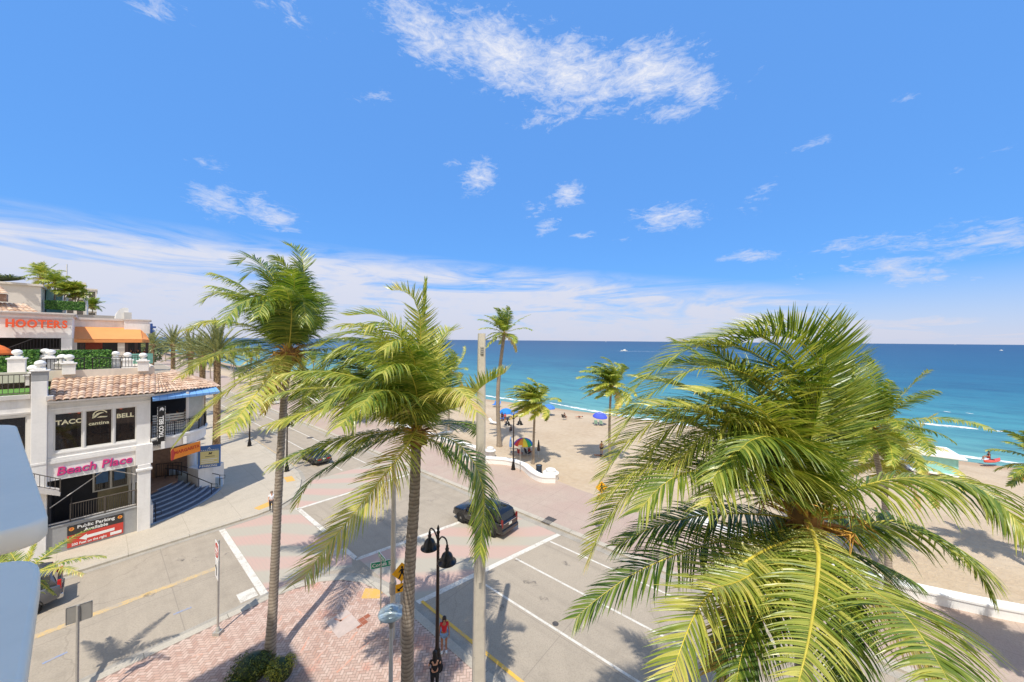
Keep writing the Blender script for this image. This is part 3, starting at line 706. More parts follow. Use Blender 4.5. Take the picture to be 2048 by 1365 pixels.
# ---- near palm on the right
zc = lambda pts: [(1140+x/1.784, 600+y/1.784) for x, y in pts]
root3 = D(1612, 1042, 7.6); base3 = Vector((root3.x+.25, root3.y+.5, .13))
S3 = [
 (zc([(838,620),(850,470),(855,350),(832,285),(770,250),(690,262),(600,310),(520,380)]), -.0, dict(L=5.2, droop=.18, wind=.42, lift=.25, tint=.42, ll=1.0)),
 (zc([(850,560),(880,380),(890,250),(850,170),(760,130),(650,140),(540,180)]), 1, dict(L=5.6, droop=-.08, wind=.25, lift=.5, tint=.36, ll=1.05, roll=.3)),
 (zc([(860,600),(900,420),(930,300),(925,230),(880,170)]), 1, dict(L=5.0, droop=-.12, wind=.02, lift=.5, tint=.34, ll=1.0, roll=-.4)),
 (zc([(860,640),(930,480),(985,360),(1020,280),(1035,240)]), 1, dict(L=4.6, droop=-.05, wind=-.05, lift=.3, tint=.4, ll=.95)),
 (zc([(820,640),(760,480),(680,330),(570,250),(430,225),(330,240)]), 1, dict(L=5.6, droop=.05, wind=.45, lift=.35, tint=.44, ll=.95)),
 (zc([(800,660),(715,560),(640,480),(560,418),(450,410),(340,470),(280,560)]), -.2, dict(L=5.0, droop=.4, wind=.2, tint=.6, ll=1.05)),
 (zc([(800,620),(740,500),(690,480),(640,500),(560,570),(500,650)]), -1, dict(L=4.8, droop=1.0, wind=.1, tint=.4, ll=1.05)),
 (zc([(830,640),(790,540),(720,490),(650,500),(600,540)]), -1, dict(L=4.4, droop=1.0, wind=.05, tint=.34, ll=1.0)),
 (zc([(780,680),(620,590),(450,560),(330,590),(210,680),(120,800),(70,910)]), -.6, dict(L=5.5, droop=.25, wind=.15, tint=.6, ll=1.1, lift=.2)),
 (zc([(760,690),(600,620),(440,610),(330,660),(240,760)]), -.3, dict(L=4.9, droop=.55, wind=.2, tint=.45, ll=1.05)),
 (zc([(780,820),(650,840),(450,885),(250,965),(100,1065),(15,1140)]), -.5, dict(L=5.6, droop=.5, wind=.12, tint=.22, ll=.9)),
 (zc([(800,850),(700,890),(590,960),(470,1080),(400,1230),(350,1390)]), -1, dict(L=5.2, droop=.3, wind=.3, tint=.6, ll=.9, rach=.045)),
 (zc([(858,810),(885,900),(882,1000),(868,1110),(845,1240),(800,1420)]), -1, dict(L=5.4, droop=.55, wind=.2, tint=.6, ll=.72, rach=.055)),
 (zc([(900,870),(980,950),(1080,1035),(1180,1110),(1280,1240),(1370,1400)]), -1, dict(L=5.4, droop=.75, wind=.45, tint=.5, ll=.95)),
 (zc([(900,740),(1000,680),(1150,640),(1300,638),(1420,655),(1520,715),(1630,830)]), -.55, dict(L=5.7, droop=1.15, wind=.06, tint=.5, ll=1.0)),
 (zc([(920,830),(1050,800),(1180,790),(1310,845),(1430,930),(1500,1050)]), -.2, dict(L=5.0, droop=.95, wind=.2, tint=.42, ll=.9)),
 (zc([(900,850),(1000,900),(1120,950),(1230,1010)]), .6, dict(L=4.4, droop=.9, wind=.3, tint=.26, ll=.85)),
 (zc([(830,880),(780,960),(690,1090),(620,1240),(590,1380)]), -.5, dict(L=4.6, droop=.8, wind=.3, tint=.25, ll=.9)),
 (zc([(880,880),(930,1000),(960,1130),(980,1290),(985,1400)]), -.3, dict(L=4.8, droop=.7, wind=.4, tint=.25, ll=.9)),
 (zc([(800,860),(720,930),(610,1000),(500,1030)]), -.8, dict(L=4.2, droop=.5, wind=.35, tint=.6, ll=.85)),
 (zc([(860,600),(880,500),(905,400),(950,330),(1010,330)]), .5, dict(L=4.2, droop=.1, wind=.1, lift=.4, tint=.4, ll=.8)),
]
W3 = [(azd, el_, 5.0, .45, 1.1, dict(tint=tt, droop=.35, wind=.6, lift=.25)) for azd, el_, tt in ((90,78,.55),(125,62,.5),(150,52,.6),(185,64,.62),(215,72,.6),(300,80,.55),(140,32,.5),(165,22,.5))]
FINE = dict(nleaf=112, w=.036, droop=.42, wind=.22, lift=.22, ll=1.0)
S3 += [([(1600,900),(1560,800),(1480,742),(1380,742),(1290,800),(1225,885)], .3, dict(FINE, L=5.4, tint=.55)),
 ([(1605,880),(1580,770),(1500,702),(1400,690),(1310,740),(1250,800)], .6, dict(FINE, L=5.5, tint=.5)),
 ([(1610,880),(1610,760),(1560,692),(1480,668),(1385,690)], .8, dict(FINE, L=5.3, tint=.5, droop=.2)),
 ([(1590,930),(1520,850),(1430,812),(1330,832),(1250,890),(1200,960)], -.2, dict(FINE, L=5.4, tint=.62)),
 ([(1615,870),(1640,750),(1620,682),(1560,652),(1485,655)], .9, dict(FINE, L=5.2, tint=.48, droop=.05, lift=.35)),
 ([(1585,950),(1500,900),(1400,890),(1290,930),(1195,1005)], -.5, dict(FINE, L=5.3, tint=.6, droop=.5)),
 ([(1620,880),(1660,780),(1682,705),(1668,640)], .7, dict(FINE, L=4.6, tint=.5, droop=-.05, lift=.35, wind=0)),
 ([(1590,960),(1530,930),(1465,950),(1410,1015)], -1, dict(FINE, L=4.6, tint=.55, droop=1.0)),
 ([(1600,930),(1545,860),(1480,840),(1410,870),(1350,930)], -.9, dict(FINE, L=4.9, tint=.6, droop=.8))]
E3 = W3[:5] + [(100, 62, 5.0, .5, .5, dict(tint=.4)), (60, 35, 4.6, .7, .45, dict(tint=.35)), (95, 10, 4.6, .7, .3, dict(tint=.3)), (30, -5, 4.3, .6, .25, dict(tint=.35)), (170, 5, 4.2, .6, .2, dict(tint=.3)), (200, -35, 3.6, .5, .1, dict(tint=.5, dry=True)), (330, -45, 3.4, .4, .1, dict(tint=.4, dry=True))]
near_palm('largest nearest coconut palm, crown filling the lower right of the view', base3, root3, [base3.lerp(root3,.55)+Vector((.12,.1,0))], .2, .15, S3, E3, 3, 92, 1.0, .046, True, 5, lls=1.25, core=1.7)
# ---- middle palm
zb = lambda pts: [(540+x/2.068, 540+y/2.068) for x, y in pts]
root2 = D(833, 866, 12.2); base2 = Vector((D(814,1450,11.8).x, 11.8, .13))
S2 = [
 (zb([(540,610),(400,567),(250,570),(110,602),(0,640)]), -.5, dict(L=5.6, droop=.75, wind=.25, tint=.62)),
 (zb([(570,660),(400,680),(250,710),(120,760),(15,805)]), -.3, dict(L=5.5, droop=.65, wind=.2, tint=.42)),
 (zb([(540,680),(430,715),(320,770),(210,840),(140,910),(115,965)]), .0, dict(L=5.4, droop=.45, wind=.12, tint=.2, dry_tip=.8)),
 (zb([(600,665),(545,760),(440,890),(320,1040),(215,1170),(135,1285)]), -.7, dict(L=6.2, droop=.35, wind=.18, tint=.72, rach=.05, ll=1.0)),
 (zb([(645,690),(720,690),(800,740),(860,830),(885,950),(875,1090),(868,1180)]), -.25, dict(L=5.6, droop=.7, wind=.25, tint=.36)),
 (zb([(620,610),(670,535),(745,490),(800,512),(855,590)]), -1, dict(L=4.6, droop=.8, wind=.15, tint=.7)),
 (zb([(640,630),(720,580),(800,560),(880,480),(975,425)]), -.3, dict(L=5.2, droop=-.05, wind=.12, lift=.5, tint=.66, ll=.8)),
 (zb([(615,560),(622,400),(628,250),(638,130),(645,40)]), .2, dict(L=5.6, droop=.0, wind=.08, lift=.2, tint=.3, ll=.5, spread=(70,12))),
 (zb([(612,560),(618,380),(622,230),(600,130),(550,88),(500,85)]), -.2, dict(L=5.6, droop=-.12, wind=-.05, lift=.4, tint=.66, ll=.75)),
 (zb([(605,590),(570,430),(500,320),(400,262),(290,270),(190,320)]), .3, dict(L=5.7, droop=.3, wind=.5, tint=.5)),
 (zb([(600,590),(545,460),(450,380),(350,375),(250,430),(160,520)]), -.2, dict(L=5.5, droop=.6, wind=.45, tint=.5)),
 (zb([(595,590),(520,490),(420,460),(310,490),(220,570)]), -.6, dict(L=5.2, droop=.7, wind=.4, tint=.38)),
 (zb([(605,580),(580,380),(520,240),(430,185),(320,190)]), .4, dict(L=5.6, droop=.1, wind=.5, lift=.3, tint=.5)),
 (zb([(600,600),(540,500),(460,430),(350,430),(200,480)]), .5, dict(L=5.6, droop=.8, wind=.35, tint=.3)),
 (zb([(600,620),(560,540),(500,500),(430,510),(370,570)]), -1, dict(L=4.8, droop=1.1, wind=.25, tint=.42)),
 (zb([(615,600),(600,480),(560,400),(510,390),(460,430)]), -1, dict(L=5, droop=1.2, wind=.2, tint=.45)),
 (zb([(600,590),(540,420),(450,320),(340,310),(230,370),(150,460)]), -.4, dict(L=5.6, droop=.9, wind=.3, tint=.55)),
 (zb([(600,590),(530,440),(430,350),(300,340),(200,420)]), .3, dict(L=5.4, droop=1.0, wind=.3, tint=.45)),
 (zb([(600,600),(520,520),(400,490),(270,520),(170,600)]), .4, dict(L=5.6, droop=.9, wind=.2, tint=.4)),
 (zb([(605,585),(560,400),(480,290),(390,230),(300,230)]), -.6, dict(L=5.4, droop=.7, wind=.4, tint=.6)),
 (zb([(605,585),(590,400),(545,280),(470,220),(390,240)]), -.8, dict(L=5.2, droop=1.0, wind=.4, tint=.55)),
 (zb([(610,585),(605,430),(580,330),(530,290),(470,330)]), -1, dict(L=5.0, droop=1.2, wind=.35, tint=.5)),
 (zb([(600,610),(540,560),(450,540),(350,580),(290,650)]), -.8, dict(L=4.8, droop=1.1, wind=.2, tint=.5)),
 (zb([(640,560),(660,420),(690,310),(730,260),(765,250)]), .5, dict(L=4.8, droop=.1, wind=.1, lift=.3, tint=.6)),
 (zb([(630,560),(650,400),(645,280),(600,210)]), .8, dict(L=5, droop=.4, wind=.4, tint=.25)),
 (zb([(640,600),(700,540),(730,470),(720,420)]), .7, dict(L=4.4, droop=.5, wind=.3, tint=.3)),
]
W2 = [(azd, el_, 5.0, .6, 1.3, dict(tint=tt, droop=.9, wind=.45, lift=.15)) for azd, el_, tt in ((90,70,.45),(120,62,.4),(150,50,.5),(180,62,.55),(140,30,.35),(200,50,.55),(230,62,.5))]
E2 = W2 + [(80, 30, 5, .6, .5, dict(tint=.2)), (130, 25, 5, .6, .4, dict(tint=.25)), (60, 5, 4.5, .7, .3, dict(tint=.2)), (110, 55, 5, .5, .55, dict(tint=.25)), (160, 55, 5, .5, .5, dict(tint=.3)), (140, -5, 4.6, .7, .3, dict(tint=.2)), (20, -30, 3.0, .5, .1, dict(tint=.5))]
near_palm('middle coconut palm whose trunk stands behind the round glass-topped lamp', base2, root2, [D(817,1200,11.9), D(828,1010,12.1)], .225, .17, S2, E2, 5, 88, .95, .052, False, 4, 5.6, lls=1.35, core=1.3)
# ---- left palm, leaning over the crossing
za = lambda pts: [(340+x/3.174, 470+y/3.174) for x, y in pts]
root1 = D(577, 706, 17.2); base1 = G(538, 1338, .13)
S1 = [
 (za([(770,620),(830,420),(852,260),(838,150),(800,90),(735,62)]), .2, dict(L=6.6, droop=-.05, wind=.25, lift=.3, tint=.3, ll=.8)),
 (za([(745,640),(715,420),(660,280),(580,185),(500,140),(425,190)]), .2, dict(L=6.3, droop=.15, wind=.4, lift=.2, tint=.25)),
 (za([(745,640),(700,430),(640,290),(550,220),(450,300)]), -.3, dict(L=6.0, droop=.5, wind=.35, tint=.28)),
 (za([(730,620),(690,480),(600,390),(470,385),(300,370),(205,425)]), -.4, dict(L=6.3, droop=.5, wind=.3, tint=.45)),
 (za([(735,600),(670,470),(560,400),(430,450),(350,560)]), -.8, dict(L=5.8, droop=.9, wind=.25, tint=.35)),
 (za([(700,690),(580,610),(430,560),(260,550),(100,605)]), -.1, dict(L=6.4, droop=.6, wind=.2, tint=.62)),
 (za([(690,760),(560,725),(400,735),(230,795),(65,905)]), .1, dict(L=6.4, droop=.6, wind=.2, tint=.58)),
 (za([(720,780),(610,845),(470,915),(310,1040),(170,1170),(45,1320)]), -.3, dict(L=7.0, droop=.45, wind=.15, tint=.56)),
 (za([(720,775),(655,860),(560,990),(455,1130),(350,1265)]), -.9, dict(L=6.2, droop=.5, wind=.2, tint=.68, rach=.05)),
 (za([(790,770),(845,850),(865,980),(840,1100),(790,1175)]), .3, dict(L=5.4, droop=.3, wind=.45, tint=.45)),
 (za([(775,600),(810,430),(850,360),(880,450),(905,600)]), .1, dict(L=5.8, droop=.9, wind=-.1, tint=.25)),
 (za([(770,600),(780,420),(790,300),(780,220)]), -.6, dict(L=5.6, droop=.6, wind=.25, tint=.3)),
 (za([(770,620),(800,480),(830,400),(850,440),(860,560)]), -.8, dict(L=5.2, droop=1.1, wind=0, tint=.3)),
 (za([(765,620),(770,470),(740,360),(690,320)]), -1, dict(L=5.4, droop=1.1, wind=.2, tint=.42)),
 (za([(750,620),(720,470),(660,400),(600,430),(560,520)]), -1, dict(L=5.4, droop=1.1, wind=.2, tint=.36)),
 (za([(720,730),(640,790),(520,830),(430,900)]), .6, dict(L=5.2, droop=.7, wind=.2, tint=.3)),
 (za([(800,640),(850,560),(900,520),(940,580)]), .6, dict(L=4.8, droop=.9, wind=0, tint=.3)),
]
W1 = [(azd, el_, 4.9, .55, .55, dict(tint=tt, droop=.95, wind=.35, lift=.1)) for azd, el_, tt in ((90,78,.35),(120,66,.35),(60,68,.3),(150,58,.4),(40,72,.35),(180,66,.45),(210,74,.45),(330,64,.45))]
E1 = W1 + [(80, 50, 5.4, .5, .5, dict(tint=.2)), (120, 40, 5.4, .5, .4, dict(tint=.22)), (60, 20, 5, .6, .4, dict(tint=.2)), (100, 70, 5.6, .4, .45, dict(tint=.22)), (150, 20, 5, .6, .3, dict(tint=.25)), (20, 10, 4.4, .8, .2, dict(tint=.3)), (270, -60, 3, .3, .1, dict(tint=.5, dry=True, ll=.6))]
near_palm('tall left coconut palm leaning over the crossing from between the round shrubs', base1, root1, [D(547,1190,15.9), D(556,1000,16.3), D(566,830,16.9)], .19, .15, S1, E1, 9, 84, 1.0, .060, False, 4, 6.2, lls=1.4, core=1.6)

# ---- small street palm by the ledge
root4 = D(24, 1166, 12.9)
S4 = [([(45,1156),(85,1142),(130,1137),(168,1150)], -.2, dict(L=2.9, droop=1.0, wind=.05, tint=.7, ll=.42)), ([(42,1150),(58,1118),(72,1086)], .3, dict(L=1.7, droop=.1, wind=0, tint=.66, ll=.34)),
      ([(10,1140),(-8,1116),(-25,1100)], .3, dict(L=1.9, droop=.2, tint=.5, ll=.4)), ([(40,1172),(62,1180),(88,1186)], .5, dict(L=1.7, droop=.3, tint=.6, ll=.3)), ([(35,1150),(30,1120),(10,1092)], 1, dict(L=1.9, droop=.2, tint=.5, ll=.4)), ([(55,1160),(80,1165),(110,1190)], 1, dict(L=2.0, droop=.7, tint=.4, ll=.35))]
near_palm('small street palm by the white ledge, one frond arching over the road', AB(-.9,19.9,.13)+Vector((-.9,-.3,0)), root4, [AB(-.9,19.9,3)+Vector((-.95,-.2,0))], .13, .1, S4, [(90,30,2.6,.5,.1,dict(ll=.4)),(40,20,2.4,.6,0,dict(ll=.4)),(160,20,2.6,.6,0,dict(ll=.4))], 18, 52, .4, .036, False, 4, 2.5, core=.6)

# ---- palms further off
def fp(label, bx, by, cx, cy, seed, **kw):
    b = G(bx, by, .1); dd = kw.pop('dY', 0); return far_palm(label, b, D(cx, cy, b.y+dd), seed, **kw)
fp('tallest beach palm, tipped high over the horizon beside the tall concrete pole', 998.7, 893, 1008, 668, 11, n=22, L=4.3, wind=.45, r0=.3, lean=(-.5,0,0), tint=.42)
fp('beach palm beside the rainbow parasol, its crown below the horizon', 1066, 928, 1070, 808, 12, n=34, L=4.0, wind=1.5, nleaf=40, r0=.16, tint=.5)
fp('windswept beach palm beside the walking beachgoer', 1220, 927, 1222, 775, 13, n=32, L=4.4, wind=1.6, nleaf=40, r0=.17, tint=.45)
far_palm('beach palm peeping out to the right behind the middle palm', G(897,870,.1), D(903,745,G(897,870).y), 14, n=22, L=4.6, tint=.5)
far_palm('promenade palm rising behind the right edge of the largest crown', G(1777,1206,.13), D(1742,858,21.2), 15, n=36, L=4.6, wind=.8, nleaf=50, w=.075, ll=.85, seg=3, tint=.42)
far_palm('low bright green promenade palm under the crown right of the largest palm', G(1765,1130,.13), D(1775,925,24.0), 16, n=36, L=4.6, wind=1.2, nleaf=46, w=.075, ll=.85, tint=.66)
far_palm('palm at the right edge with only frond tips reaching into view', Vector((33.5,22,.1)), Vector((33.9,22,6.9)), 17, n=24, L=2.9, wind=.4, nleaf=46, w=.075, ll=.7)
far_palm('promenade palm just outside the right edge, casting a shadow on the pavement', Vector((22.9,13.2,.13)), Vector((23.2,13.4,7.0)), 27, n=24, L=2.7, wind=.3, nleaf=46, w=.075, ll=.7)
fp('roadside palm seen through the gap between the left and middle palms', 705, 850, 690, 775, 19, n=24, L=4.6, wind=.6, tint=.6)
r = random.Random(77)
for i, (a, b, h) in enumerate([(26.5,58,7.5),(26.0,74,8.5),(27.5,92,8),(26.5,112,9),(27.8,135,8.5),(26.2,160,9),(26.8,190,9),(33.5,66,8),(37,98,8.5),(36,145,9),(41,120,8),(44,175,9),(26.5,230,9.5),(34,210,9),(38,165,9),(30,250,10),(36,270,9.5),(27,290,10),(40,200,9),(33,320,10),(26.5,350,10.5),(38,235,9.5)]):
    far_palm('distant coconut palm lining the beach far up the coast', AB(a,b,.1), AB(a,b,h)+Vector((r.uniform(-.6,.2),0,0)), 40+i, n=16, L=3.6, nleaf=20, w=.12, wind=.6, parent_group='palms along the far beach', seg=2)
date_palm('nearest date palm with a thick patterned trunk beyond the stepped entrance', G(432.8,893,.13), 12.4, 21, L=4.4, n=56, nleaf=44)
date_palm('date palm beside the orange awning, its crown against the sky', AB(10.8,104,.13), 12.8, 22, L=4.3)
date_palm('date palm just right of the one beside the awning, partly behind its neighbours', AB(11.0,84,.13), 11.6, 23, L=4.0)
date_palm('farthest date palm with a slim trunk', AB(9.5,128,.13), 12.5, 24, L=4.2, r0=.34)
date_palm('date palm behind the nearest one up the road', AB(10.8,72,.13), 11.2, 25, L=4.0)

# ---------------------------------------------------------------- street furniture
m_blackmetal = simple('black_painted_metal', (26,24,24), .28, .3, .2, 6, spec=.6)
m_brownmetal = simple('dark_bronze_metal', (58,46,40), .4, .3, .25, 5)
m_greymetal = simple('galvanised_steel', (176,172,162), .5, .2, .12, 6)
m_palegrey = simple('pale_grey_paint', (206,205,200), .5, .1, .08)
m_concpole = simple('concrete_pole', (206,196,178), .8, 0, .10, 2.0, .1)
m_glassw, t, b = newmat('frosted_glass'); b.inputs['Base Color'].default_value = (.50,.62,.68,1); b.inputs['Roughness'].default_value = .25
m_green = simple('sign_green', (28,150,112), .45, 0, .06); m_signy = simple('sign_yellow', (248,178,20), .45, 0, .05)
m_signred = simple('sign_red', (200,62,52), .5, 0, .1); m_signw = simple('sign_white', (236,234,228), .5, 0, .06); m_signk = simple('sign_black', (22,20,20), .5, 0, .05)

def tall_lamp(label, loc, rz=0.0, sc=1.0, low=False):
    o = thing('street_lamp', label, 'street lamp', loc, rz, 'double-headed black street lamps'); n = 10 if low else 18
    mb = MB(); mb.lathe([(.26,0),(.26,.10),(.2,.16),(.22,.3),(.17,.55),(.12,.75),(.15,.8),(.1,.9)], (0,0,0), n); mb.build('base', m_blackmetal, o)
    mb = MB(); mb.lathe([(.085,.88),(.062,5.3),(.075,5.32),(.075,5.4),(.06,5.42),(.055,5.95)], (0,0,0), n); mb.build('pole', m_brownmetal, o)
    mb = MB(); mb.lathe([(.06,5.9),(.085,5.96),(.045,6.04),(.065,6.12),(.02,6.26),(0,6.3)], (0,0,0), n); mb.build('finial', m_blackmetal, o)
    for s in (-1, 1):
        zt = 5.9
        mb = MB(); mb.tube(catmull([(0,0,5.55),(s*.26,0,5.86),(s*.52,0,5.92),(s*.66,0,5.84),(s*.70,0,5.7)], 5), .034, 7)
        ar = mb.build('arm', m_blackmetal, o)
        mb = MB(); mb.lathe([(.035,.0),(.06,-.05),(.05,-.12),(.085,-.16),(.07,-.27),(.11,-.32),(.2,-.40),(.26,-.54),(.285,-.67),(.395,-.71),(.40,-.745),(.26,-.71),(0,-.69)], (s*.70,0,5.72), n+4)
        h = mb.build('lamp_head', m_blackmetal, o)
        mb = MB(); mb.lathe([(0,-.72),(.21,-.725),(.15,-.80),(0,-.83)], (s*.70,0,5.72), n); mb.build('bulb_glass', m_glassw, h)
    return o
nearlamp = G(874,1338,.13)
tall_lamp('nearest double-headed black lamp, with the woman in red beside its base', nearlamp, R(-46))
for lab, px, py, rz in (('black lamp on the kerb beside the left palm trunk, farther than the crossing', 573.6, 943, -30), ('black lamp across from the blue parking sign, farther up the road', 499, 892.5, -30),
                        ('black lamp on the promenade in front of the rainbow parasol', 1026.5, 939.5, 12)):
    tall_lamp(lab, G(px,py,.13), R(rz), low=True)
for i,(a,b) in enumerate(((13.6,76),(24.4,70),(24.2,50.5),(24.4,92))):
    tall_lamp(['distant lamp on the land side of the road','distant lamp on the sea side near the cart','lamp on the sea side seen under the middle crown','farthest lamp on the sea side'][i], AB(a,b,.13), R(-40), low=True)
# tall concrete pole
def tapered_pole(name, label, loc, H, w0, w1, mat, cap=True):
    o = thing(name, label, 'pole', loc, R(12)); mb = MB(); k = 8; vs_ = []; fs = []
    for i in range(k+1):
        w = (w0+(w1-w0)*i/k)/2; c = w*.28
        for x, y in ((w-c,-w),(w,-w+c),(w,w-c),(w-c,w),(-w+c,w),(-w,w-c),(-w,-w+c),(-w+c,-w)): vs_.append((x, y, H*i/k))
    for i in range(k):
        for j in range(8): fs.append((i*8+j, i*8+(j+1)%8, (i+1)*8+(j+1)%8, (i+1)*8+j))
    fs.append(tuple(range(k*8, k*8+8))); mb.add(vs_, fs); mb.build('shaft', mat, o); return o
cp = tapered_pole('concrete_pole', 'tall tapering concrete pole standing up past the horizon', AB(0,0)+Vector((D(957,1400,13.3).x, 13.3, .0)), 14.75, .50, .27, m_concpole)
for zb_, wb_ in ((2.6,.222),(7.4,.185),(11.2,.158)):
    mb = MB(); mb.cbox(-wb_,wb_,-wb_,wb_,zb_,zb_+.09,.05); mb.build('steel_band', m_greymetal, cp)
mb = MB(); mb.box(-.05,.05,-.215,-.19,5.2,5.42); mb.build('inspection_plate', m_greymetal, cp)
mb = MB(); mb.box(-.06,.06,-.16,-.135,13.95,14.25)
for i in range(4): mb.box(-.05,.05,-.19,-.16,13.98+i*.07,14.02+i*.07)
mb.build('number_tag', m_greymetal, cp)
# cobra-head light pole at the corner
pc = G(785,1276,.13); o = thing('light_pole', 'grey light pole at the corner beside the green street name signs', 'light pole', pc)
mb = MB(); mb.tube([(0,0,0),(0,0,9.0)], [.145,.085], 14); mb.build('shaft', m_concpole, o)
mb = MB(); mb.lathe([(.155,2.15),(.165,2.2),(.165,2.65),(.155,2.7)], (0,0,0), 14); mb.build('collar', m_greymetal, o)
mb = MB(); mb.tube(catmull([(0,0,8.8),(.5,.3,9.3),(1.4,.9,9.5),(2.0,1.3,9.5)],5), [.06]*16, 7); mb.build('arm', m_greymetal, o)
mb = MB(); mb.M = TM((2.2,1.43,9.48), rz=R(33)); mb.cbox(-.3,.35,-.14,.14,-.08,.08,.05); mb.build('lamp_head', m_greymetal, o)
# street name blades
ps = G(761,1249,.13); o = thing('street_name_sign', 'green street name blades on a thin post beside the light pole', 'sign', ps)
mb = MB(); mb.tube([(0,0,0),(0,0,3.55)], .035, 8); mb.build('post', m_greymetal, o)
def blade(o, z, az_, w, h, txt, sz, name='name_blade', off=.0):
    f = MB(); f.M = TM((0,0,z), rz=az_) @ TM((off,0,0)); f.cbox(-w/2-.02,w/2+.02,-.012,.012,-h/2-.02,h/2+.02,.006,1); f.box(-w/2,w/2,-.0155,.0155,-h/2,h/2,0)
    b_ = f.build(name, [m_green, m_signw], o)
    q = MB(); q.text(txt, sz, TM((0,0,z), rz=az_) @ TM((off,-.02,0), rx=R(90)), .003, 0, bold=.004); q.build('lettering', m_signw, b_)
blade(o, 3.02, R(20), 1.05, .3, 'Cortez St', .24, off=.06); blade(o, 3.42, R(-48), .8, .24, 'NE A1A', .18, off=.1)
# pedestrian crossing sign with arrow
def ped_sign(label, loc, rz, H=3.45, S=.64, back=False):
    o = thing('crossing_sign', label, 'sign', loc, rz, 'yellow pedestrian crossing signs')
    mb = MB(); mb.box(-.04,.04,-.03,.03,0,H+.35); mb.build('post', m_greymetal, o)
    mb = MB(); mb.M = TM((0,-.045,H), ry=R(45)); mb.cbox(-S/2,S/2,-.008,.008,-S/2,S/2,.006); pl = mb.build('diamond_plate', m_signy, o)
    mb = MB(); y = -.058; K = S/.64
    def poly(pts): mb.slab([(x*K, y, H+z*K) for x, z in pts], (0,-1,0), .004)
    mb.M = TM((0,y-.002,H), rx=R(90)); mb.lathe([(.05*K,-.002),(.05*K,.004)], (.01,.235*K,0), 14); mb.M = None
    poly([(-.045,.17),(.06,.18),(.07,-.03),(-.05,-.03)]); poly([(-.05,.16),(-.15,.03),(-.12,.01),(-.03,.1)]); poly([(.05,.16),(.16,.05),(.13,.02),(.04,.1)])
    poly([(-.05,-.03),(.02,-.03),(-.09,-.29),(-.16,-.27)]); poly([(.0,-.03),(.07,-.03),(.17,-.26),(.11,-.29)])
    mb.build('walker_symbol', m_signk, pl)
    mb = MB(); mb.cbox(-.28,.28,-.052,-.036,H-.93,H-.53,.006); ap = mb.build('arrow_plate', m_signy, o)
    mb = MB(); zc_ = H-.73
    mb.slab([(-.19,y,zc_-.13),(-.19,y,zc_+.01),(-.14,y,zc_-.03),(.12,y,zc_+.14),(.16,y,zc_+.08),(-.1,y,zc_-.08),(-.05,y,zc_-.13)], (0,-1,0), .004); mb.build('arrow', m_signk, ap)
    return o
ped_sign('yellow pedestrian crossing sign partly behind the middle palm trunk', G(802,1290,.13), R(25))
ped_sign('yellow crossing sign across the road, left of the largest palm crown', AB(24.3,0,.13)*0+Vector((D(1203,980,25.8).x,25.8,.13)), R(-5), 3.6)
# no-entry sign and arrow sign
ps = G(435.7,1269,.13); o = thing('traffic_sign', 'tall sign post with a red sign over a white arrow sign, edge towards the view', 'sign', ps)
mb = MB(); mb.tube([(0,0,.25),(0,0,4.55)], .045, 8); mb.box(-.16,.16,-.14,.14,0,.16); mb.lathe([(.1,.15),(.07,.34),(.05,.36)], (0,0,0), 12); mb.build('post', m_greymetal, o)
def tsign(o, z, w, h, az_, mat, nm, lett=None, lm=None, yoff=-.06):
    mb = MB(); M = TM((0,0,z), rz=az_); mb.M = M @ TM((0,yoff,0)); mb.cbox(-w/2,w/2,-.008,.008,-h/2,h/2,.004); pl = mb.build(nm, mat, o)
    if lett:
        mb = MB()
        for tx, sz, zz in lett: mb.text(tx, sz, M @ TM((0,yoff-.012,zz), rx=R(90)), .002, 0, bold=.004)
        mb.build('lettering', lm, pl)
    return pl
az1 = R(-40)
tsign(o, 4.1, .76, .76, az1, m_signw, 'red_plate'); 
mb = MB(); mb.M = TM((0,0,4.1), rz=az1) @ TM((0,-.072,0), rx=R(90)); mb.lathe([(.35,-.002),(.35,.004)], (0,0,0), 24); mb.build('red_disc', m_signred, o)
mb = MB(); M = TM((0,0,4.1), rz=az1)
for tx, zz in (('DO NOT', .13), ('ENTER', -.15)): mb.text(tx, .15, M @ TM((0,-.082,zz), rx=R(90)), .002)
mb.M = M @ TM((0,-.08,0)); mb.box(-.26,.26,-.004,.004,-.04,.05); mb.build('lettering', m_signw, o)
tsign(o, 3.2, .62, .92, az1, m_signw, 'arrow_plate')
mb = MB(); M = TM((0,0,3.2), rz=az1); y = -.078
mb.M = M; mb.slab([(-.02,y,-.3),(.06,y,-.3),(.06,y,.05),(-.08,y,.12),(-.08,y,.2),(-.24,y,.09),(-.08,y,-.02),(-.08,y,.05),(-.02,y,.02)], (0,-1,0), .004); mb.build('arrow', m_signk, o)
# grey back of a sign at bottom left
ps = Vector((D(154,1400,13.3).x, 13.3, .13)); o = thing('traffic_sign', 'street sign seen from its plain grey back at the lower left', 'sign', ps)
mb = MB(); mb.box(-.035,.035,-.03,.03,0,4.15); mb.build('post', m_greymetal, o)
mb = MB(); mb.M = TM((0,.05,3.83), rz=R(38)); mb.cbox(-.33,.33,-.008,.008,-.33,.33,.03); mb.build('plate', simple('sign_back_grey', (158,153,144), .6, 0, .08), o)
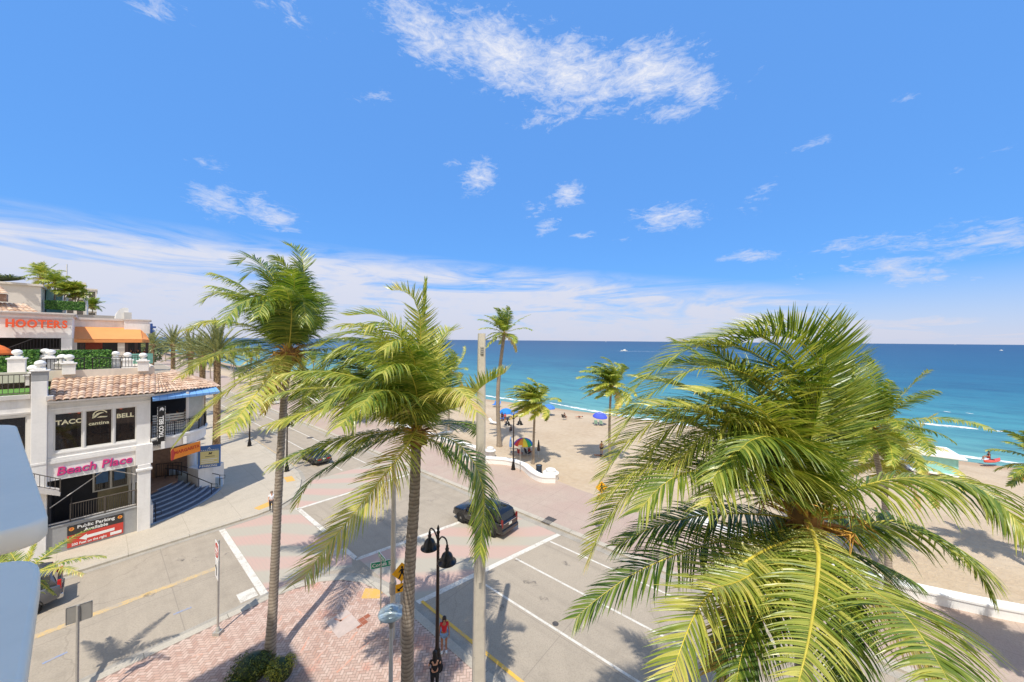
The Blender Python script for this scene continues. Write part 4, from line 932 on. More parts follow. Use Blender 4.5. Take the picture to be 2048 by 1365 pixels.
# round glass-topped path lamp
pl_ = Vector((D(782,1300,13.0).x, 13.0, .13)); o = thing('path_lamp', 'pale lamp post with a wide round blue-grey glass hood', 'street lamp', pl_)
zt = D(781,1222,13.0).z-.13
mb = MB(); mb.tube([(0,0,0),(0,0,zt-.5)], [.085,.07], 14); mb.build('post', m_palegrey, o)
mb = MB(); mb.lathe([(.075,zt-.62),(.09,zt-.6),(.09,zt-.45),(.13,zt-.4),(.13,zt-.22),(.1,zt-.2)], (0,0,0), 16)
for i in range(4):
    a = i*math.pi/2+.4; mb.tube([(math.cos(a)*.12,math.sin(a)*.12,zt-.35),(math.cos(a)*.36,math.sin(a)*.36,zt-.06)], .012, 5)
mb.build('lantern', m_greymetal, o)
mb = MB(); mb.lathe([(.46,zt-.1),(.47,zt-.06),(.4,zt),(.27,zt+.07),(.27,zt+.09),(.2,zt+.12),(.15,zt+.15),(.14,zt+.17),(.05,zt+.21),(0,zt+.22)], (0,0,0), 28); mb.lathe([(0,zt-.12),(.45,zt-.11)], (0,0,0), 28)
mb.build('hood', simple('lamp_hood', (176,194,202), .3, .3, .15, 4), o)
# slim post on the promenade
ps = G(1040,944.5,.13); o = thing('thin_post', 'thin pale sign post beside the promenade lamp', 'post', ps); mb = MB(); mb.tube([(0,0,0),(0,0,2.9)], .035, 8); mb.box(-.25,-.05,-.02,.02,2.5,2.75); mb.box(-.2,.2,-.015,.015,2.76,2.9); mb.build('post', m_greymetal, o)
# shower / bins
def bin_(label, loc, r_, h, mat, lid, grp=None):
    o = thing('litter_bin', label, 'litter bin', loc); mb = MB(); mb.lathe([(r_*.92,0),(r_,.04),(r_,h*.9),(r_*1.05,h*.92),(r_*1.05,h)], (0,0,0), 24); mb.build('drum', mat, o)
    mb = MB(); mb.lathe([(r_*1.06,h-.03),(r_*1.08,h+.03),(r_*.9,h+.05),(r_*.82,h+.0),(r_*.8,h-.06),(0,h-.08)], (0,0,0), 24); mb.build('lid', lid, o)
    mb = MB(); mb.ball((-r_*.3,r_*.1,h-.05),(r_*.3,r_*.42,.04),10,6); mb.ball((r_*.35,-.05,h-.05),(r_*.28,r_*.3,.05),10,6); mb.build('opening', m_signk, o)
    return o
bin_('round stone litter bin on the promenade under the largest palm', G(1818,1262,.13), .36, .95, m_concpole, simple('bin_lid', (88,98,102), .4, .2))
bin_('dark round bin behind the scrolled wall end', G(1078,949,.1), .32, .95, simple('blue_bin', (70,86,104), .5), m_signk)
# white wave wall with scrolled end
m_wallw = simple('white_stucco', (236,234,228), .8, 0, .05, 1.5, .05)
def wave_wall(label, path, scroll=None, drums=(), w=.62, h=.78):
    o = thing('beach_wall', label, 'wall', AB(*path[0], .0), 0, 'white walls along the beach'); P3 = catmull([AB(*p, 0) for p in path], 8); off = o.location.copy(); mb = MB()
    L = []; Q = []
    for i, p in enumerate(P3):
        d = (P3[min(i+1,len(P3)-1)]-P3[max(i-1,0)]).normalized(); n_ = Vector((-d.y, d.x, 0)); L.append(p+n_*w/2-off); Q.append(p-n_*w/2-off)
    n = len(L); sec = [(0,.0),(0,h-.12),(-.05,h-.10),(-.05,h-.0)]
    rows = []
    for side, S_ in ((1, L), (-1, Q)):
        for dz, ho in ((0,0),(h-.16,0),(h-.14,.05),(h-.03,.05),(h,.02)):
            rows.append([S_[i]+(S_[i]-(L[i]+Q[i])/2).normalized()*ho+Vector((0,0,dz)) for i in range(n)])
    A, B_ = rows[:5], rows[5:]; ring = A+B_[::-1]
    vs_ = [v for rr in ring for v in rr]
    fs = [(k*n+i, k*n+i+1, (k+1)*n+i+1, (k+1)*n+i) for k in range(9) for i in range(n-1)]
    fs += [tuple(k*n for k in range(10)), tuple(k*n+n-1 for k in range(9,-1,-1))]
    mb.add(vs_, fs); mb.build('wall', m_wallw, o)
    for (a, b, r_, hh) in drums:
        mb = MB(); c = AB(a,b,0)-off; mb.lathe([(r_,0),(r_,hh-.1),(r_+.06,hh-.08),(r_+.06,hh),(r_-.02,hh+.02),(r_*.62,hh+.02),(r_*.62,hh+.22),(r_*.66,hh+.24),(r_*.66,hh+.3),(r_*.58,hh+.34),(0,hh+.36)], c, 28); mb.build('drum', m_wallw, o)
    return o
def pab(x, y): return toAB(G(x, y, .13))
pw = [pab(x,y) for x,y in ((925,922),(970,927.5),(1012,931),(1044,941),(1064,957),(1083,966),(1108,967))]
e1 = pab(1101,961)
wave_wall('white wave wall with a scrolled drum end beside the promenade lamp', [(a+.35,b+.1) for a,b in pw], drums=[(e1[0]+.42, e1[1]+.25, .78, .78)])
e2 = pab(978,913); wave_wall('white wall with a round drum end half behind the concrete pole', [(e2[0]+.6,e2[1]+24),(e2[0]+.3,e2[1]+12),(e2[0]+.2,e2[1]+3),(e2[0],e2[1])], drums=[(e2[0],e2[1]-.2,.62,.95)])
wave_wall('white wall bordering the promenade at the right edge of the view', [(30.0,6),(29.7,1),(29.8,-3.6),(30.6,-7),(31.6,-10),(32.2,-14),(32.3,-22)], drums=[(30.1,6.3,.75,.8)])
wave_wall('white wall beyond the middle palm up the coast', [(32.3,98),(32.1,80),(32.0,64)], drums=[(32.0,63.8,.7,.8)])
# round shrubs at the foot of the left palm
m_shrub = leafmat('shrub_leaf', [(0, (40,58,24)), (.5, (84,100,34)), (1, (176,170,60))], .15)
m_hedge = leafmat('hedge_leaf', [(0, (34,70,26)), (.5, (66,116,44)), (1, (120,164,66))], .15)
m_twig = simple('twig', (92,76,58), .9)
def leaf_shell(mb, c, R3, n, size, r, flat=False, mat=0, tlo=0, thi=1):
    for i in range(n):
        d = Vector((r.gauss(0,1), r.gauss(0,1), r.gauss(0,1))).normalized()
        if d.z < -.35: d.z = -d.z
        k = r.uniform(.72,1.03) if r.random() < .8 else r.uniform(.3,.7)
        p = Vector(c)+Vector((d.x*R3[0]*k, d.y*R3[1]*k, d.z*R3[2]*k))
        leafq(mb, p, d, size*r.uniform(.6,1.3), r, mat, tlo+(thi-tlo)*r.random())
def leafq(mb, p, d, s, r, mat, tint):
    d = (d+Vector((r.uniform(-.7,.7), r.uniform(-.7,.7), r.uniform(-.5,.7)))).normalized(); x = d.orthogonal().normalized(); x = Quaternion(d, r.uniform(0,6.28)) @ x; y = d.cross(x)
    mb.add([p-x*s, p+y*s*.5+d*s*.12, p+x*s, p-y*s*.5+d*s*.12], [(0,1,2,3)], mat, max(.01,tint))
def shrub(label, loc, R3, seed, n=1500, size=.045, tl=(0,.7), grp=None):
    r = random.Random(seed); o = thing('round_shrub', label, 'shrub', loc, 0, grp)
    mb = MB()
    for i in range(14):
        a = r.uniform(0,6.28); mb.tube([(0,0,0),(math.cos(a)*R3[0]*.5,math.sin(a)*R3[1]*.5,R3[2]*.7),(math.cos(a)*R3[0]*.8,math.sin(a)*R3[1]*.8,R3[2]*1.2)], [.03,.02,.006], 5)
    mb.build('stem', m_twig, o)
    mb = MB(); mb.ball((0,0,R3[2]*.95), tuple(x*.72 for x in R3), 14, 10, 0); mb.tn = [.02]*len(mb.f)
    for k in range(9):
        a = r.uniform(0,6.28); rr = r.uniform(.3,.62); c = (math.cos(a)*R3[0]*rr, math.sin(a)*R3[1]*rr, R3[2]*(1+r.uniform(-.1,.35))); leaf_shell(mb, c, tuple(x*.55 for x in R3), n//9, size, r, tlo=tl[0], thi=tl[1])
    mb.build('foliage', m_shrub, o); return o
p = G(508,1362,.13); shrub('dark green round shrub at the foot of the left palm', p+Vector((0,-.05,0)), (.9,.9,.66), 1, 2600)
p = G(562,1368,.13); shrub('yellow-green round shrub right of the left palm trunk', p, (.62,.62,.6), 2, 2000, .04, (.45,1))
p = G(470,1400,.13); shrub('dark shrub at the bottom edge left of the left palm', p, (.6,.6,.45), 3, 1000)

# ---------------------------------------------------------------- vehicles (length along +x = forward)
m_tyre = simple('tyre_rubber', (30,29,28), .85, 0, .15); m_rim = simple('alloy_rim', (176,174,170), .3, .8, .08)
m_glassd, t, b = newmat('car_glass'); b.inputs['Base Color'].default_value = (.015,.018,.02,1); b.inputs['Roughness'].default_value = .06; b.inputs['Specular IOR Level'].default_value = .7
m_tail = simple('tail_light_red', (190,24,22), .25, 0, .05); m_head = simple('head_light', (220,222,224), .15, .2, 0); m_plate = simple('licence_plate', (222,220,206), .5)
m_trim = simple('car_trim', (26,26,27), .5, 0, .1); m_chrome = simple('chrome', (200,200,200), .15, .9, 0)
def paint(name, rgb, rough=.25):
    m = simple(name, rgb, rough, .15, .04, 2, spec=.6); b = m.node_tree.nodes['Principled BSDF']; b.inputs['Coat Weight'].default_value = .6; b.inputs['Coat Roughness'].default_value = .08; return m
def loft(mb, st, mat=0, smooth=True, close=True):
    n = len(st[0]); vs_ = [v for s in st for v in s]; k = len(st)
    mb.add(vs_, [(i*n+j, i*n+(j+1)%n, (i+1)*n+(j+1)%n, (i+1)*n+j) for i in range(k-1) for j in range(n)], mat, 0, smooth)
    if close: mb.add(st[0], [tuple(range(n-1,-1,-1))], mat); mb.add(st[-1], [tuple(range(n))], mat)
def section(x, w, z0, z1, top=.9, shoulder=.12):
    h = [(w*.90, z0), (w, z0+.12), (w*1.0, z1-shoulder), (w*.975, z1-shoulder*.35), (w*top, z1)]
    return [(x, y, z) for y, z in h]+[(x, -y, z) for y, z in h[::-1]]
def car(name, label, loc, rz, kind, pm, cat='car', group=None):
    o = thing(name, label, cat, loc, rz, group)
    if kind == 'suv': L, Wd, zb, belt, roof, wr = 5.15, 1.02, .34, 1.18, 1.88, .40
    elif kind == 'van': L, Wd, zb, belt, roof, wr = 5.3, 1.0, .33, 1.22, 2.0, .37
    else: L, Wd, zb, belt, roof, wr = 4.7, .92, .26, .93, 1.45, .33
    h = L/2
    mb = MB()
    if kind == 'sedan': st = [(-h,.8,.42,.82),(-h+.08,.86,.32,.9),(-h+.7,.92,zb,belt+.02),(-.9,.92,zb,belt),(.7,.92,zb,belt-.02),(h-.6,.9,zb,.80),(h-.1,.84,.32,.70),(h,.74,.42,.62)]
    else: st = [(-h,Wd*.90,.55,belt-.06),(-h+.06,Wd*.95,.42,belt-.01),(-h+.6,Wd,zb,belt),(-.6,Wd,zb,belt),(.9,Wd,zb,belt-.01),(1.3,Wd,zb,belt-.04),(h-.3,Wd*.97,zb,belt-.14),(h-.06,Wd*.92,.4,belt-.24),(h,Wd*.85,.5,belt-.36)]
    loft(mb, [section(x, w, a, b_, .9) for x, w, a, b_ in st]); body = mb.build('body', pm, o)
    # cabin
    if kind == 'sedan': cs = [(-1.75,.80,belt,belt+.02,.74),(-1.1,.80,belt,roof-.06,.62),(-.3,.80,belt,roof,.62),(.35,.80,belt,roof-.05,.62),(1.15,.80,belt-.04,belt,.74)]
    else: cs = [(-h+.14,Wd*.92,belt-.03,belt+.05,.86),(-h+.34,Wd*.93,belt-.03,roof-.10,.80),(-h+.7,Wd*.93,belt-.03,roof,.79),(-.3,Wd*.93,belt-.03,roof,.79),(.45,Wd*.93,belt-.04,roof-.08,.78),(1.35,Wd*.93,belt-.08,belt-.02,.86)]
    def csec(x, w, a, b_, tp): return [(x,w,a),(x,w*(.5*tp+.5)*1.0,(a+b_)/2),(x,w*tp*1.03,b_-.05*(b_-a)/.6),(x,w*tp*.9,b_),(x,-w*tp*.9,b_),(x,-w*tp*1.03,b_-.05*(b_-a)/.6),(x,-w*(.5*tp+.5),(a+b_)/2),(x,-w,a)]
    mb = MB(); loft(mb, [csec(*c) for c in cs]); cab = mb.build('cabin', pm, o)
    def band(f0, f1, c, side):
        x, w, a, b_, tp = c; out = []
        for f in (f0, f1): z = a+(b_-a)*f; y = w*(1-(1-tp)*f)+.012; out.append((x, side*y, z))
        return out
    def lerpc(c0, c1, f): return tuple(p+(q-p)*f for p, q in zip(c0, c1))
    for side in (-1, 1):
        for i in range(1, len(cs)-2):
            A, B_ = lerpc(cs[i], cs[i+1], .06), lerpc(cs[i], cs[i+1], .94); a0, a1 = band(.16,.84,A,side); b0, b1 = band(.16,.84,B_,side)
            q = MB(); q.slab([a0,b0,b1,a1], (0,side,0), .006); q.build('window', m_glassd, cab)
    c0, c1 = cs[0], cs[1]; ws = lambda c, f: c[1]*(1-(1-c[4])*f)*.9
    q = MB(); nx = -.02; q.slab([(c0[0]+nx+(c1[0]-c0[0])*.1,-ws(c0,.2),c0[3]+(c1[3]-c0[3])*.12),(c0[0]+nx+(c1[0]-c0[0])*.1,ws(c0,.2),c0[3]+(c1[3]-c0[3])*.12),(c0[0]+nx+(c1[0]-c0[0])*.85,ws(c1,.9),c0[3]+(c1[3]-c0[3])*.85),(c0[0]+nx+(c1[0]-c0[0])*.85,-ws(c1,.9),c0[3]+(c1[3]-c0[3])*.85)], (-1,0,.3), .008); q.build('rear_window', m_glassd, cab)
    c0, c1 = cs[-1], cs[-2]
    q = MB(); q.slab([(c0[0]+.01+(c1[0]-c0[0])*.1,-ws(c0,.2),c0[3]+(c1[3]-c0[3])*.12),(c0[0]+.01+(c1[0]-c0[0])*.1,ws(c0,.2),c0[3]+(c1[3]-c0[3])*.12),(c0[0]+.01+(c1[0]-c0[0])*.88,ws(c1,.9),c0[3]+(c1[3]-c0[3])*.9),(c0[0]+.01+(c1[0]-c0[0])*.88,-ws(c1,.9),c0[3]+(c1[3]-c0[3])*.9)], (.8,0,.6), .01); q.build('windscreen', m_glassd, cab)
    # lights, bumper, plate, mirrors
    for s in (-1, 1):
        q = MB()
        if kind == 'sedan': q.cbox(-h-.005,-h+.12,s*.5-.2,s*.5+.2,.62,.76,.02)
        else: q.cbox(-h-.015,-h+.12,s*Wd*.84-.06,s*Wd*.84+.07,belt-.3,belt+.26 if kind == 'suv' else belt+.2,.02)
        q.build('tail_light', simple('tail_light_dark', (120,24,24), .2, 0, .05) if kind == 'suv' else m_tail, o)
        q = MB(); q.cbox(h-.14,h+.005,s*Wd*.66-.18,s*Wd*.66+.18,belt-.5,belt-.34,.03) if kind != 'sedan' else q.cbox(h-.12,h+.005,s*.56-.16,s*.56+.16,.56,.66,.03)
        q.build('head_light', m_head, o)
        q = MB(); q.cbox(.85,1.05,s*(Wd+.13)-.1,s*(Wd+.13)+.1,belt-.02,belt+.18,.04); q.build('mirror', pm, o)
        if kind == 'suv':
            q = MB(); q.tube([(-h+.6,s*Wd*.7,roof+.0),(-h+.7,s*Wd*.7,roof+.06),(.1,s*Wd*.7,roof+.06),(.2,s*Wd*.7,roof-.03)], .02, 6); q.build('roof_rail', m_chrome, cab)
        for dz in ((belt-.28),): 
            for x0 in (-.35,.55):
                q = MB(); q.cbox(x0-.1,x0+.1,s*(Wd+.002)-.012,s*(Wd+.002)+.012,dz,dz+.035,.008); q.build('door_handle', m_chrome if kind == 'suv' else pm, o)
        q = MB(); q.box(-h+.75,h-.95,s*(Wd*.99)-.03,s*(Wd*.99)+.03,zb-.02,zb+.09); q.build('side_skirt', m_trim, o)
    q = MB(); q.cbox(-h-.09,-h+.14,-Wd*.93,Wd*.93,zb+.1,zb+.36,.05); q.build('rear_bumper', pm if kind != 'van' else m_chrome, o)
    q = MB(); q.cbox(h-.14,h+.07,-Wd*.88,Wd*.88,zb+.04,zb+.3,.05); q.build('front_bumper', m_trim, o)
    q = MB(); q.box(-h-.045,-h-.02,-.17,.17,belt-.30 if kind != 'sedan' else .68,belt-.14 if kind != 'sedan' else .82); q.build('licence_plate', m_plate, o)
    if kind != 'sedan':
        q = MB(); q.box(-h-.035,-h-.005,-Wd*.75,Wd*.75,belt-.1,belt-.06); q.build('tailgate_trim', m_chrome, o)
    for x in (-h+.98, h-.98):
        for s in (-1, 1):
            M = TM((x, s*(Wd-.1), wr), rx=R(-90*s)); q = MB(); q.M = M
            q.lathe([(wr*.62,-.12),(wr*.9,-.125),(wr,-.08),(wr,.08),(wr*.9,.125),(wr*.62,.12)], (0,0,0), 24); wh = q.build('tyre', m_tyre, o)
            q = MB(); q.M = M; q.lathe([(wr*.64,.105),(wr*.6,.09),(wr*.56,.05)], (0,0,0), 24); q.lathe([(wr*.14,.10),(wr*.1,.11),(0,.11)], (0,0,0), 12)
            for k in range(6):
                a = k*math.pi/3; q.tube([(0,0,.09),(math.cos(a)*wr*.6,math.sin(a)*wr*.6,.085)], [.045,.03], 5)
            q.lathe([(0,.02),(wr*.62,.02)], (0,0,0), 20, 1); q.build('rim', [m_rim, m_trim], wh)
            q = MB(); q.M = TM((x, s*(Wd-.055), wr+.02), rx=R(-90*s)); q.lathe([(wr*1.16,-.1),(wr*1.16,.062),(wr*1.05,.062),(wr*1.05,-.1)], (0,0,0), 24); q.build('wheel_arch', m_trim, o)
    return o
bheading = PHI+R(90)
car('suv', 'black sport utility vehicle driving away over the crossing', AB(19.8, 19.3, 0), bheading+R(2), 'suv', paint('black_paint', (24,24,27)))
car('van', 'dark grey van with red tail lights behind the palm frond at the left edge', AB(-3.75, 31.5, 0), PHI+R(180), 'van', paint('grey_van_paint', (92,94,100)))
car('sedan', 'dark car under the fronds of the middle palm farther up the road', AB(17.0, 44.6, 0), bheading, 'sedan', paint('dark_sedan_paint', (40,40,46)))
car('sedan', 'white car far up the coast road', AB(19.0, 118, 0), bheading, 'sedan', paint('white_sedan_paint', (226,226,226)))
car('sedan', 'grey car far up the road beside the date palms', AB(16.3, 150, 0), bheading+R(180), 'sedan', paint('silver_sedan_paint', (130,134,140)))
# golf cart
m_cartw = simple('cart_white', (232,232,228), .4, 0, .05)
p = G(548,809,0); o = thing('golf_cart', 'white golf cart under the fronds of the left palm', 'golf cart', p, bheading+R(8))
mb = MB(); mb.cbox(-1.2,1.3,-.6,.6,.3,.55,.06); mb.cbox(.7,1.3,-.58,.58,.5,.95,.1); mb.cbox(-1.2,-.5,-.6,.6,.5,.8,.06); mb.build('body', m_cartw, o)
mb = MB(); mb.cbox(-1.3,1.0,-.66,.66,1.82,1.9,.03); mb.build('roof', m_cartw, o)
for x, y in ((.85,.55),(.85,-.55),(-1.1,.55),(-1.1,-.55)):
    mb = MB(); mb.tube([(x+.05,y,.8),(x,y,1.84)], .025, 6); mb.build('roof_post', m_trim, o)
for x in (-.35,): mb = MB(); mb.cbox(x-.3,x+.25,-.52,.52,.55,.78,.05); mb.cbox(x-.42,x-.3,-.52,.52,.7,1.25,.04); mb.build('seat', simple('cart_seat', (60,58,56), .7), o)
for x in (-.8,.85):
    for s in (-1,1): mb = MB(); mb.M = TM((x,s*.52,.24), rx=R(90)); mb.lathe([(.12,-.09),(.22,-.09),(.24,-.05),(.24,.05),(.22,.09),(.12,.09),(0,.07)], (0,0,0), 16); mb.build('tyre', m_tyre, o)

# ---------------------------------------------------------------- people: one skinned surface each
def skinmat(n, c): return simple(n, c, .55, 0, .06, 4)
SK = dict(tan=skinmat('skin_tan', (178,124,92)), fair=skinmat('skin_fair', (214,160,130)), dark=skinmat('skin_brown', (112,72,52)))
BASE = dict(pel=(0,0,.96,.125), spi=(0,-.01,1.14,.108), che=(0,-.01,1.32,.125), nek=(0,0,1.47,.052), jaw=(0,.03,1.545,.062), hed=(0,.02,1.62,.086), top=(0,.01,1.70,.066), nose=(0,.112,1.60,.014))
for s, q in ((-1,'l'),(1,'r')):
    BASE.update({'hip'+q:(s*.095,0,.90,.088),'thi'+q:(s*.10,.01,.70,.072),'kne'+q:(s*.10,.02,.50,.052),'cal'+q:(s*.10,-.01,.34,.050),'ank'+q:(s*.10,-.01,.09,.034),'toe'+q:(s*.115,.14,.035,.030),
                 'sho'+q:(s*.165,-.01,1.41,.058),'elb'+q:(s*.225,-.02,1.13,.039),'wri'+q:(s*.235,.06,.90,.026),'pal'+q:(s*.235,.085,.83,.030)})
EDG = [('pel','spi'),('spi','che'),('che','nek'),('nek','jaw'),('jaw','hed'),('hed','top')]
for q in 'lr': EDG += [('pel','hip'+q),('hip'+q,'thi'+q),('thi'+q,'kne'+q),('kne'+q,'cal'+q),('cal'+q,'ank'+q),('ank'+q,'toe'+q),('che','sho'+q),('sho'+q,'elb'+q),('elb'+q,'wri'+q),('wri'+q,'pal'+q)]
def skin(name, J, edges, mat, parent, root, sub=1):
    ks = sorted({k for e in edges for k in e}); ix = {k: i for i, k in enumerate(ks)}
    me = bpy.data.meshes.new(name); me.from_pydata([J[k][:3] for k in ks], [(ix[a], ix[b]) for a, b in edges], [])
    ob = bpy.data.objects.new(name, me); COL.objects.link(ob); md = ob.modifiers.new('skin', 'SKIN'); md.use_smooth_shade = True
    for k in ks:
        sv = me.skin_vertices[0].data[ix[k]]; sv.radius = (J[k][3], J[k][3]); sv.use_root = (k == root)
    sm = ob.modifiers.new('sub', 'SUBSURF'); sm.levels = sub
    dg = bpy.context.evaluated_depsgraph_get(); dg.update(); m2 = bpy.data.meshes.new_from_object(ob.evaluated_get(dg))
    bpy.data.objects.remove(ob); bpy.data.meshes.remove(me); m2.materials.clear(); m2.materials.append(mat)
    for p_ in m2.polygons: p_.use_smooth = True; p_.material_index = 0
    o2 = bpy.data.objects.new(name, m2); COL.objects.link(o2); o2.parent = parent; return o2
POSES = {
 'stand': {}, 
 'walk': dict(thil=(-.10,.14,.71,.072),knel=(-.10,.24,.52,.052),call=(-.10,.20,.34,.05),ankl=(-.10,.20,.10,.034),toel=(-.11,.34,.06,.03),thir=(.10,-.06,.70,.072),kner=(.10,-.10,.50,.052),calr=(.10,-.24,.33,.05),ankr=(.10,-.34,.13,.034),toer=(.11,-.25,.035,.03),
              elbl=(-.23,-.16,1.15,.039),wril=(-.22,-.10,.92,.026),pall=(-.21,-.06,.86,.03),elbr=(.23,.08,1.14,.039),wrir=(.21,.25,.98,.026),palr=(.20,.31,.94,.03)),
 'arms_up': dict(elbl=(-.27,.10,1.22,.039),wril=(-.10,.24,1.34,.026),pall=(-.05,.26,1.38,.03),elbr=(.27,.10,1.22,.039),wrir=(.10,.24,1.30,.026),palr=(.05,.26,1.34,.03)),
 'lean': dict(nek=(0,.05,1.46,.052),jaw=(0,.10,1.52,.062),hed=(0,.11,1.595,.086),top=(0,.11,1.67,.066),nose=(0,.205,1.565,.014),elbl=(-.24,.10,1.14,.039),wril=(-.10,.30,1.16,.026),pall=(-.05,.34,1.20,.03),elbr=(.24,.10,1.14,.039),wrir=(.10,.30,1.14,.026),palr=(.05,.34,1.19,.03)),
}
def sitpose():
    d = {k: (v[0], v[1], v[2]-.48, v[3]) for k, v in BASE.items()}
    for s, q in ((-1,'l'),(1,'r')):
        d.update({'hip'+q:(s*.1,.06,.46,.088),'thi'+q:(s*.11,.26,.49,.074),'kne'+q:(s*.12,.47,.49,.054),'cal'+q:(s*.12,.50,.30,.05),'ank'+q:(s*.12,.48,.08,.034),'toe'+q:(s*.13,.62,.035,.03),
                  'elb'+q:(s*.23,.08,.68,.039),'wri'+q:(s*.17,.30,.60,.026),'pal'+q:(s*.16,.38,.59,.03)})
    return d
def person(label, loc, rz, pose='stand', H=1.7, sk='tan', top=None, bottom=None, long_hair=False, hair=(40,28,20), hat=None, skirt=False, shoes=None, fingers=False, group=None, sub=1, lie=False, long_pants=False):
    o = thing('person', label, 'person', loc, rz, group); k = H/1.75
    J = sitpose() if pose == 'sit' else {**BASE, **POSES.get(pose, {})}
    J = {n: (v[0]*k, v[1]*k, v[2]*k, v[3]*k) for n, v in J.items()}
    E = list(EDG)+[('hed','nose')]
    if fingers:
        for s, q in ((-1,'l'),(1,'r')):
            p_, w_ = Vector(J['pal'+q][:3]), Vector(J['wri'+q][:3]); d = (p_-w_).normalized(); sd = Vector((0,1,0)) if abs(d.y) < .8 else Vector((1,0,0)); sd = (sd-d*sd.dot(d)).normalized(); nn_ = d.cross(sd)
            for i, (of, ln) in enumerate(((-.027,.062),(-.009,.075),(.009,.08),(.027,.07))):
                a = p_+sd*of+d*.02; J[f'f{q}{i}a'] = (*a, .009); J[f'f{q}{i}b'] = (*(a+d*ln*.55+nn_*.006), .0085); J[f'f{q}{i}c'] = (*(a+d*ln*.9+nn_*.03*(-s)), .007)
                E += [('pal'+q, f'f{q}{i}a'), (f'f{q}{i}a', f'f{q}{i}b'), (f'f{q}{i}b', f'f{q}{i}c')]
            a = p_+sd*.035-d*.02; J[f't{q}a'] = (*a, .011); J[f't{q}b'] = (*(a+sd*.025+d*.035), .009); E += [('pal'+q, f't{q}a'), (f't{q}a', f't{q}b')]
    if lie:
        Mx = Matrix.Translation((0,0,.14)) @ Matrix.Rotation(R(90),4,'X'); J = {n: (*(Mx @ Vector((v[0], v[1]*.6, v[2]))), v[3]) for n, v in J.items()}
    skin('body', J, E, SK[sk], o, 'pel', sub)
    G_ = lambda n, ex: (*J[n][:3], J[n][3]+ex)
    if top:
        T_ = {n: G_(n, .016*k) for n in ('pel','spi','che','shol','shor')}; T_['pel'] = (*J['pel'][:3], J['pel'][3]+.004)
        for q in 'lr': m_ = Vector(J['sho'+q][:3]).lerp(Vector(J['elb'+q][:3]), .45); T_['slv'+q] = (*m_, .056*k)
        skin('top', T_, [('pel','spi'),('spi','che'),('che','shol'),('che','shor'),('shol','slvl'),('shor','slvr')], simple('cloth_%02x%02x%02x' % top, top, .85, 0, .12, 6), o, 'che', sub)
    if bottom:
        B_ = {n: G_(n, .022*k) for n in ('pel','hipl','hipr','thil','thir')}; e = [('pel','hipl'),('pel','hipr'),('hipl','thil'),('hipr','thir')]
        if long_pants:
            for q in 'lr':
                for n in ('kne','cal','ank'): B_[n+q] = G_(n+q, .018*k)
                e += [('thi'+q,'kne'+q),('kne'+q,'cal'+q),('cal'+q,'ank'+q)]
        skin('skirt' if skirt else ('trousers' if long_pants else 'shorts'), B_, e, simple('cloth_%02x%02x%02x' % bottom, bottom, .85, 0, .12, 6), o, 'pel', sub)
    hm = simple('hair_%02x%02x%02x' % hair, hair, .5, 0, .3, 12); c = Vector(J['hed'][:3]); u = (Vector(J['top'][:3])-Vector(J['jaw'][:3])).normalized(); fw = Vector(J['nose'][:3])-c; fw = (fw-u*fw.dot(u)).normalized()
    mb = MB(); q = c+u*.035*k-fw*.022*k; mb.ball(q, (.105*k,.108*k,.105*k), 12, 9)
    if long_hair:
        b0 = c-fw*.07*k; dn = -u if not lie else -u
        mb.tube([b0+u*.05*k, b0-u*.08*k-fw*.03*k, b0-u*.24*k-fw*.035*k, b0-u*.40*k-fw*.02*k], [.09*k,.105*k,.10*k,.05*k], 10)
    mb.build('hair', hm, o)
    for s in (-1, 1):
        sd = u.cross(fw); mb = MB(); mb.ball(c+fw*.082*k+sd*.034*k*s+u*.012*k, .0135*k, 8, 6); mb.build('eye', m_signk, o)
    mb = MB(); mb.tube([c+fw*.088*k-u*.052*k-sd*.022*k, c+fw*.094*k-u*.054*k, c+fw*.088*k-u*.052*k+sd*.022*k], .007*k, 5); mb.build('mouth', simple('lips', (150,74,66), .5), o)
    if hat:
        mb = MB(); cc_ = c+u*.06*k; mb.lathe([(.17*k,0),(.17*k,.012),(.105*k,.02),(.1*k,.08*k),(.06*k,.11*k),(0,.115*k)], cc_, 14); mb.build('hat', simple('hat_%02x%02x%02x' % hat, hat, .8), o)
    if shoes:
        for s in 'lr':
            a, b_ = Vector(J['ank'+s][:3]), Vector(J['toe'+s][:3]); mb = MB(); mb.tube([a-UP*.02, a.lerp(b_,.4)-UP*.01, b_], [.05*k,.05*k,.04*k], 8); mb.build('shoe', simple('shoe_%02x%02x%02x' % shoes, shoes, .7), o)
    return o
person('woman in red top and denim shorts with long dark hair by the black lamp', G(888,1305,.137), R(190), 'stand', 1.66, 'tan', (206,40,52), (128,160,196), True, (44,28,22), fingers=True, sub=2, shoes=(230,230,226))
person('person in black with long dark hair looking at a phone', G(871,1376,.137)+Vector((.02,-.25,0)), R(18), 'lean', 1.7, 'fair', (30,28,30), (28,28,32), True, (30,22,20), long_pants=True, fingers=True, sub=2, shoes=(40,40,44))
person('man in white shirt and dark trousers on the far corner by the left palm', G(543,1024,.137), R(215), 'walk', 1.72, 'fair', (226,226,228), (70,64,62), False, (120,96,76), long_pants=True, shoes=(60,56,54))
person('bare-chested beachgoer in dark shorts walking over the sand beside the windswept palm', G(1203,911,.1), R(160), 'walk', 1.8, 'tan', None, (70,58,54), False)
mob = thing('phone', 'white phone held up by the person in black', 'phone', G(871,1376,.137)+Vector((.0,-.25,0)), R(18)); mb = MB(); mb.M = TM((0,.40,1.22), rx=R(-30)); mb.cbox(-.038,.038,-.005,.005,-.075,.075,.004); mb.build('case', m_cartw, mob)

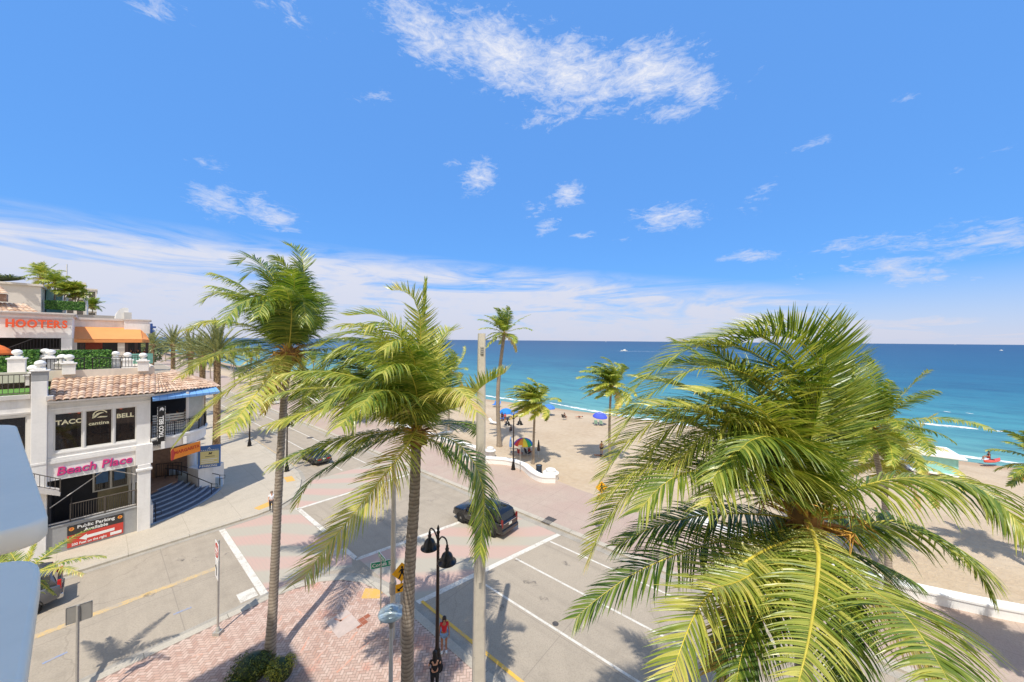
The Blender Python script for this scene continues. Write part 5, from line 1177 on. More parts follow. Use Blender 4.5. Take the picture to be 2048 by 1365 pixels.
# ---------------------------------------------------------------- beach things
def umbrella(label, loc, cols, Rr=1.15, H=2.1, tilt=(0,0), group='beach umbrellas', closed=False):
    o = thing('beach_umbrella', label, 'umbrella', loc, 0, group); o.rotation_euler = (R(tilt[0]), R(tilt[1]), .4)
    mb = MB(); mb.tube([(0,0,0),(0,0,H+.06)], .022, 7); mb.build('pole', m_palegrey, o)
    if closed:
        mb = MB(); mb.lathe([(.16,.8),(.19,1.0),(.13,1.6),(.05,2.1),(0,2.15)], (0,0,0), 9); mb.build('canopy', simple('closed_%02x%02x%02x' % cols[0], cols[0], .8), o); return o
    n = 8 if len(cols) < 3 else len(cols)*2; ms = [simple('canvas_%02x%02x%02x' % c, c, .8, 0, .06) for c in cols]; mb = MB(); k = 5
    for i in range(n):
        a0, a1 = 2*math.pi*i/n, 2*math.pi*(i+1)/n; am = (a0+a1)/2; vs_ = []
        for j in range(k+1):
            f = j/k; rr = Rr*math.sin(f*1.25)/math.sin(1.25); z = H-.55*Rr*(1-math.cos(f*1.25))/(1-math.cos(1.25))
            for a, sg in ((a0,0),(am,1),(a1,0)): vs_.append((rr*math.cos(a)*(1-.03*sg*f), rr*math.sin(a)*(1-.03*sg*f), z-.03*sg*f+(.0)))
        vs_ += [(x*1.0,y*1.0,z-.12) for x,y,z in vs_[-3:]]
        fs = [(j*3+c, j*3+c+1, (j+1)*3+c+1, (j+1)*3+c) for j in range(k+1) for c in range(2)]
        mb.add(vs_, fs, i % len(cols))
    mb.build('canopy', ms, o); mb = MB(); mb.ball((0,0,H+.05), .04, 8, 6); mb.build('finial', m_palegrey, o); return o
BLUE = (36,108,196)
umbrella('rainbow striped parasol on the sand behind the promenade lamp', G(1047,909,.12), [(214,60,60),(236,150,50),(236,214,70),(60,170,100),(40,120,190),(110,70,160)], 1.22, 2.05)
umbrella('violet-blue parasol over two chairs alone on the open sand', G(1199,848,.1), [(74,92,214)], 1.25, 2.0, (6,0))
umbrella('bright blue parasol left of the tallest palm trunk crowd', G(1012,838,.1), [(40,128,214)], 1.3, 1.9)
umbrella('blue parasol near the water behind the beach palm crown', G(1098,830,.1), [(70,124,204)], 1.2, 2.0)
umbrella('folded dark parasol standing behind the beach palm trunk', G(1077,915,.1), [(70,60,58)], closed=True)
umbrella('folded blue and white parasol beside the promenade lamp', G(1021,907,.1), [(120,160,210)], closed=True)
for i,(a,b,c,l) in enumerate(((55,72,BLUE,'blue parasol in the rows up the coast nearest the water'),(50,80,(36,118,206),'blue parasol in the rows up the coast, second from the water'),(56,92,(60,150,200),'light blue parasol far up the beach'),(47,96,(240,240,236),'white parasol far up the beach'),(52,112,BLUE,'blue parasol farthest up the beach'),(42,70,(214,120,50),'orange parasol up the beach behind the middle palm'))):
    umbrella(l, AB(a,b,.1), [c], 1.2, 2.0)
m_lblue = simple('lounger_blue', (52,120,200), .7); m_lwhite = simple('lounger_white', (232,232,228), .7)
def lounger(label, loc, rz, mat, group='beach loungers'):
    o = thing('sun_lounger', label, 'sun lounger', loc, rz, group)
    mb = MB(); mb.cbox(-.35,.35,-.95,.35,.30,.38,.03); mb.build('seat', mat, o)
    mb = MB(); mb.M = TM((0,.35,.34), rx=R(48)); mb.cbox(-.35,.35,0,.8,-.03,.05,.03); mb.build('backrest', mat, o)
    for x, y in ((-.3,-.85),(.3,-.85),(-.3,.3),(.3,.3)): mb = MB(); mb.tube([(x,y,0),(x,y,.32)], .025, 6); mb.build('leg', m_palegrey, o)
    return o
def chair(label, loc, rz, mat, group='low beach chairs'):
    o = thing('beach_chair', label, 'chair', loc, rz, group)
    mb = MB(); mb.cbox(-.27,.27,-.28,.25,.26,.31,.02); mb.build('seat', mat, o)
    mb = MB(); mb.M = TM((0,-.26,.28), rx=R(18)); mb.cbox(-.27,.27,-.03,.03,0,.68,.02); mb.build('backrest', mat, o)
    for s in (-1,1):
        mb = MB(); mb.tube([(s*.3,.25,0),(s*.3,.25,.5),(s*.3,-.32,.5)], .02, 6); mb.tube([(s*.3,-.3,0),(s*.3,-.3,.5)], .02, 6); mb.build('frame', m_palegrey, o)
    return o
rr = -PHI
lounger('blue lounger pair nearest the tall palm crown, left one', G(990,812,.1), rr+R(30), m_lblue); lounger('blue lounger just right of the tall pole on the upper beach', G(996.5,813,.1), rr+R(34), m_lblue)
lounger('white lounger draped with a towel left of the tallest palm trunk', G(987,849,.1), R(60), m_lwhite)
lounger('blue lounger under the bright blue parasol', G(1006,840,.1), R(-20), m_lblue); lounger('blue lounger right of the bright blue parasol', G(1029,832,.1), R(-30), m_lblue)
chair('pale green beach chair on the left under the violet-blue parasol', G(1192,850.5,.1), R(-20), simple('chair_green', (150,190,170), .7)); chair('pale green beach chair on the right under the violet-blue parasol', G(1203,851,.1), R(-30), simple('chair_green2', (160,196,176), .7))
chair('dark beach chair of the sitter near the water', G(1128,838.5,.1), R(-50), simple('chair_dark', (70,66,64), .8)); chair('red beach chair under the rainbow parasol', G(1041,911,.1), R(-30), simple('chair_red', (150,50,50), .8)); chair('dark beach chair beneath the rainbow parasol right side', G(1056,911,.1), R(-60), simple('chair_navy', (44,46,60), .8))
person('person in dark clothes sitting under the rainbow parasol', G(1058,912,.1), R(-50), 'sit', 1.7, 'tan', (150,40,44), (40,40,46))
person('person sitting in the dark beach chair near the water', G(1129,839,.1), R(-50), 'sit', 1.7, 'tan', (60,60,66), (40,44,60))
person('sunbather lying flat on the sand near the water', G(1150,836,.1), R(110), 'stand', 1.7, 'tan', None, (90,60,60), lie=True)
person('person lying on the sand in the palm shade beside the walking beachgoer', G(1188,912,.1), R(70), 'stand', 1.7, 'tan', None, (50,46,60), lie=True)
person('person standing in red by the bright blue parasol', G(1010,845,.1), R(200), 'stand', 1.65, 'tan', (216,80,70), (60,60,70)); person('person in dark swimwear standing beside the bright blue parasol', G(1004,843,.1), R(150), 'stand', 1.7, 'dark', (40,40,44), (40,40,44))
person('person sitting on the sand at the foot of the tallest palm', G(1022,866,.1), R(20), 'sit', 1.6, 'dark', (40,40,46), (40,40,50)); person('bather sitting with the red kayak by the water', G(1978,922,.05), R(60), 'sit', 1.65, 'tan', (60,60,60), (200,60,50))
m_kayak = simple('kayak_red', (216,86,66), .4)
p = G(1984,925,.0); o = thing('kayak', 'red kayak pulled up at the water edge on the right', 'kayak', p, R(15)); mb = MB(); loft(mb, [[(x, w*math.cos(a), .16+.16*math.sin(a)+lf) for a in [k*math.pi/4 for k in range(8)]] for x, w, lf in ((-1.6,.03,.12),(-1.1,.25,.04),(0,.36,0),(1.1,.25,.04),(1.6,.03,.12))]); mb.build('hull', m_kayak, o); mb = MB(); mb.lathe([(.2,.3),(.22,.36),(.14,.33)], (0,0,0), 14); mb.build('cockpit', m_trim, o)
p = G(2040,958,.1); o = thing('marker_cone', 'orange marker on the sand at the right edge', 'cone', p); mb = MB(); mb.lathe([(.3,0),(.3,.05),(.19,.06),(.05,.8),(0,.82)], (0,0,0), 14); mb.build('cone', simple('cone_orange', (236,104,40), .6), o); mb = MB(); mb.lathe([(.137,.38),(.117,.5)], (0,0,0), 14); mb.build('band', m_signw, o)
# lifeguard hut: white deck roof, teal walls
p = G(1858,944,.1); o = thing('lifeguard_hut', 'white-roofed teal lifeguard hut half hidden by the promenade palms', 'hut', p, PHI+R(4))
m_teal = simple('teal_paint', (150,208,196), .6); m_hutw = simple('hut_white', (240,240,236), .6, 0, .04)
mb = MB(); mb.wall('x', -1.5, -1.4, -2.2, 2.2, .6, 2.3, [(-1.4,-.4,1.2,2.0),(.4,1.6,1.2,2.0)]); mb.wall('x', 1.4, 1.5, -2.2, 2.2, .6, 2.3, []); mb.wall('y', -2.2, -2.1, -1.39, 1.39, .6, 2.3, []); mb.wall('y', 2.1, 2.2, -1.39, 1.39, .6, 2.3, [(-.5,.5,.7,2.1)]); mb.build('wall', m_teal, o)
mb = MB(); mb.cbox(-2.6,2.6,-2.0,2.0,2.3,2.5,.05); mb.build('roof', m_hutw, o); mb = MB(); mb.cbox(-2.6,3.4,-1.9,1.9,.45,.6,.03); mb.build('deck', m_hutw, o)
for x in (-2.3,0,2.3):
    for y in (-1.6,1.6): mb = MB(); mb.box(x-.08,x+.08,y-.08,y+.08,0,.46); mb.build('stilt', m_hutw, o)
mb = MB(); mb.tube([(-2.4,1.8,2.4),(-2.4,1.8,5.4)], .04, 6); mb.build('flagpole', m_hutw, o)
# boats out at sea
def boat(label, px, py, L, H, rz=0):
    p = G(px, py, -.55); o = thing('boat', label, 'boat', p, rz, 'boats out at sea'); mb = MB()
    loft(mb, [[(x*L, w*L, 0),(x*L, w*L*1.25, z*L),(x*L, -w*L*1.25, z*L),(x*L, -w*L, 0)] for x, w, z in ((-.5,.12,.1),(0,.14,.11),(.3,.1,.13),(.5,.015,.16))], 0, False); mb.build('hull', m_cartw, o)
    mb = MB(); mb.cbox(-.25*L,.12*L,-.09*L,.09*L,.09*L,.22*L,.015*L); mb.box(-.2*L,.04*L,-.08*L,.08*L,.26*L,.28*L); mb.box(-.19*L,-.17*L,-.07*L,.07*L,.2*L,.27*L); mb.build('cabin', m_cartw, o)
    mb = MB(); mb.tube([(-.05*L,0,.25*L),(-.06*L,0,H)], .012*L, 5); mb.build('mast', m_palegrey, o); return o
boat('white motorboat on the right half of the sea below the horizon', 2003, 702, 9, 4, R(8)); boat('small boat on the horizon right of the tallest palm', 1212, 684.5, 24, 12, R(5)); boat('tiny boat on the horizon above the near palm', 1385, 686, 40, 20, R(0)); boat('tiny boat on the horizon at far right', 1910, 690.0, 30, 14, R(170)); boat('speedboat at the head of a long white wake', 1248, 702.6, 10, 3, R(180))

# ---------------------------------------------------------------- buildings (street frame: x = a, y = b)
ORG = {}
def bthing(name, label, cat, a, b, z=0.0, rz=0.0, group=None):
    o = thing(name, label, cat, AB(a, b, z), PHI+rz, group); ORG[o.name] = (a, b, z, rz); return o
def bm_(o):
    m = MB(); a, b, z, rz = ORG[o.name]; m.M = Matrix.Rotation(-rz, 4, 'Z') @ Matrix.Translation((-a, -b, -z)); return m
m_stucco = simple('stucco_white', (234,230,223), .85, 0, .07, .8, .06); m_stucco2 = simple('stucco_warm', (214,202,186), .85, 0, .08, .8, .06)
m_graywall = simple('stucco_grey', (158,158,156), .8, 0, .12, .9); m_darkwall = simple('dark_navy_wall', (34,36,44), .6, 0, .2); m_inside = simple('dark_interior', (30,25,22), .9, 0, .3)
m_frame = simple('window_frame', (222,218,208), .5, 0, .05); m_trimw = simple('cornice', (206,200,192), .8, 0, .1, 1.5)
m_winglass, t, b = newmat('window_glass'); b.inputs['Base Color'].default_value = (.03,.022,.016,1); b.inputs['Roughness'].default_value = .03; b.inputs['Specular IOR Level'].default_value = 1.0; b.inputs['Alpha'].default_value = .55
m_cream = simple('letter_cream', (244,234,190), .5, 0, .03); m_orangeletter = simple('letter_orange', (236,92,48), .5, 0, .06)
m_pink = simple('letter_pink', (222,62,128), .45, 0, .08); m_bluetrim = simple('letter_blue', (120,126,186), .5)
m_redsign = simple('parking_sign_red', (204,66,54), .5, 0, .08); m_darksign = simple('parking_sign_dark', (56,52,50), .5)
m_orange = simple('awning_orange', (228,148,84), .75, 0, .06, 1.2); m_blueawn, t, b = newmat('awning_blue_metal'); v = obj_co(t)
sp = t.n('ShaderNodeSeparateXYZ'); t.l(v, sp.inputs[0]); fr = t.m('FRACT', t.m('MULTIPLY', sp.outputs[0], 2.2)); t.l(t.mix(t.m('LESS_THAN', fr, .07), lin((128,176,224)), lin((84,130,190))), b.inputs['Base Color']); b.inputs['Roughness'].default_value = .4
m_turf = simple('green_turf', (96,140,56), .95, 0, .2, 5); m_terr = simple('terrace_floor', (196,186,170), .9, 0, .1)
m_step = simple('slate_step', (86,98,116), .6, 0, .25, 3); m_nosing = simple('step_nosing', (146,164,184), .6, 0, .2, 3); m_brownfloor = simple('brown_paver', (136,108,88), .9, 0, .25, 4)
m_iron2 = simple('iron_railing', (44,40,40), .5, .3, .1); m_rail = simple('bronze_railing', (96,88,80), .5, .3, .1)
m_tile, t, b = newmat('clay_roof_tile'); v = obj_co(t)
at = t.n('ShaderNodeAttribute', attribute_name='tint'); nz = t.noise(v, 1.3, 6, .65)
col = t.ramp(at.outputs['Fac'], [(0, lin((150,118,98))), (.3, lin((188,156,128))), (.6, lin((208,182,156))), (1, lin((172,134,108)))])
col = t.mix(t.m('MULTIPLY_ADD', nz, 4, -2, clamp=True), col, lin((222,200,180))); col = t.mix(t.m('MULTIPLY', t.m('MULTIPLY_ADD', t.noise(v, 3.1, 5, .7), 5, -3.0, clamp=True), .6), col, lin((110,92,84)))
t.l(col, b.inputs['Base Color']); b.inputs['Roughness'].default_value = .85
def tile_roof(mb, p00, p10, p01, p11, tw=.30, th=.46, seed=1, mat=0):
    """barrel-tile field on the quad eave(p00-p10) .. ridge(p01-p11)"""
    p00, p10, p01, p11 = map(Vector, (p00, p10, p01, p11)); r = random.Random(seed)
    nx = max(2, round((p10-p00).length/tw)); ny = max(2, round((p01-p00).length/th)); up = (p10-p00).cross(p01-p00).normalized()
    if up.z < 0: up = -up
    for j in range(ny):
        off = r.uniform(-.01,.01)
        for i in range(nx):
            tin = max(.02, r.random()); vs_ = []; jit = r.uniform(-.012,.012)
            for v0, dz in ((j/ny, .085), (min(1, (j+1.12)/ny), .035)):
                for k in range(7):
                    u = (i+k/6)/nx; q = p00.lerp(p10, u).lerp(p01.lerp(p11, u), v0); h = .075*math.sin(math.pi*k/6)-.02*(k in (0,6))
                    vs_.append(q+up*(h+dz+jit))
            fs = [(k, k+1, 7+k+1, 7+k) for k in range(6)]; mb.add(vs_, fs, mat, tin, True)
            lip = [p-up*.035 for p in vs_[:7]]; mb.add(vs_[:7]+lip, [(k, 7+k, 7+k+1, k+1) for k in range(6)], mat, max(.02, tin*.5))
def rail(mb, pts, z0, h, sp=.13, rb=.012, rr=.028, posts=1.6, mid=True, mat=0):
    pts = [Vector((p[0], p[1], z0 if len(p) < 3 else p[2])) for p in pts]
    for a, b_ in zip(pts[:-1], pts[1:]):
        L = (b_-a).length; n = max(1, int(L/sp))
        mb.tube([a+UP*h, b_+UP*h], rr, 6, mat); mb.tube([a+UP*.1, b_+UP*.1], rr*.8, 5, mat)
        for i in range(n+1):
            q = a.lerp(b_, i/n); mb.tube([q+UP*.1, q+UP*h], rb, 4, mat, smooth=False)
        k = max(1, round(L/posts))
        for i in range(k+1): q = a.lerp(b_, i/k); mb.box(q.x-.03,q.x+.03,q.y-.03,q.y+.03,q.z,q.z+h+.03,mat)
for mm in (m_stucco, m_wallw, m_stucco2):      # rain streaks and dust
    nt = mm.node_tree; T_ = NT(nt); b_ = nt.nodes['Principled BSDF']; lk = b_.inputs['Base Color'].links[0].from_socket
    v_ = pos(T_); st_n = T_.noise(T_.mapping(v_, scale=(2.2,2.2,.22)), 1.0, 6, .7)
    f_ = T_.m('MULTIPLY', T_.m('MULTIPLY_ADD', st_n, 4.0, -1.95, clamp=True), .22)
    T_.l(T_.mix(f_, lk, lin((150,142,130))), b_.inputs['Base Color'])
BF = 38.0
mall = bthing('shopping_building', 'white corner building with tiled roof, tall upper windows and a roof terrace', 'building', 0, BF)
# front wall of the corner bay, upper floor windows, ground-floor opening
mb = bm_(mall)
wins = [(-1.72,-.50,6.85,9.38),(-.42,.86,6.85,9.38),(.94,2.02,6.85,9.38)]
mb.wall('x', BF, BF+.3, -1.95, 2.74, 5.0, 10.22, wins)
mb.wall('x', BF, BF+.3, -12, -2.62, 6.4, 10.75, [(-11.2,-7.4,6.8,9.4),(-6.9,-2.75,6.8,9.4)])
mb.wall('x', BF, BF+.3, -12, -2.62, 0, 6.4, [(-11,-7.6,0.02,3.6),(-6.8,-3.4,0.02,3.6)])
mb.box(2.44,2.74,BF+.302,46,5.0,10.22); mb.box(2.44,2.74,42.6,46,0,5.0)
mb.box(-12,2.43,BF+3.6,BF+3.8,0,5.0); mb.box(-12,2.43,BF+.302,BF+14,10.0,10.2); mb.box(-12,2.43,BF+.302,BF+10,5.0,5.25)
mb.build('front_wall', m_stucco, mall)
m_wood = simple('interior_wood', (150,104,66), .6, 0, .4, 2); m_lampr = simple('pendant_lamp', (240,90,40), .5, 0, 0, emit=1.5)
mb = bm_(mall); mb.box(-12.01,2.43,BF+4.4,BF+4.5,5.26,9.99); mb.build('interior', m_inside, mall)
mb = bm_(mall); mb.box(-12,2.4,BF+.31,BF+4.39,5.3,6.7); mb.build('interior_floor', m_wood, mall)
rw = random.Random(8)
for i in range(9):
    x = -1.6+i*.47; mb = bm_(mall); w = rw.uniform(.04,.12); y = BF+rw.uniform(1.2,4.0); mb.box(x-w,x+w,y,y+.1,6.71,6.9+rw.uniform(.6,2.7)); mb.build('interior_post', m_wood if i % 2 else m_graywall, mall)
for i in range(6):
    x = -1.5+i*.65; mb = bm_(mall); y = BF+rw.uniform(.8,2.4); mb.lathe([(.3,0),(.3,.04)], (x,y,7.35), 14); mb.tube([(x,y,6.7),(x,y,7.35)], .03, 5); mb.build('table', m_wood, mall)
    mb = bm_(mall); mb.box(x+.2,x+.5,y+.1,y+.16,6.9,7.7); mb.build('chair_back', m_frame if i % 2 else m_wood, mall)
for x, z in ((-1.1,9.15),(-.7,9.1),(1.3,9.1),(.2,9.2)): mb = bm_(mall); mb.ball((x,BF+1.6,z), (.07,.07,.09), 10, 8); mb.build('pendant_lamp', m_lampr, mall)
# pier, pilaster, base wall, cornices
mb = bm_(mall); mb.cbox(2.08,2.76,BF-.34,BF+.33,0,5.02,.03); mb.cbox(2.0,2.84,BF-.42,BF+.41,4.55,4.72,.03); mb.cbox(1.98,2.86,BF-.3,BF-.01,5.02,6.5,.02); mb.build('pier', m_stucco, mall)
mb = bm_(mall); mb.cbox(-2.6,-1.96,BF-.28,BF+.31,0,11.6,.03); mb.box(-2.58,-2.0,BF-.31,BF-.27,6.2,6.32); mb.build('pilaster', m_stucco, mall)
mb = bm_(mall); mb.box(-1.95,2.07,BF-.12,BF+.12,0,1.88); mb.cbox(-1.95,2.07,BF-.16,BF+.16,1.88,1.97,.02); mb.build('base_wall', m_graywall, mall)
mb = bm_(mall); mb.box(-1.95,1.97,BF-.1,BF-.005,4.98,6.12); mb.box(-1.95,1.97,BF-.19,BF-.005,6.12,6.3); mb.box(-1.95,2.05,BF-.16,BF-.005,6.31,6.46)
mb.box(-1.7,2.0,BF-.05,BF-.003,6.68,6.78); mb.box(-1.95,2.74,BF-.10,BF-.004,9.62,9.72); mb.box(-1.95,2.9,BF-.5,BF-.01,10.16,10.27); mb.box(-1.95,2.8,BF-.22,BF-.01,9.98,10.155); mb.build('cornice', m_stucco, mall)
mb = bm_(mall); mb.box(-12,-2.62,BF-.16,BF-.005,10.5,10.76); mb.build('parapet_cap', m_trimw, mall)
mb = bm_(mall); mb.box(-12,-2.62,BF-.1,BF-.005,9.55,9.66); mb.build('window_head', m_trimw, mall); mb = bm_(mall); mb.box(-12,-2.7,BF-.06,BF-.004,6.4,6.56); mb.build('string_course', m_trimw, mall)
for i, (x0, x1, z0, z1) in enumerate(wins+[(-11.2,-7.4,6.8,9.4),(-6.9,-2.75,6.8,9.4)]):
    f = bm_(mall); c = BF+.06
    for u0, u1, w0, w1 in ((x0,x0+.07,z0,z1),(x1-.07,x1,z0,z1),(x0+.07,x1-.07,z0,z0+.07),(x0+.07,x1-.07,z1-.07,z1)): f.box(u0+.002,u1-.002,c,c+.1,w0+.002,w1-.002)
    if i > 2: f.box((x0+x1)/2-.035,(x0+x1)/2+.035,c,c+.1,z0+.07,z1-.07)
    w = f.build('window', m_frame, mall)
    q = bm_(mall); q.box(x0+.06,x1-.06,c+.04,c+.055,z0+.06,z1-.06); q.build('pane', m_winglass, w)
    if i < 3:
        q = bm_(mall); cx = (x0+x1)/2; yy = c+.03
        if i == 0: q.text('TACO', .42, FACE(cx+.05,yy,8.72), .006, 0, bold=.013)
        if i == 1:
            q.text('cantina', .33, FACE(cx,yy,8.42), .006, 0, bold=.006)
            M = lambda pts: q.slab([(cx+x, yy, 8.95+z) for x, z in pts], (0,-1,0), .008)
            arc = lambda r0, r1, a0, a1, ox, oz, ky=1: M([(ox+r0*math.cos(R(a)), oz+ky*r0*math.sin(R(a))) for a in range(a0,a1+1,10)]+[(ox+r1*math.cos(R(a)), oz+ky*r1*math.sin(R(a))) for a in range(a1,a0-1,-10)])
            arc(.30,.36,25,205,.06,.02); M([(-.28,-.12),(-.2,-.14),(.02,.1),(.25,.2),(.1,.22),(-.1,.16)]); M([(-.12,-.14),(.34,-.16),(.40,-.1),(.06,-.06)]); M([(-.32,-.16),(-.25,-.16),(-.2,.12),(-.26,.12)])
        if i == 2: q.text('BELL', .42, FACE(cx-.02,yy,8.75), .006, 0, bold=.013)
        q.build('lettering', m_cream, w)
q = bm_(mall); q.box(-3.35,-2.9,BF+.085,BF+.095,8.2,8.75); q.box(-3.32,-2.93,BF+.08,BF+.0845,8.23,8.72); q.build('window_poster', m_signk, mall)
# dark patio under the sign
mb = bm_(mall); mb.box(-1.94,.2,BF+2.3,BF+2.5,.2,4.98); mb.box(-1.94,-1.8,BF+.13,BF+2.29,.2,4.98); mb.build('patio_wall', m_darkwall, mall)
mb = bm_(mall); mb.box(.2,2.42,BF+2.3,BF+2.5,.2,3.0); mb.box(-1.79,2.42,BF+.2,BF+2.29,1.1,1.2); mb.build('patio_wall', simple('tan_tile', (150,138,104), .8, 0, .2, 5), mall)
mb = bm_(mall); mb.box(-.05,1.75,BF+2.18,BF+2.29,3.0,4.9)
w = mb.build('patio_window', m_frame, mall)
q = bm_(mall); q.box(.05,.78,BF+2.14,BF+2.17,3.1,4.8); q.box(.9,1.65,BF+2.14,BF+2.17,3.1,4.8); q.build('pane', m_glassd, w)
q = bm_(mall); q.box(.12,.7,BF+2.11,BF+2.13,3.6,4.6); q.box(1.0,1.56,BF+2.11,BF+2.13,3.6,4.5); q.build('screen', simple('menu_screen', (60,104,150), .4), w)
mb = bm_(mall); mb.box(1.9,2.06,BF+1.6,BF+2.2,1.2,4.97); mb.box(1.74,1.86,BF+2.0,BF+2.15,1.2,4.97); mb.build('door_frame', m_frame, mall)
mb = bm_(mall); rail(mb, [(-1.0,BF-.02,1.97),(2.05,BF-.02,1.97)], 1.97, 1.2, .11, .014, .035, 1.5); rail(mb, [(-1.0,BF+.1,1.97),(-1.0,BF+1.6,1.97)], 1.97, 1.2, .5); mb.build('railing', m_rail, mall)
mb = bm_(mall); mb.box(-1.9,2.05,BF-.04,BF+.06,2.05,2.12); mb.tube([(-1.85,BF-.02,3.2),(.5,BF+.6,4.9)], .03, 6); mb.tube([(2.0,BF+.02,4.3),(.6,BF+.5,4.95)], .03, 6); mb.build('awning_arm', m_trimw, mall)
# small outside stair under the pilaster
mb = bm_(mall); mb.slab([(-3.6,BF-.9,5.1),(-2.6,BF-.9,5.1),(-1.4,BF-.9,4.35),(-1.4,BF-.9,4.1),(-2.6,BF-.9,4.75),(-3.6,BF-.9,4.75)], (0,1,0), .88); mb.build('stair_flank', m_trimw, mall)
mb = bm_(mall); rail(mb, [(-3.6,BF-.85,5.1),(-2.6,BF-.85,5.1),(-1.4,BF-.85,4.35)], 5, .85, .22, .014, .026, 1.2); mb.build('railing', m_rail, mall)
# tiled roof
mb = bm_(mall)
tile_roof(mb, (-1.95,BF-.62,10.26), (2.95,BF-.62,10.26), (-1.95,41.4,11.42), (3.3,41.4,11.42), seed=2)
tile_roof(mb, (2.95,BF-.62,10.27), (7.3,40.9,10.0), (3.3,41.4,11.42), (4.2,42.8,11.4), seed=3)
tile_roof(mb, (7.3,40.9,10.0), (7.6,46,10.0), (4.2,42.8,11.4), (4.6,46,11.4), seed=4)
mb.build('tiled_roof', m_tile, mall)
mb = bm_(mall); mb.prism([(-1.95,BF-.4),(2.95,BF-.4),(7.1,41.1),(7.4,46),(-1.95,46)], 10.05, 10.16); mb.box(-2.0,-1.72,BF-.6,41.4,10.28,10.62); mb.build('roof_deck', m_trimw, mall)
mb = bm_(mall); mb.slab([(2.8,BF-.65,9.84),(7.15,39.75,9.70),(7.0,40.9,10.1),(2.8,BF-.1,10.12)], (0,0,1), .05); mb.slab([(2.8,BF-.66,9.70),(7.15,39.74,9.56),(7.15,39.74,9.70),(2.8,BF-.66,9.835)], (0,1,0), .03); mb.build('blue_awning', m_blueawn, mall)
# rounded balcony
BAL = [(2.78,BF+.02),(4.1,BF+.2),(5.0,BF+.65),(5.7,BF+1.35),(6.2,BF+2.2),(6.45,BF+3.2),(6.5,BF+5),(6.5,46),(2.76,46)]
mb = bm_(mall); mb.prism(BAL, 5.85, 6.8); cx, cy = 3.8, 42.0
big = [(cx+(x-cx)*1.05, cy+(y-cy)*1.05) for x, y in BAL]; big[0] = (2.78, BF-.12); big[-1] = (2.765, 46.02); mb.prism(big, 6.62, 6.78)
for x, y in ((3.4,BF-.0),(4.7,BF+.45)): mb.box(x-.1,x+.1,y-.28,y+.02,5.95,6.5)
mb.build('balcony', m_stucco, mall)
mb = bm_(mall); rail(mb, [(x,y) for x,y in BAL[:7]], 6.8, 1.05, .12, .012, .03, 1.6); mb.build('railing', m_iron2, mall)
mb = bm_(mall)
for j in range(7): mb.box(2.95,4.75,BF+1.2,BF+1.24,7.0+j*.2,7.13+j*.2)
mb.M = mb.M @ TM((5.2,BF+1.9,0), rz=R(38)); 
for j in range(7): mb.box(-.5,.9,-.02,.02,7.0+j*.2,7.13+j*.2)
mb.build('louvre_screen', m_frame, mall)
for x, y in ((4.9,BF+.75),(6.1,BF+2.4)): mb = bm_(mall); mb.cbox(x-.09,x+.09,y-.09,y+.09,6.8,10.04,.02); mb.build('balcony_post', m_trimw, mall)
mb = bm_(mall); mb.slab([(4.98,BF+.86,7.9),(6.05,BF+2.3,7.9),(6.05,BF+2.3,9.95),(4.98,BF+.86,9.95)], (1,-.7,0), .02); mb.build('clear_wind_curtain', simple('clear_vinyl', (170,166,156), .2, 0, .1), mall)
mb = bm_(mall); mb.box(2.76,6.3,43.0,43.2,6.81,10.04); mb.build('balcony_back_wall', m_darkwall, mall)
mb = bm_(mall); mb.lathe([(.42,0),(.42,.12),(.34,.2),(.34,5.6),(.42,5.7),(.42,5.84)], (6.05,45.0,0), 24); mb.build('column', m_stucco, mall)
mb = bm_(mall); mb.box(2.75,6.4,46.0,46.3,0,5.84); mb.build('lobby_back_wall', m_brownfloor, mall)
# roof terrace, parapets, turf
mb = bm_(mall); mb.box(-12,3.2,41.45,62,11.42,11.7); mb.box(-12,3.2,41.3,41.5,11.3,12.02); mb.box(3.0,3.2,41.51,60,11.71,12.1); mb.box(-12,3.2,46.01,62,0,11.41); mb.build('terrace', m_stucco2, mall)
mb = bm_(mall); mb.box(-12,-2.0,BF+.31,41.28,10.76,10.9); mb.build('turf', m_turf, mall)
mb = bm_(mall); rail(mb, [(-12,BF+.1,10.76),(-2.65,BF+.1,10.76)], 10.76, 1.3, .2, .015, .035, 2.0); mb.build('railing', m_rail, mall)
mb = bm_(mall); rail(mb, [(-.1,41.4),(2.75,41.4)], 12.02, .85, .16, .014, .03, 1.4); rail(mb, [(-2.2,41.4),(-.5,41.4)], 12.02, .85, .16, .014, .03, 1.4); rail(mb, [(.9,47),(3.0,46.6)], 11.7, 1.1, .16, .014, .03, 1.4); mb.build('railing', m_iron2, mall)
def ball_pier(label, px, py_bot, b, h, w=.62, zb=None, mat=None):
    x, tt = ray(px, py_bot); s = b/(-x*SP+CP); P = Vector((x*s, s, 0)); a, bb = toAB(P); zb = CAMZ+tt*s if zb is None else zb
    o = bthing('ball_topped_pier', label, 'pier', a, bb, zb, 0, 'white ball-topped piers on the roof terrace'); q = MB(); q.cbox(-w/2,w/2,-w/2,w/2,0,h,.02); q.build('shaft', mat or m_stucco, o)
    q = MB(); q.cbox(-w/2-.07,w/2+.07,-w/2-.07,w/2+.07,h,h+.1,.02); q.cbox(-w*.36,w*.36,-w*.36,w*.36,h+.1,h+.22,.02); q.build('cap', m_stucco, o)
    q = MB(); q.lathe([(.12,h+.2),(.14,h+.26),(.09,h+.32)], (0,0,0), 14); q.ball((0,0,h+.5), (.25,.25,.21), 16, 10); q.build('ball', m_wallw, o); return o
ball_pier('near white ball-topped pier on the corner pilaster, with a weathered grey face', 80, 790, 38.05, .62, .66, 11.6, m_graywall)
ball_pier('white ball-topped pier just left of the corner pilaster pier', 66, 775, 38.7, .6, .6, 11.3)
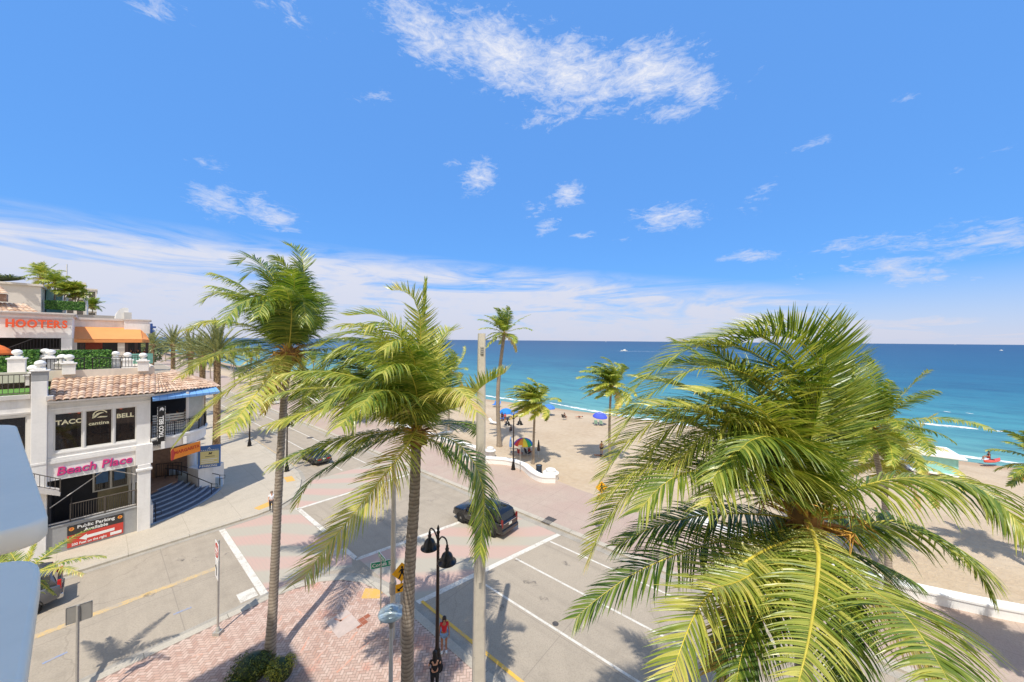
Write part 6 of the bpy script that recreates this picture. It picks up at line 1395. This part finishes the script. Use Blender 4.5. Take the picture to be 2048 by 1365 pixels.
ball_pier('white ball-topped pier at the left end of the tiled roof', 138, 755, 41.35, .75, .62, 11.72)
ball_pier('white ball-topped pier close beside the one at the left end of the tiled roof', 124, 752, 41.95, .75, .62, 11.72)
ball_pier('white ball-topped pier at the right end of the terrace railing', 286, 744, 41.4, .78, .62, 11.72)
ball_pier('white ball-topped pier beside the left edge of the terrace view', 34, 748, 43.5, 1.1, .75, 11.72)
ball_pier('white ball-topped pier right of the small hedge', 90, 742, 45.5, 1.1, .6, 11.72)
ball_pier('grey ball-topped pier between the two hedges', 101, 744, 44.6, 1.05, .62, 11.72, m_graywall)
ball_pier('white ball-topped pier right of the long hedge', 231, 738, 46.5, .8, .6, 11.72)
ball_pier('white ball-topped pier in front of the teal counter', 255, 742, 44.5, .75, .6, 11.72)
def hedge(label, px0, px1, b, z0, z1, th, seed, n):
    r = random.Random(seed)
    def aa(px): x, _ = ray(px, 700); s = b/(-x*SP+CP); return x*s*CP+s*SP
    a0, a1 = aa(px0), aa(px1); o = bthing('clipped_hedge', label, 'hedge', (a0+a1)/2, b, z0, 0, 'clipped hedges'); w = (a1-a0)/2; h = z1-z0
    q = MB(); q.box(-w+.06,w-.06,.06,th-.06,0,h-.05); q.tn = [.02]*len(q.f)
    for i in range(n):
        k = r.random()
        if k < .62: p, d = Vector((r.uniform(-w,w), r.uniform(-.03,.06), r.uniform(0,h))), Vector((0,-1,.2))
        elif k < .84: p, d = Vector((r.uniform(-w,w), r.uniform(0,th), h+r.uniform(-.06,.05))), UP
        else: p, d = Vector((w+r.uniform(-.05,.03), r.uniform(0,th), r.uniform(0,h))), Vector((1,0,.2))
        leafq(q, p, d, r.uniform(.05,.1), r, 0, .1+.9*r.random())
    q.build('foliage', m_hedge, o); return o
hedge('long clipped green hedge on the roof terrace under the orange awning', 111, 222, 45.2, 11.72, 13.35, .7, 5, 2600)
hedge('short clipped hedge block on the roof terrace', 45, 78, 45.0, 11.72, 13.4, .7, 6, 1000)
hedge('low dark hedge at the left edge of the terrace', -30, 30, 46.0, 11.72, 12.9, .6, 7, 800)
# restaurant on the terrace
rest = bthing('terrace_restaurant', 'white restaurant on the roof terrace with a wide orange awning', 'building', -4, 50, 11.7)
mb = bm_(rest); mb.box(-14,-1.3,50,50.4,14.35,16.3); mb.box(-1.7,-1.3,50.41,56,14.35,16.3); mb.box(-1.9,-1.3,50.0,50.39,11.7,14.34); mb.build('front_wall', m_stucco, rest)
mb = bm_(rest); mb.box(-14,-1.18,49.82,50.55,16.3,16.42); mb.box(-14,-1.12,49.74,50.6,16.42,16.54); mb.box(-1.72,-1.12,50.61,56,16.3,16.54); mb.build('cornice', m_trimw, rest)
mb = bm_(rest); mb.box(-14,-1.28,49.93,49.995,15.95,16.05); mb.build('string_course', m_trimw, rest)
mb = bm_(rest); mb.box(-1.29,3.9,56,56.4,14.9,16.2); mb.box(2.0,3.9,55.6,55.99,14.9,16.3); mb.build('side_wall', m_stucco, rest); mb = bm_(rest); mb.box(-1.28,4.05,55.8,56.5,16.2,16.42); mb.build('cornice', m_trimw, rest); mb = bm_(rest); mb.box(1.95,4.0,55.5,55.79,16.3,16.42); mb.build('cornice', m_trimw, rest)
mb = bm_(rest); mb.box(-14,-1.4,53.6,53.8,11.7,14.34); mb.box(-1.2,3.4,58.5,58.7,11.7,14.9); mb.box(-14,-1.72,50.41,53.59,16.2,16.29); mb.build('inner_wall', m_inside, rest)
mb = bm_(rest); mb.slab([(-1.27,53.4,14.22),(3.2,53.4,14.22),(3.2,55.98,15.45),(-1.27,55.98,15.45)], (0,-.3,1), .04); mb.slab([(3.2,53.4,14.22),(3.75,54.2,14.18),(3.5,56.2,15.1),(3.2,55.98,15.45)], (.3,-.3,1), .04)
mb.slab([(-1.27,53.38,13.92),(3.2,53.38,13.92),(3.2,53.38,14.21),(-1.27,53.38,14.21)], (0,-1,0), .03); mb.slab([(3.23,53.38,13.92),(3.77,54.2,13.9),(3.77,54.2,14.19),(3.23,53.38,14.21)], (.7,-.7,0), .03); mb.build('orange_awning', m_orange, rest)
for a, b in ((-.8,53.7),(2.1,53.7),(3.6,54.2),(3.0,57.8)):
    mb = bm_(rest); mb.box(a-.11,a+.11,b-.11,b+.11,11.7,14.2); mb.build('awning_post', simple('dark_post', (60,42,36), .6), rest)
mb = bm_(rest); mb.box(1.5,1.98,53.6,54.0,11.7,13.9); mb.build('awning_post', m_stucco2, rest)
mb = bm_(rest); mb.box(2.3,4.0,53.5,53.7,11.7,12.75); mb.build('bar_front', simple('teal_panel', (116,168,152), .6, 0, .2), rest)
mb = bm_(rest); mb.box(-1.1,1.4,53.9,54.4,12.6,12.7); mb.box(-.6,.5,55,55.3,12.7,14.0); mb.build('bar_counter', simple('bar_red', (150,70,50), .6), rest)
mb = bm_(rest); mb.slab([(-5.6,49.6,11.75),(-5.0,49.6,11.75),(-3.2,49.6,13.15),(-1.95,49.6,13.15),(-1.95,49.6,13.35),(-3.3,49.6,13.35)], (0,1,0), .38); mb.build('stair', m_stucco, rest)
mb = bm_(rest); rail(mb, [(-5.7,49.55,11.8),(-3.3,49.55,13.35),(-1.95,49.55,13.35)], 12, .95, .16, .015, .03, 1.3); mb.build('railing', m_iron2, rest)
sg = bthing('restaurant_sign', 'big orange capital letters mounted on the white terrace restaurant wall', 'sign', -2.9, 49.9, 15.2)
xs = 0; gl = []
for ch in 'HOOTERS':
    q = MB(); q.text(ch, .90, Matrix.Identity(4), .10, 0, align='LEFT', sx=.70, bold=.034); x0 = min(v[0] for v in q.v); x1 = max(v[0] for v in q.v); gl.append((ch, xs-x0)); xs += x1-x0+.045
for ch, dx_ in gl:
    q = bm_(sg); q.text(ch, .90, FACE(-3.08-xs/2+dx_,49.62,15.50), .10, 0, align='LEFT', sx=.70, bold=.034); q.build('letter', m_orangeletter, sg)
q = bm_(sg); q.box(-4.6,-1.3,49.74,49.8,15.3,15.36)
for i in range(7): q.box(-4.45+i*.5,-4.41+i*.5,49.8,50.0,15.3,15.36)
q.build('mounting_rail', m_trimw, sg)
def plain_umb(label, a, b, z, col, Rr):
    o = umbrella(label, AB(a,b,z), [col], Rr, 2.3, group='terrace parasols'); return o
plain_umb('orange terrace parasol at the far left under the restaurant wall', -5.6, 48.0, 11.7, (240,120,50), 1.5)
for a, b, l in ((3.0,54.9,'seated guest nearest the corner post under the orange awning'),(2.5,55.2,'seated guest in the middle under the orange awning'),(3.6,55.3,'guest in red at the right under the orange awning'),(.4,54.9,'guest seated behind the long hedge under the orange awning')):
    person(l, AB(a,b,12.0), R(200), 'sit', 1.75, 'tan', (170,50,44) if 'red' in l else (40,38,40), (40,40,44), sub=1)
r = random.Random(4)
for i, (a, b, c, l) in enumerate(((3.3,39.7,(36,36,40),'seated diner in dark shirt nearest the building on the curved balcony'),(3.9,40.0,(206,206,204),'seated diner in white shirt on the curved balcony'),(4.5,40.3,(90,110,150),'seated diner in blue on the curved balcony'),(5.1,41.0,(120,70,70),'seated diner in maroon on the curved balcony'))):
    person(l, AB(a,b,7.15), R(r.uniform(140,230)), 'sit', 1.75, 'tan', c, (40,40,46), sub=1)
# signs on the building
s1 = bthing('building_sign', 'pink wavy handwritten letters on the white band over the patio', 'sign', .2, BF-.1, 5.0)
q = bm_(s1); q.text('Beach Place', .78, FACE(.10,BF-.14,5.52), .03, 0, sx=.92, shear=.12, bold=.008); q.build('lettering', m_pink, s1)
q = bm_(s1); q.text('Beach Place', .78, FACE(.12,BF-.11,5.50), .012, 0, sx=.92, shear=.12, bold=.026); q.build('letter_outline', m_bluetrim, s1)
s2 = bthing('parking_sign', 'red and dark public parking sign with a white arrow on the grey base wall', 'sign', .2, BF-.13, .3)
q = bm_(s2); q.box(-1.12,1.40,BF-.165,BF-.125,.28,1.08); q.build('red_panel', m_redsign, s2)
q = bm_(s2); q.box(-1.12,1.40,BF-.166,BF-.126,1.082,1.72); q.build('dark_panel', m_darksign, s2)
q = bm_(s2); yy = BF-.172; q.text('Public Parking', .30, FACE(.14,yy,1.54), .004, 0, bold=.007); q.text('Available', .30, FACE(.14,yy,1.24), .004, 0, bold=.007); q.text('200 Feet on the right', .225, FACE(-.16,yy,.42), .004, 0, bold=.005, sx=.8)
q.slab([(-.62,yy+.004,.72),(-.28,yy+.004,.93),(-.28,yy+.004,.83),(.98,yy+.004,.85),(.98,yy+.004,.66),(-.28,yy+.004,.63),(-.28,yy+.004,.52)], (0,-1,0), .004); q.box(.78,1.32,yy,yy+.004,.36,.56); q.build('lettering', m_signw, s2)
q = bm_(s2)
for x in (-.94,1.24): q.M = bm_(s2).M @ FACE(x,BF-.17,1.5); q.lathe([(.115,-.002),(.115,.006)], (0,0,0), 20)
q.build('emblem', simple('emblem_orange', (240,160,60), .5), s2)
q = bm_(s2)
for x in (-.94,1.24): q.text('P', .2, FACE(x,BF-.18,1.5), .003, 0, bold=.006)
q.build('emblem_letter', m_redsign, s2)
s3 = bthing('vertical_sign', 'black vertical marquee sign with white letters and bulbs on the balcony railing', 'sign', 3.3, BF-.15, 6.3)
q = bm_(s3); q.cbox(3.06,3.56,BF-.26,BF-.1,6.5,9.25,.08); q.cbox(2.82,3.30,BF-.255,BF-.105,6.22,6.66,.08); q.build('board', m_signk, s3)
q = bm_(s3); q.text('TACO BELL', .34, FACE(3.32,BF-.272,7.65) @ Matrix.Rotation(R(90),4,'Z'), .004, 0, bold=.010, sx=.95)
for i in range(24):
    for x in (3.10,3.52): q.ball((x,BF-.268,6.62+i*.11), .022, 6, 4)
for i in range(5): q.ball((2.88+i*.09,BF-.265,6.28), .022, 6, 4)
q.slab([(3.20,BF-.268,8.85),(3.24,BF-.268,9.08),(3.36,BF-.268,9.14),(3.46,BF-.268,9.0),(3.42,BF-.268,8.84),(3.30,BF-.268,8.94)], (0,-1,0), .006); q.build('lettering', m_signw, s3)
bpos = (4.75, BF+.52); brz = R(34)
s4 = bthing('banner', 'orange banner hanging under the curved balcony', 'banner', bpos[0], bpos[1], 4.9, brz)
q = MB(); q.slab([(-1.15,-.12,.02),(1.15,-.12,.02),(1.15,-.12,.88),(-1.15,-.12,.88)], (0,1,0), .02)
q.build('cloth', simple('banner_orange', (240,140,40), .7, 0, .1), s4); q = MB(); q.slab([(-1.16,-.13,.0),(-.98,-.13,.0),(-.86,-.13,.45),(-1.0,-.13,.9),(-1.16,-.13,.9)], (0,1,0), .005); q.build('red_edge', m_signred, s4)
q = MB(); q.text('MARGARITA', .36, FACE(.06,-.135,.5), .003, 0, bold=.008); q.build('lettering', simple('banner_letter', (196,52,24), .6), s4)
s5 = bthing('parking_board', 'blue and yellow parking board on the low wall beside the steps', 'sign', 7.0, 42.9, 2.3, R(-24))
q = MB(); q.cbox(-.82,.82,-.09,.09,0,2.05,.02); bd = q.build('board', simple('board_blue', (70,112,172), .5, 0, .06), s5)
q = MB(); q.box(-.66,.72,-.1,-.089,.35,1.55); q.build('panel', simple('panel_yellow', (226,214,150), .6, 0, .08), s5)
q = MB(); q.text('PARKING', .27, FACE(.03,-.096,.17), .003, 0, bold=.006); q.text('P', .26, FACE(-.66,-.096,.17), .003, 0, bold=.006)
for i in range(3): q.box(-.58+.0*i,.6-.25*(i%2),-.104,-.1,.45+i*.16,.52+i*.16)
for i in range(9): q.box(-.6+i*.15,-.52+i*.15,-.098,-.0905,1.62,1.68)
q.slab([(-.15,-.094,1.74),(.0,-.094,1.92),(.14,-.094,1.74),(.0,-.094,1.82)], (0,-1,0), .003); q.build('lettering', m_signw, s5)
q = MB(); q.text('M', .32, FACE(.05,-.106,1.32), .003, 0, shear=.3, bold=.006); q.box(-.3,.4,-.105,-.1,1.04,1.08); q.build('emblem', m_signk, s5)
# fan of curved steps
st_ = bthing('entrance_steps', 'fan of curved dark slate steps beside the white pier', 'steps', 3, 42)
C = (2.3, 45.3); n = 8; H = 1.5; mbs = bm_(st_); mbn = bm_(st_)
def arcp(rad, z=None):
    pts = []
    for k in range(19):
        a = R(-86+k*(86-26)/18.0+ (0)); pts.append((C[0]+rad*math.cos(a)*1.0, C[1]+rad*math.sin(a)*(1.0+.16*(1-k/18.0))))
    return [(max(2.78, x), y) for x, y in pts]
for i in range(n):
    r0 = 6.15-(6.15-2.5)*i/n; z1 = H*(i+1)/n; z0 = H*i/n+.13*(i == 0)*0
    pts = arcp(r0)+[(C[0]+.6, C[1]+.2)]
    mbs.prism(pts, z0+.0005*i, z1-.03); mbn.prism(arcp(r0+.02)+[p for p in arcp(r0-.16)][::-1], z1-.045, z1+.002*1)
    inner_ = arcp(r0-.155)+[(C[0]+.6, C[1]+.2)]; mbs.prism(inner_, z1-.031, z1)
mbs.build('tread', m_step, st_); mbn.build('nosing', m_nosing, st_)
q = bm_(st_); q.prism([(2.76,41.6),(4.9,43.6),(5.2,46),(2.76,46)], 1.35, 1.53); q.build('landing', m_brownfloor, st_)
q = bm_(st_); q.box(2.77,2.95,BF+.35,42.4,.1,1.62); q.build('side_wall', m_stucco, st_)
q = bm_(st_); q.slab([(4.55,45.7,.1),(7.9,43.0,.1),(7.9,43.0,.95),(4.55,45.7,2.05)], (.6,.75,0), .22); q.build('ramp_wall', simple('ramp_wall_paint', (176,196,216), .8, 0, .06), st_)
q = bm_(st_); q.box(4.6,7.5,43.6,46,.1,2.25) if False else q.prism([(6.2,42.8),(8.2,43.6),(7.7,44.9),(5.7,44.4)], .1, 2.3); q.build('board_plinth', m_stucco, st_)
def handrail(label, pts, posts, gate=False):
    o = bthing('handrail', label, 'handrail', pts[0][0], pts[0][1], 0, 0, 'black handrails on the curved steps'); q = bm_(o); q.tube(pts, .032, 7)
    e = pts[-1]; q.tube([e,(e[0]+.3,e[1]-.22,e[2]-.02),(e[0]+.3,e[1]-.22,e[2]-.3),(e[0],e[1],e[2]-.32)], .026, 6); q.build('rail', m_iron2, o)
    for k in posts:
        i = min(len(pts)-2, int(k)); p = Vector(pts[i]).lerp(Vector(pts[i+1]), k-i); q = bm_(o); q.tube([(p.x,p.y,max(.1,p.z-.98)),(p.x,p.y,p.z)], .028, 6); q.build('post', m_iron2, o)
    return o
handrail('black handrail down the middle of the curved steps', [(4.2,45.0,2.45),(4.9,44.3,2.35),(7.0,41.5,1.1)], (0.02,.98,1.3,1.62,1.97))
handrail('black handrail along the wall on the far side of the curved steps', [(4.4,45.5,2.6),(5.1,44.95,2.5),(7.8,42.8,1.35)], (0.05,.95,1.35,1.7,1.98))
handrail('short black handrail at the pier side of the curved steps', [(3.15,39.6,1.35),(3.1,38.5,1.05)], (.05,.95))
gt = bthing('entrance_gate', 'black barred gate at the top of the curved steps', 'gate', 4.2, 46, 1.5); q = bm_(gt); rail(q, [(3.7,45.8,1.53),(4.7,45.2,1.53),(5.3,44.8,1.53)], 1.53, 1.25, .12, .014, .03, .8); q.build('bars', m_iron2, gt)
# far blocks behind the terrace
def block_facade(o, a0, a1, b0, b1, z0, z1, mat, floors=0, cols=0, wm=None, face='x'):
    q = bm_(o); q.box(a0,a1,b0,b1,z0,z1); q.box(a0-.2,a1+.2,b0-.2,b1+.2,z1,z1+.5); q.build('wall', mat, o)
    if floors:
        dz = (z1-z0)/floors; da = (a1-a0)/cols
        for i in range(floors):
            for j in range(cols):
                q = bm_(o); q.box(a0+da*(j+.16),a0+da*(j+.84),b0-.05,b0-.005,z0+dz*(i+.22),z0+dz*(i+.86)); w = q.build('window', wm or m_winglass, o)
            q = bm_(o); q.box(a0-.1,a1+.1,b0-1.1,b0-.052,z0+dz*i-.02,z0+dz*i+.18); q.box(a0-.1,a1+.1,b0-1.1,b0-1.04,z0+dz*i+.181,z0+dz*i+1.0); q.build('balcony', m_stucco, o)
m_creamw = simple('cream_wall', (214,204,190), .85, 0, .05, .3)
h1 = bthing('hotel_block', 'cream hotel block with a planted roof terrace behind the restaurant', 'building', -12, 84)
q = bm_(h1); q.box(-30,-5.0,84,110,0,21.6); q.box(-30,-9,83.6,84-.01,20.7,22.3); q.box(-30,-4.8,83.7,111,21.61,21.9); q.build('wall', m_creamw, h1)
q = bm_(h1); q.box(-4.98,1.2,90,110,0,17.6); q.box(-4.98,3.4,86,89.9,0,17.9); q.build('podium', simple('grey_podium', (170,164,158), .85, 0, .1, .4), h1)
q = bm_(h1); q.box(-4.9,-3.3,90.2,96,17.7,21.8); q.build('glass_stair', simple('teal_glass', (120,170,176), .15), h1)
q = bm_(h1); q.tube(catmull([(-3.2,90,17.7),(-2.9,90,20.6),(-1.9,90,21.4),(-1.0,90,20.4),(-.9,90,17.8)],5), .2, 7); q.build('arch', m_stucco, h1)
q = bm_(h1); tile_roof(q, (-9.3,66,16.2), (-3.0,66,16.2), (-9.3,70,18.2), (-5.2,70,18.2), .5, .6, 8); q.build('tiled_roof', m_tile, h1)
q = bm_(h1); tile_roof(q, (-9.6,68.5,19.2), (-6.2,68.5,19.2), (-9.6,70,20.3), (-7.0,70,20.3), .5, .5, 9); q.box(-9.6,-6.4,68.8,70,18.4,19.2); q.build('tiled_roof', m_tile, h1)
tw = bthing('hotel_tower', 'pale tower with stacked balconies at the end of the planted roof', 'building', -4, 200)
block_facade(tw, -1.9, .35, 200, 216, 8, 31.5, m_creamw, 6, 1); q = bm_(tw); q.box(-9,-2.15,200,216,8,34); q.build('side_wing', m_creamw, tw)
q = bm_(tw); q.tube([(-6.5,200,34),(-6.5,200,40)], .15, 6); q.build('mast', m_palegrey, tw)
for i in range(6):
    for j in range(3): q = bm_(tw); q.box(-8.6+j*2.2,-7.2+j*2.2,199.9,199.99,11+i*3.6,13.4+i*3.6); q.build('window', m_winglass, tw)
ar = bthing('arched_pavilion', 'white barrel-roofed pavilion on the restaurant roof above the awning end', 'pavilion', 2.4, 62, 16.0)
q = bm_(ar); prof = [(1.5,16.0)]+[(2.25-.75*math.cos(R(a)), 16.7+1.2*math.sin(R(a))) for a in range(0,91,15)]+[(2.5,17.85),(2.5,16.0)]; 
q.slab([(x,60.5,z) for x,z in prof], (0,1,0), 3.5); q.build('barrel_roof', m_stucco, ar)
q = bm_(ar); q.box(2.15,2.75,60.3,64.2,16.0,17.35); q.build('end_wall', m_trimw, ar)
bs_ = bthing('projecting_sign', 'small blue sign projecting from the restaurant corner', 'sign', 3.95, 55.5, 15.2); q = bm_(bs_); q.cbox(3.92,4.1,55.2,55.75,14.95,16.0,.03); q.box(3.93,4.35,55.1,55.22,15.5,15.7); q.box(3.93,4.25,55.1,55.22,15.1,15.25); q.build('panel', simple('sign_blue', (36,74,140), .5), bs_)
hp = hedge('hedge in the planter on the grey hotel podium', 88, 169, 86-.6, 18.5, 19.8, 1.4, 12, 1800)
def roof_palm(label, px, py, b, H, seed, sc=1.0, pz=None):
    x, tt = ray(px, py); s = b/(-x*SP+CP); P = Vector((x*s, s, CAMZ+tt*s))
    far_palm(label, P-UP*H, P, seed, n=18, L=3.0*sc, nleaf=22, w=.11, wind=.25, grav=.6, tint=.45, parent_group='palms on the hotel roof', r0=.16*sc, seg=2)
roof_palm('large palm on the hotel roof, left of the pair', 86, 553, 92, 3.2, 61, .85); roof_palm('second large palm on the hotel roof beside the big one', 110, 567, 90, 3.6, 62, .78)
roof_palm('small palm in the podium hedge nearest the big palms', 130, 582, 87, 3.0, 63, .5); roof_palm('small palm in the podium hedge, middle of three', 150, 580, 87, 3.0, 64, .5); roof_palm('small palm at the right of the podium hedge', 158, 590, 87, 2.5, 65, .5); roof_palm('palm standing below the podium at the tower foot', 186, 612, 100, 5, 66, .6)
x = shrub('low planting along the hotel roof edge', AB(-9,86,21.9), (5.5,1.2,.6), 8, 900, .12)
shrub('shrub at the far left of the hotel roof', AB(-12.6,86,21.9), (1.2,1.2,1.1), 9, 500, .12)
# our own hotel: two masses behind and left of the view point, ledges in the left foreground
ho = thing('hotel', 'pale blue-white hotel wing whose rounded ledges reach in at the left edge', 'building', AB(-4,2,0), PHI); ORG[ho.name] = (-4, 2, 0, 0)
m_hotel = simple('hotel_stucco', (250,240,220), .8, 0, .03, .8, .05)
q = bm_(ho); q.box(-24,-6.05,-14,12.15,0,28); q.build('tower', m_hotel, ho)
q = bm_(ho); q.box(-6.04,-2.2,-14,5.9,0,25.6); q.build('wing', m_hotel, ho)
def rounded(poly, rad, n=6):
    out = []
    for i, p in enumerate(poly):
        p = Vector(p); a = (Vector(poly[i-1])-p).normalized(); b_ = (Vector(poly[(i+1)%len(poly)])-p).normalized(); rr = rad[i]
        for k in range(n+1):
            t = k/n; out.append(tuple((p+a*rr)*(1-t)**2+p*2*t*(1-t)+(p+b_*rr)*t*t))
    return out
def ledge(poly, rad, z0, z1):
    q = bm_(ho); P = rounded(poly, rad); cx = sum(p[0] for p in P)/len(P); cy = sum(p[1] for p in P)/len(P); e = .035
    def ins(p, d): v = Vector((cx-p[0], cy-p[1])).normalized(); return (p[0]+v.x*d, p[1]+v.y*d)
    rings = [(e, z0), (0, z0+e), (0, z1-e), (e*.3, z1-e*.3), (e, z1)]; vs_ = []; n = len(P)
    for d, z in rings: vs_ += [(*ins(p, d), z) for p in P]
    q.add(vs_, [(i*n+j, i*n+(j+1)%n, (i+1)*n+(j+1)%n, (i+1)*n+j) for i in range(4) for j in range(n)], 0, 0, True); q.add(vs_[:n], [tuple(range(n-1,-1,-1))]); q.add(vs_[-n:], [tuple(range(n))]); q.build('ledge', m_hotel, ho)
ledge([(-6,5.02),(-.24,5.02),(-.93,11.2),(-6,11.2)], [.1,.22,.5,.1], 12.70, 12.9)
ledge([(-6,-2),(-.1,-2),(-.24,4.42),(-6,4.42)], [.1,.1,.4,.1], 12.70, 12.9)
q = bm_(ho); q.box(-6.03,-2.21,5.91,12.1,0,12.69); q.build('wing', m_hotel, ho)
# far tree belt up the coast and a hedge of trees inland
m_treefar = leafmat('far_tree_leaf', [(0, (52,66,44)), (.5, (92,106,66)), (1, (134,142,92))], .1)
r = random.Random(31)
def far_tree(label, a, b, h, seed):
    r = random.Random(seed); o = bthing('broadleaf_tree', label, 'tree', a, b, 0, 0, 'trees far up the coast road'); q = MB(); q.tube([(0,0,0),(.2,0,h*.5),(.1,.1,h*.8)], [.35,.25,.1], 7)
    for k in range(5): an = r.uniform(0,6.28); q.tube([(.2,0,h*.45),(math.cos(an)*h*.25,math.sin(an)*h*.25,h*.75)], [.16,.05], 5)
    q.build('trunk', m_twig, o); q = MB()
    for k in range(10): an = r.uniform(0,6.28); rr = h*r.uniform(.05,.4); leaf_shell(q, (math.cos(an)*rr, math.sin(an)*rr, h*r.uniform(.55,.95)), (h*.22,h*.22,h*.17), 60, h*.05, r)
    q.build('crown', m_treefar, o)
for i in range(22): far_tree('leafy tree in the belt at the far end of the coast road', r.uniform(-2,12)+(0 if i % 3 else 14), 175+i*14, r.uniform(9,13.5), 200+i)
plain_umb('green market parasol beyond the terrace corner', 8.5, 112, 2.2, (30,140,110), 2.2)
for a, b, c, l in ((6.5,66,(232,96,50),'orange parasol on the pavement beyond the tiled roof'),(7.5,74,(226,110,60),'second orange parasol on the pavement farther up')): plain_umb(l, a, b, .13, c, 1.5)
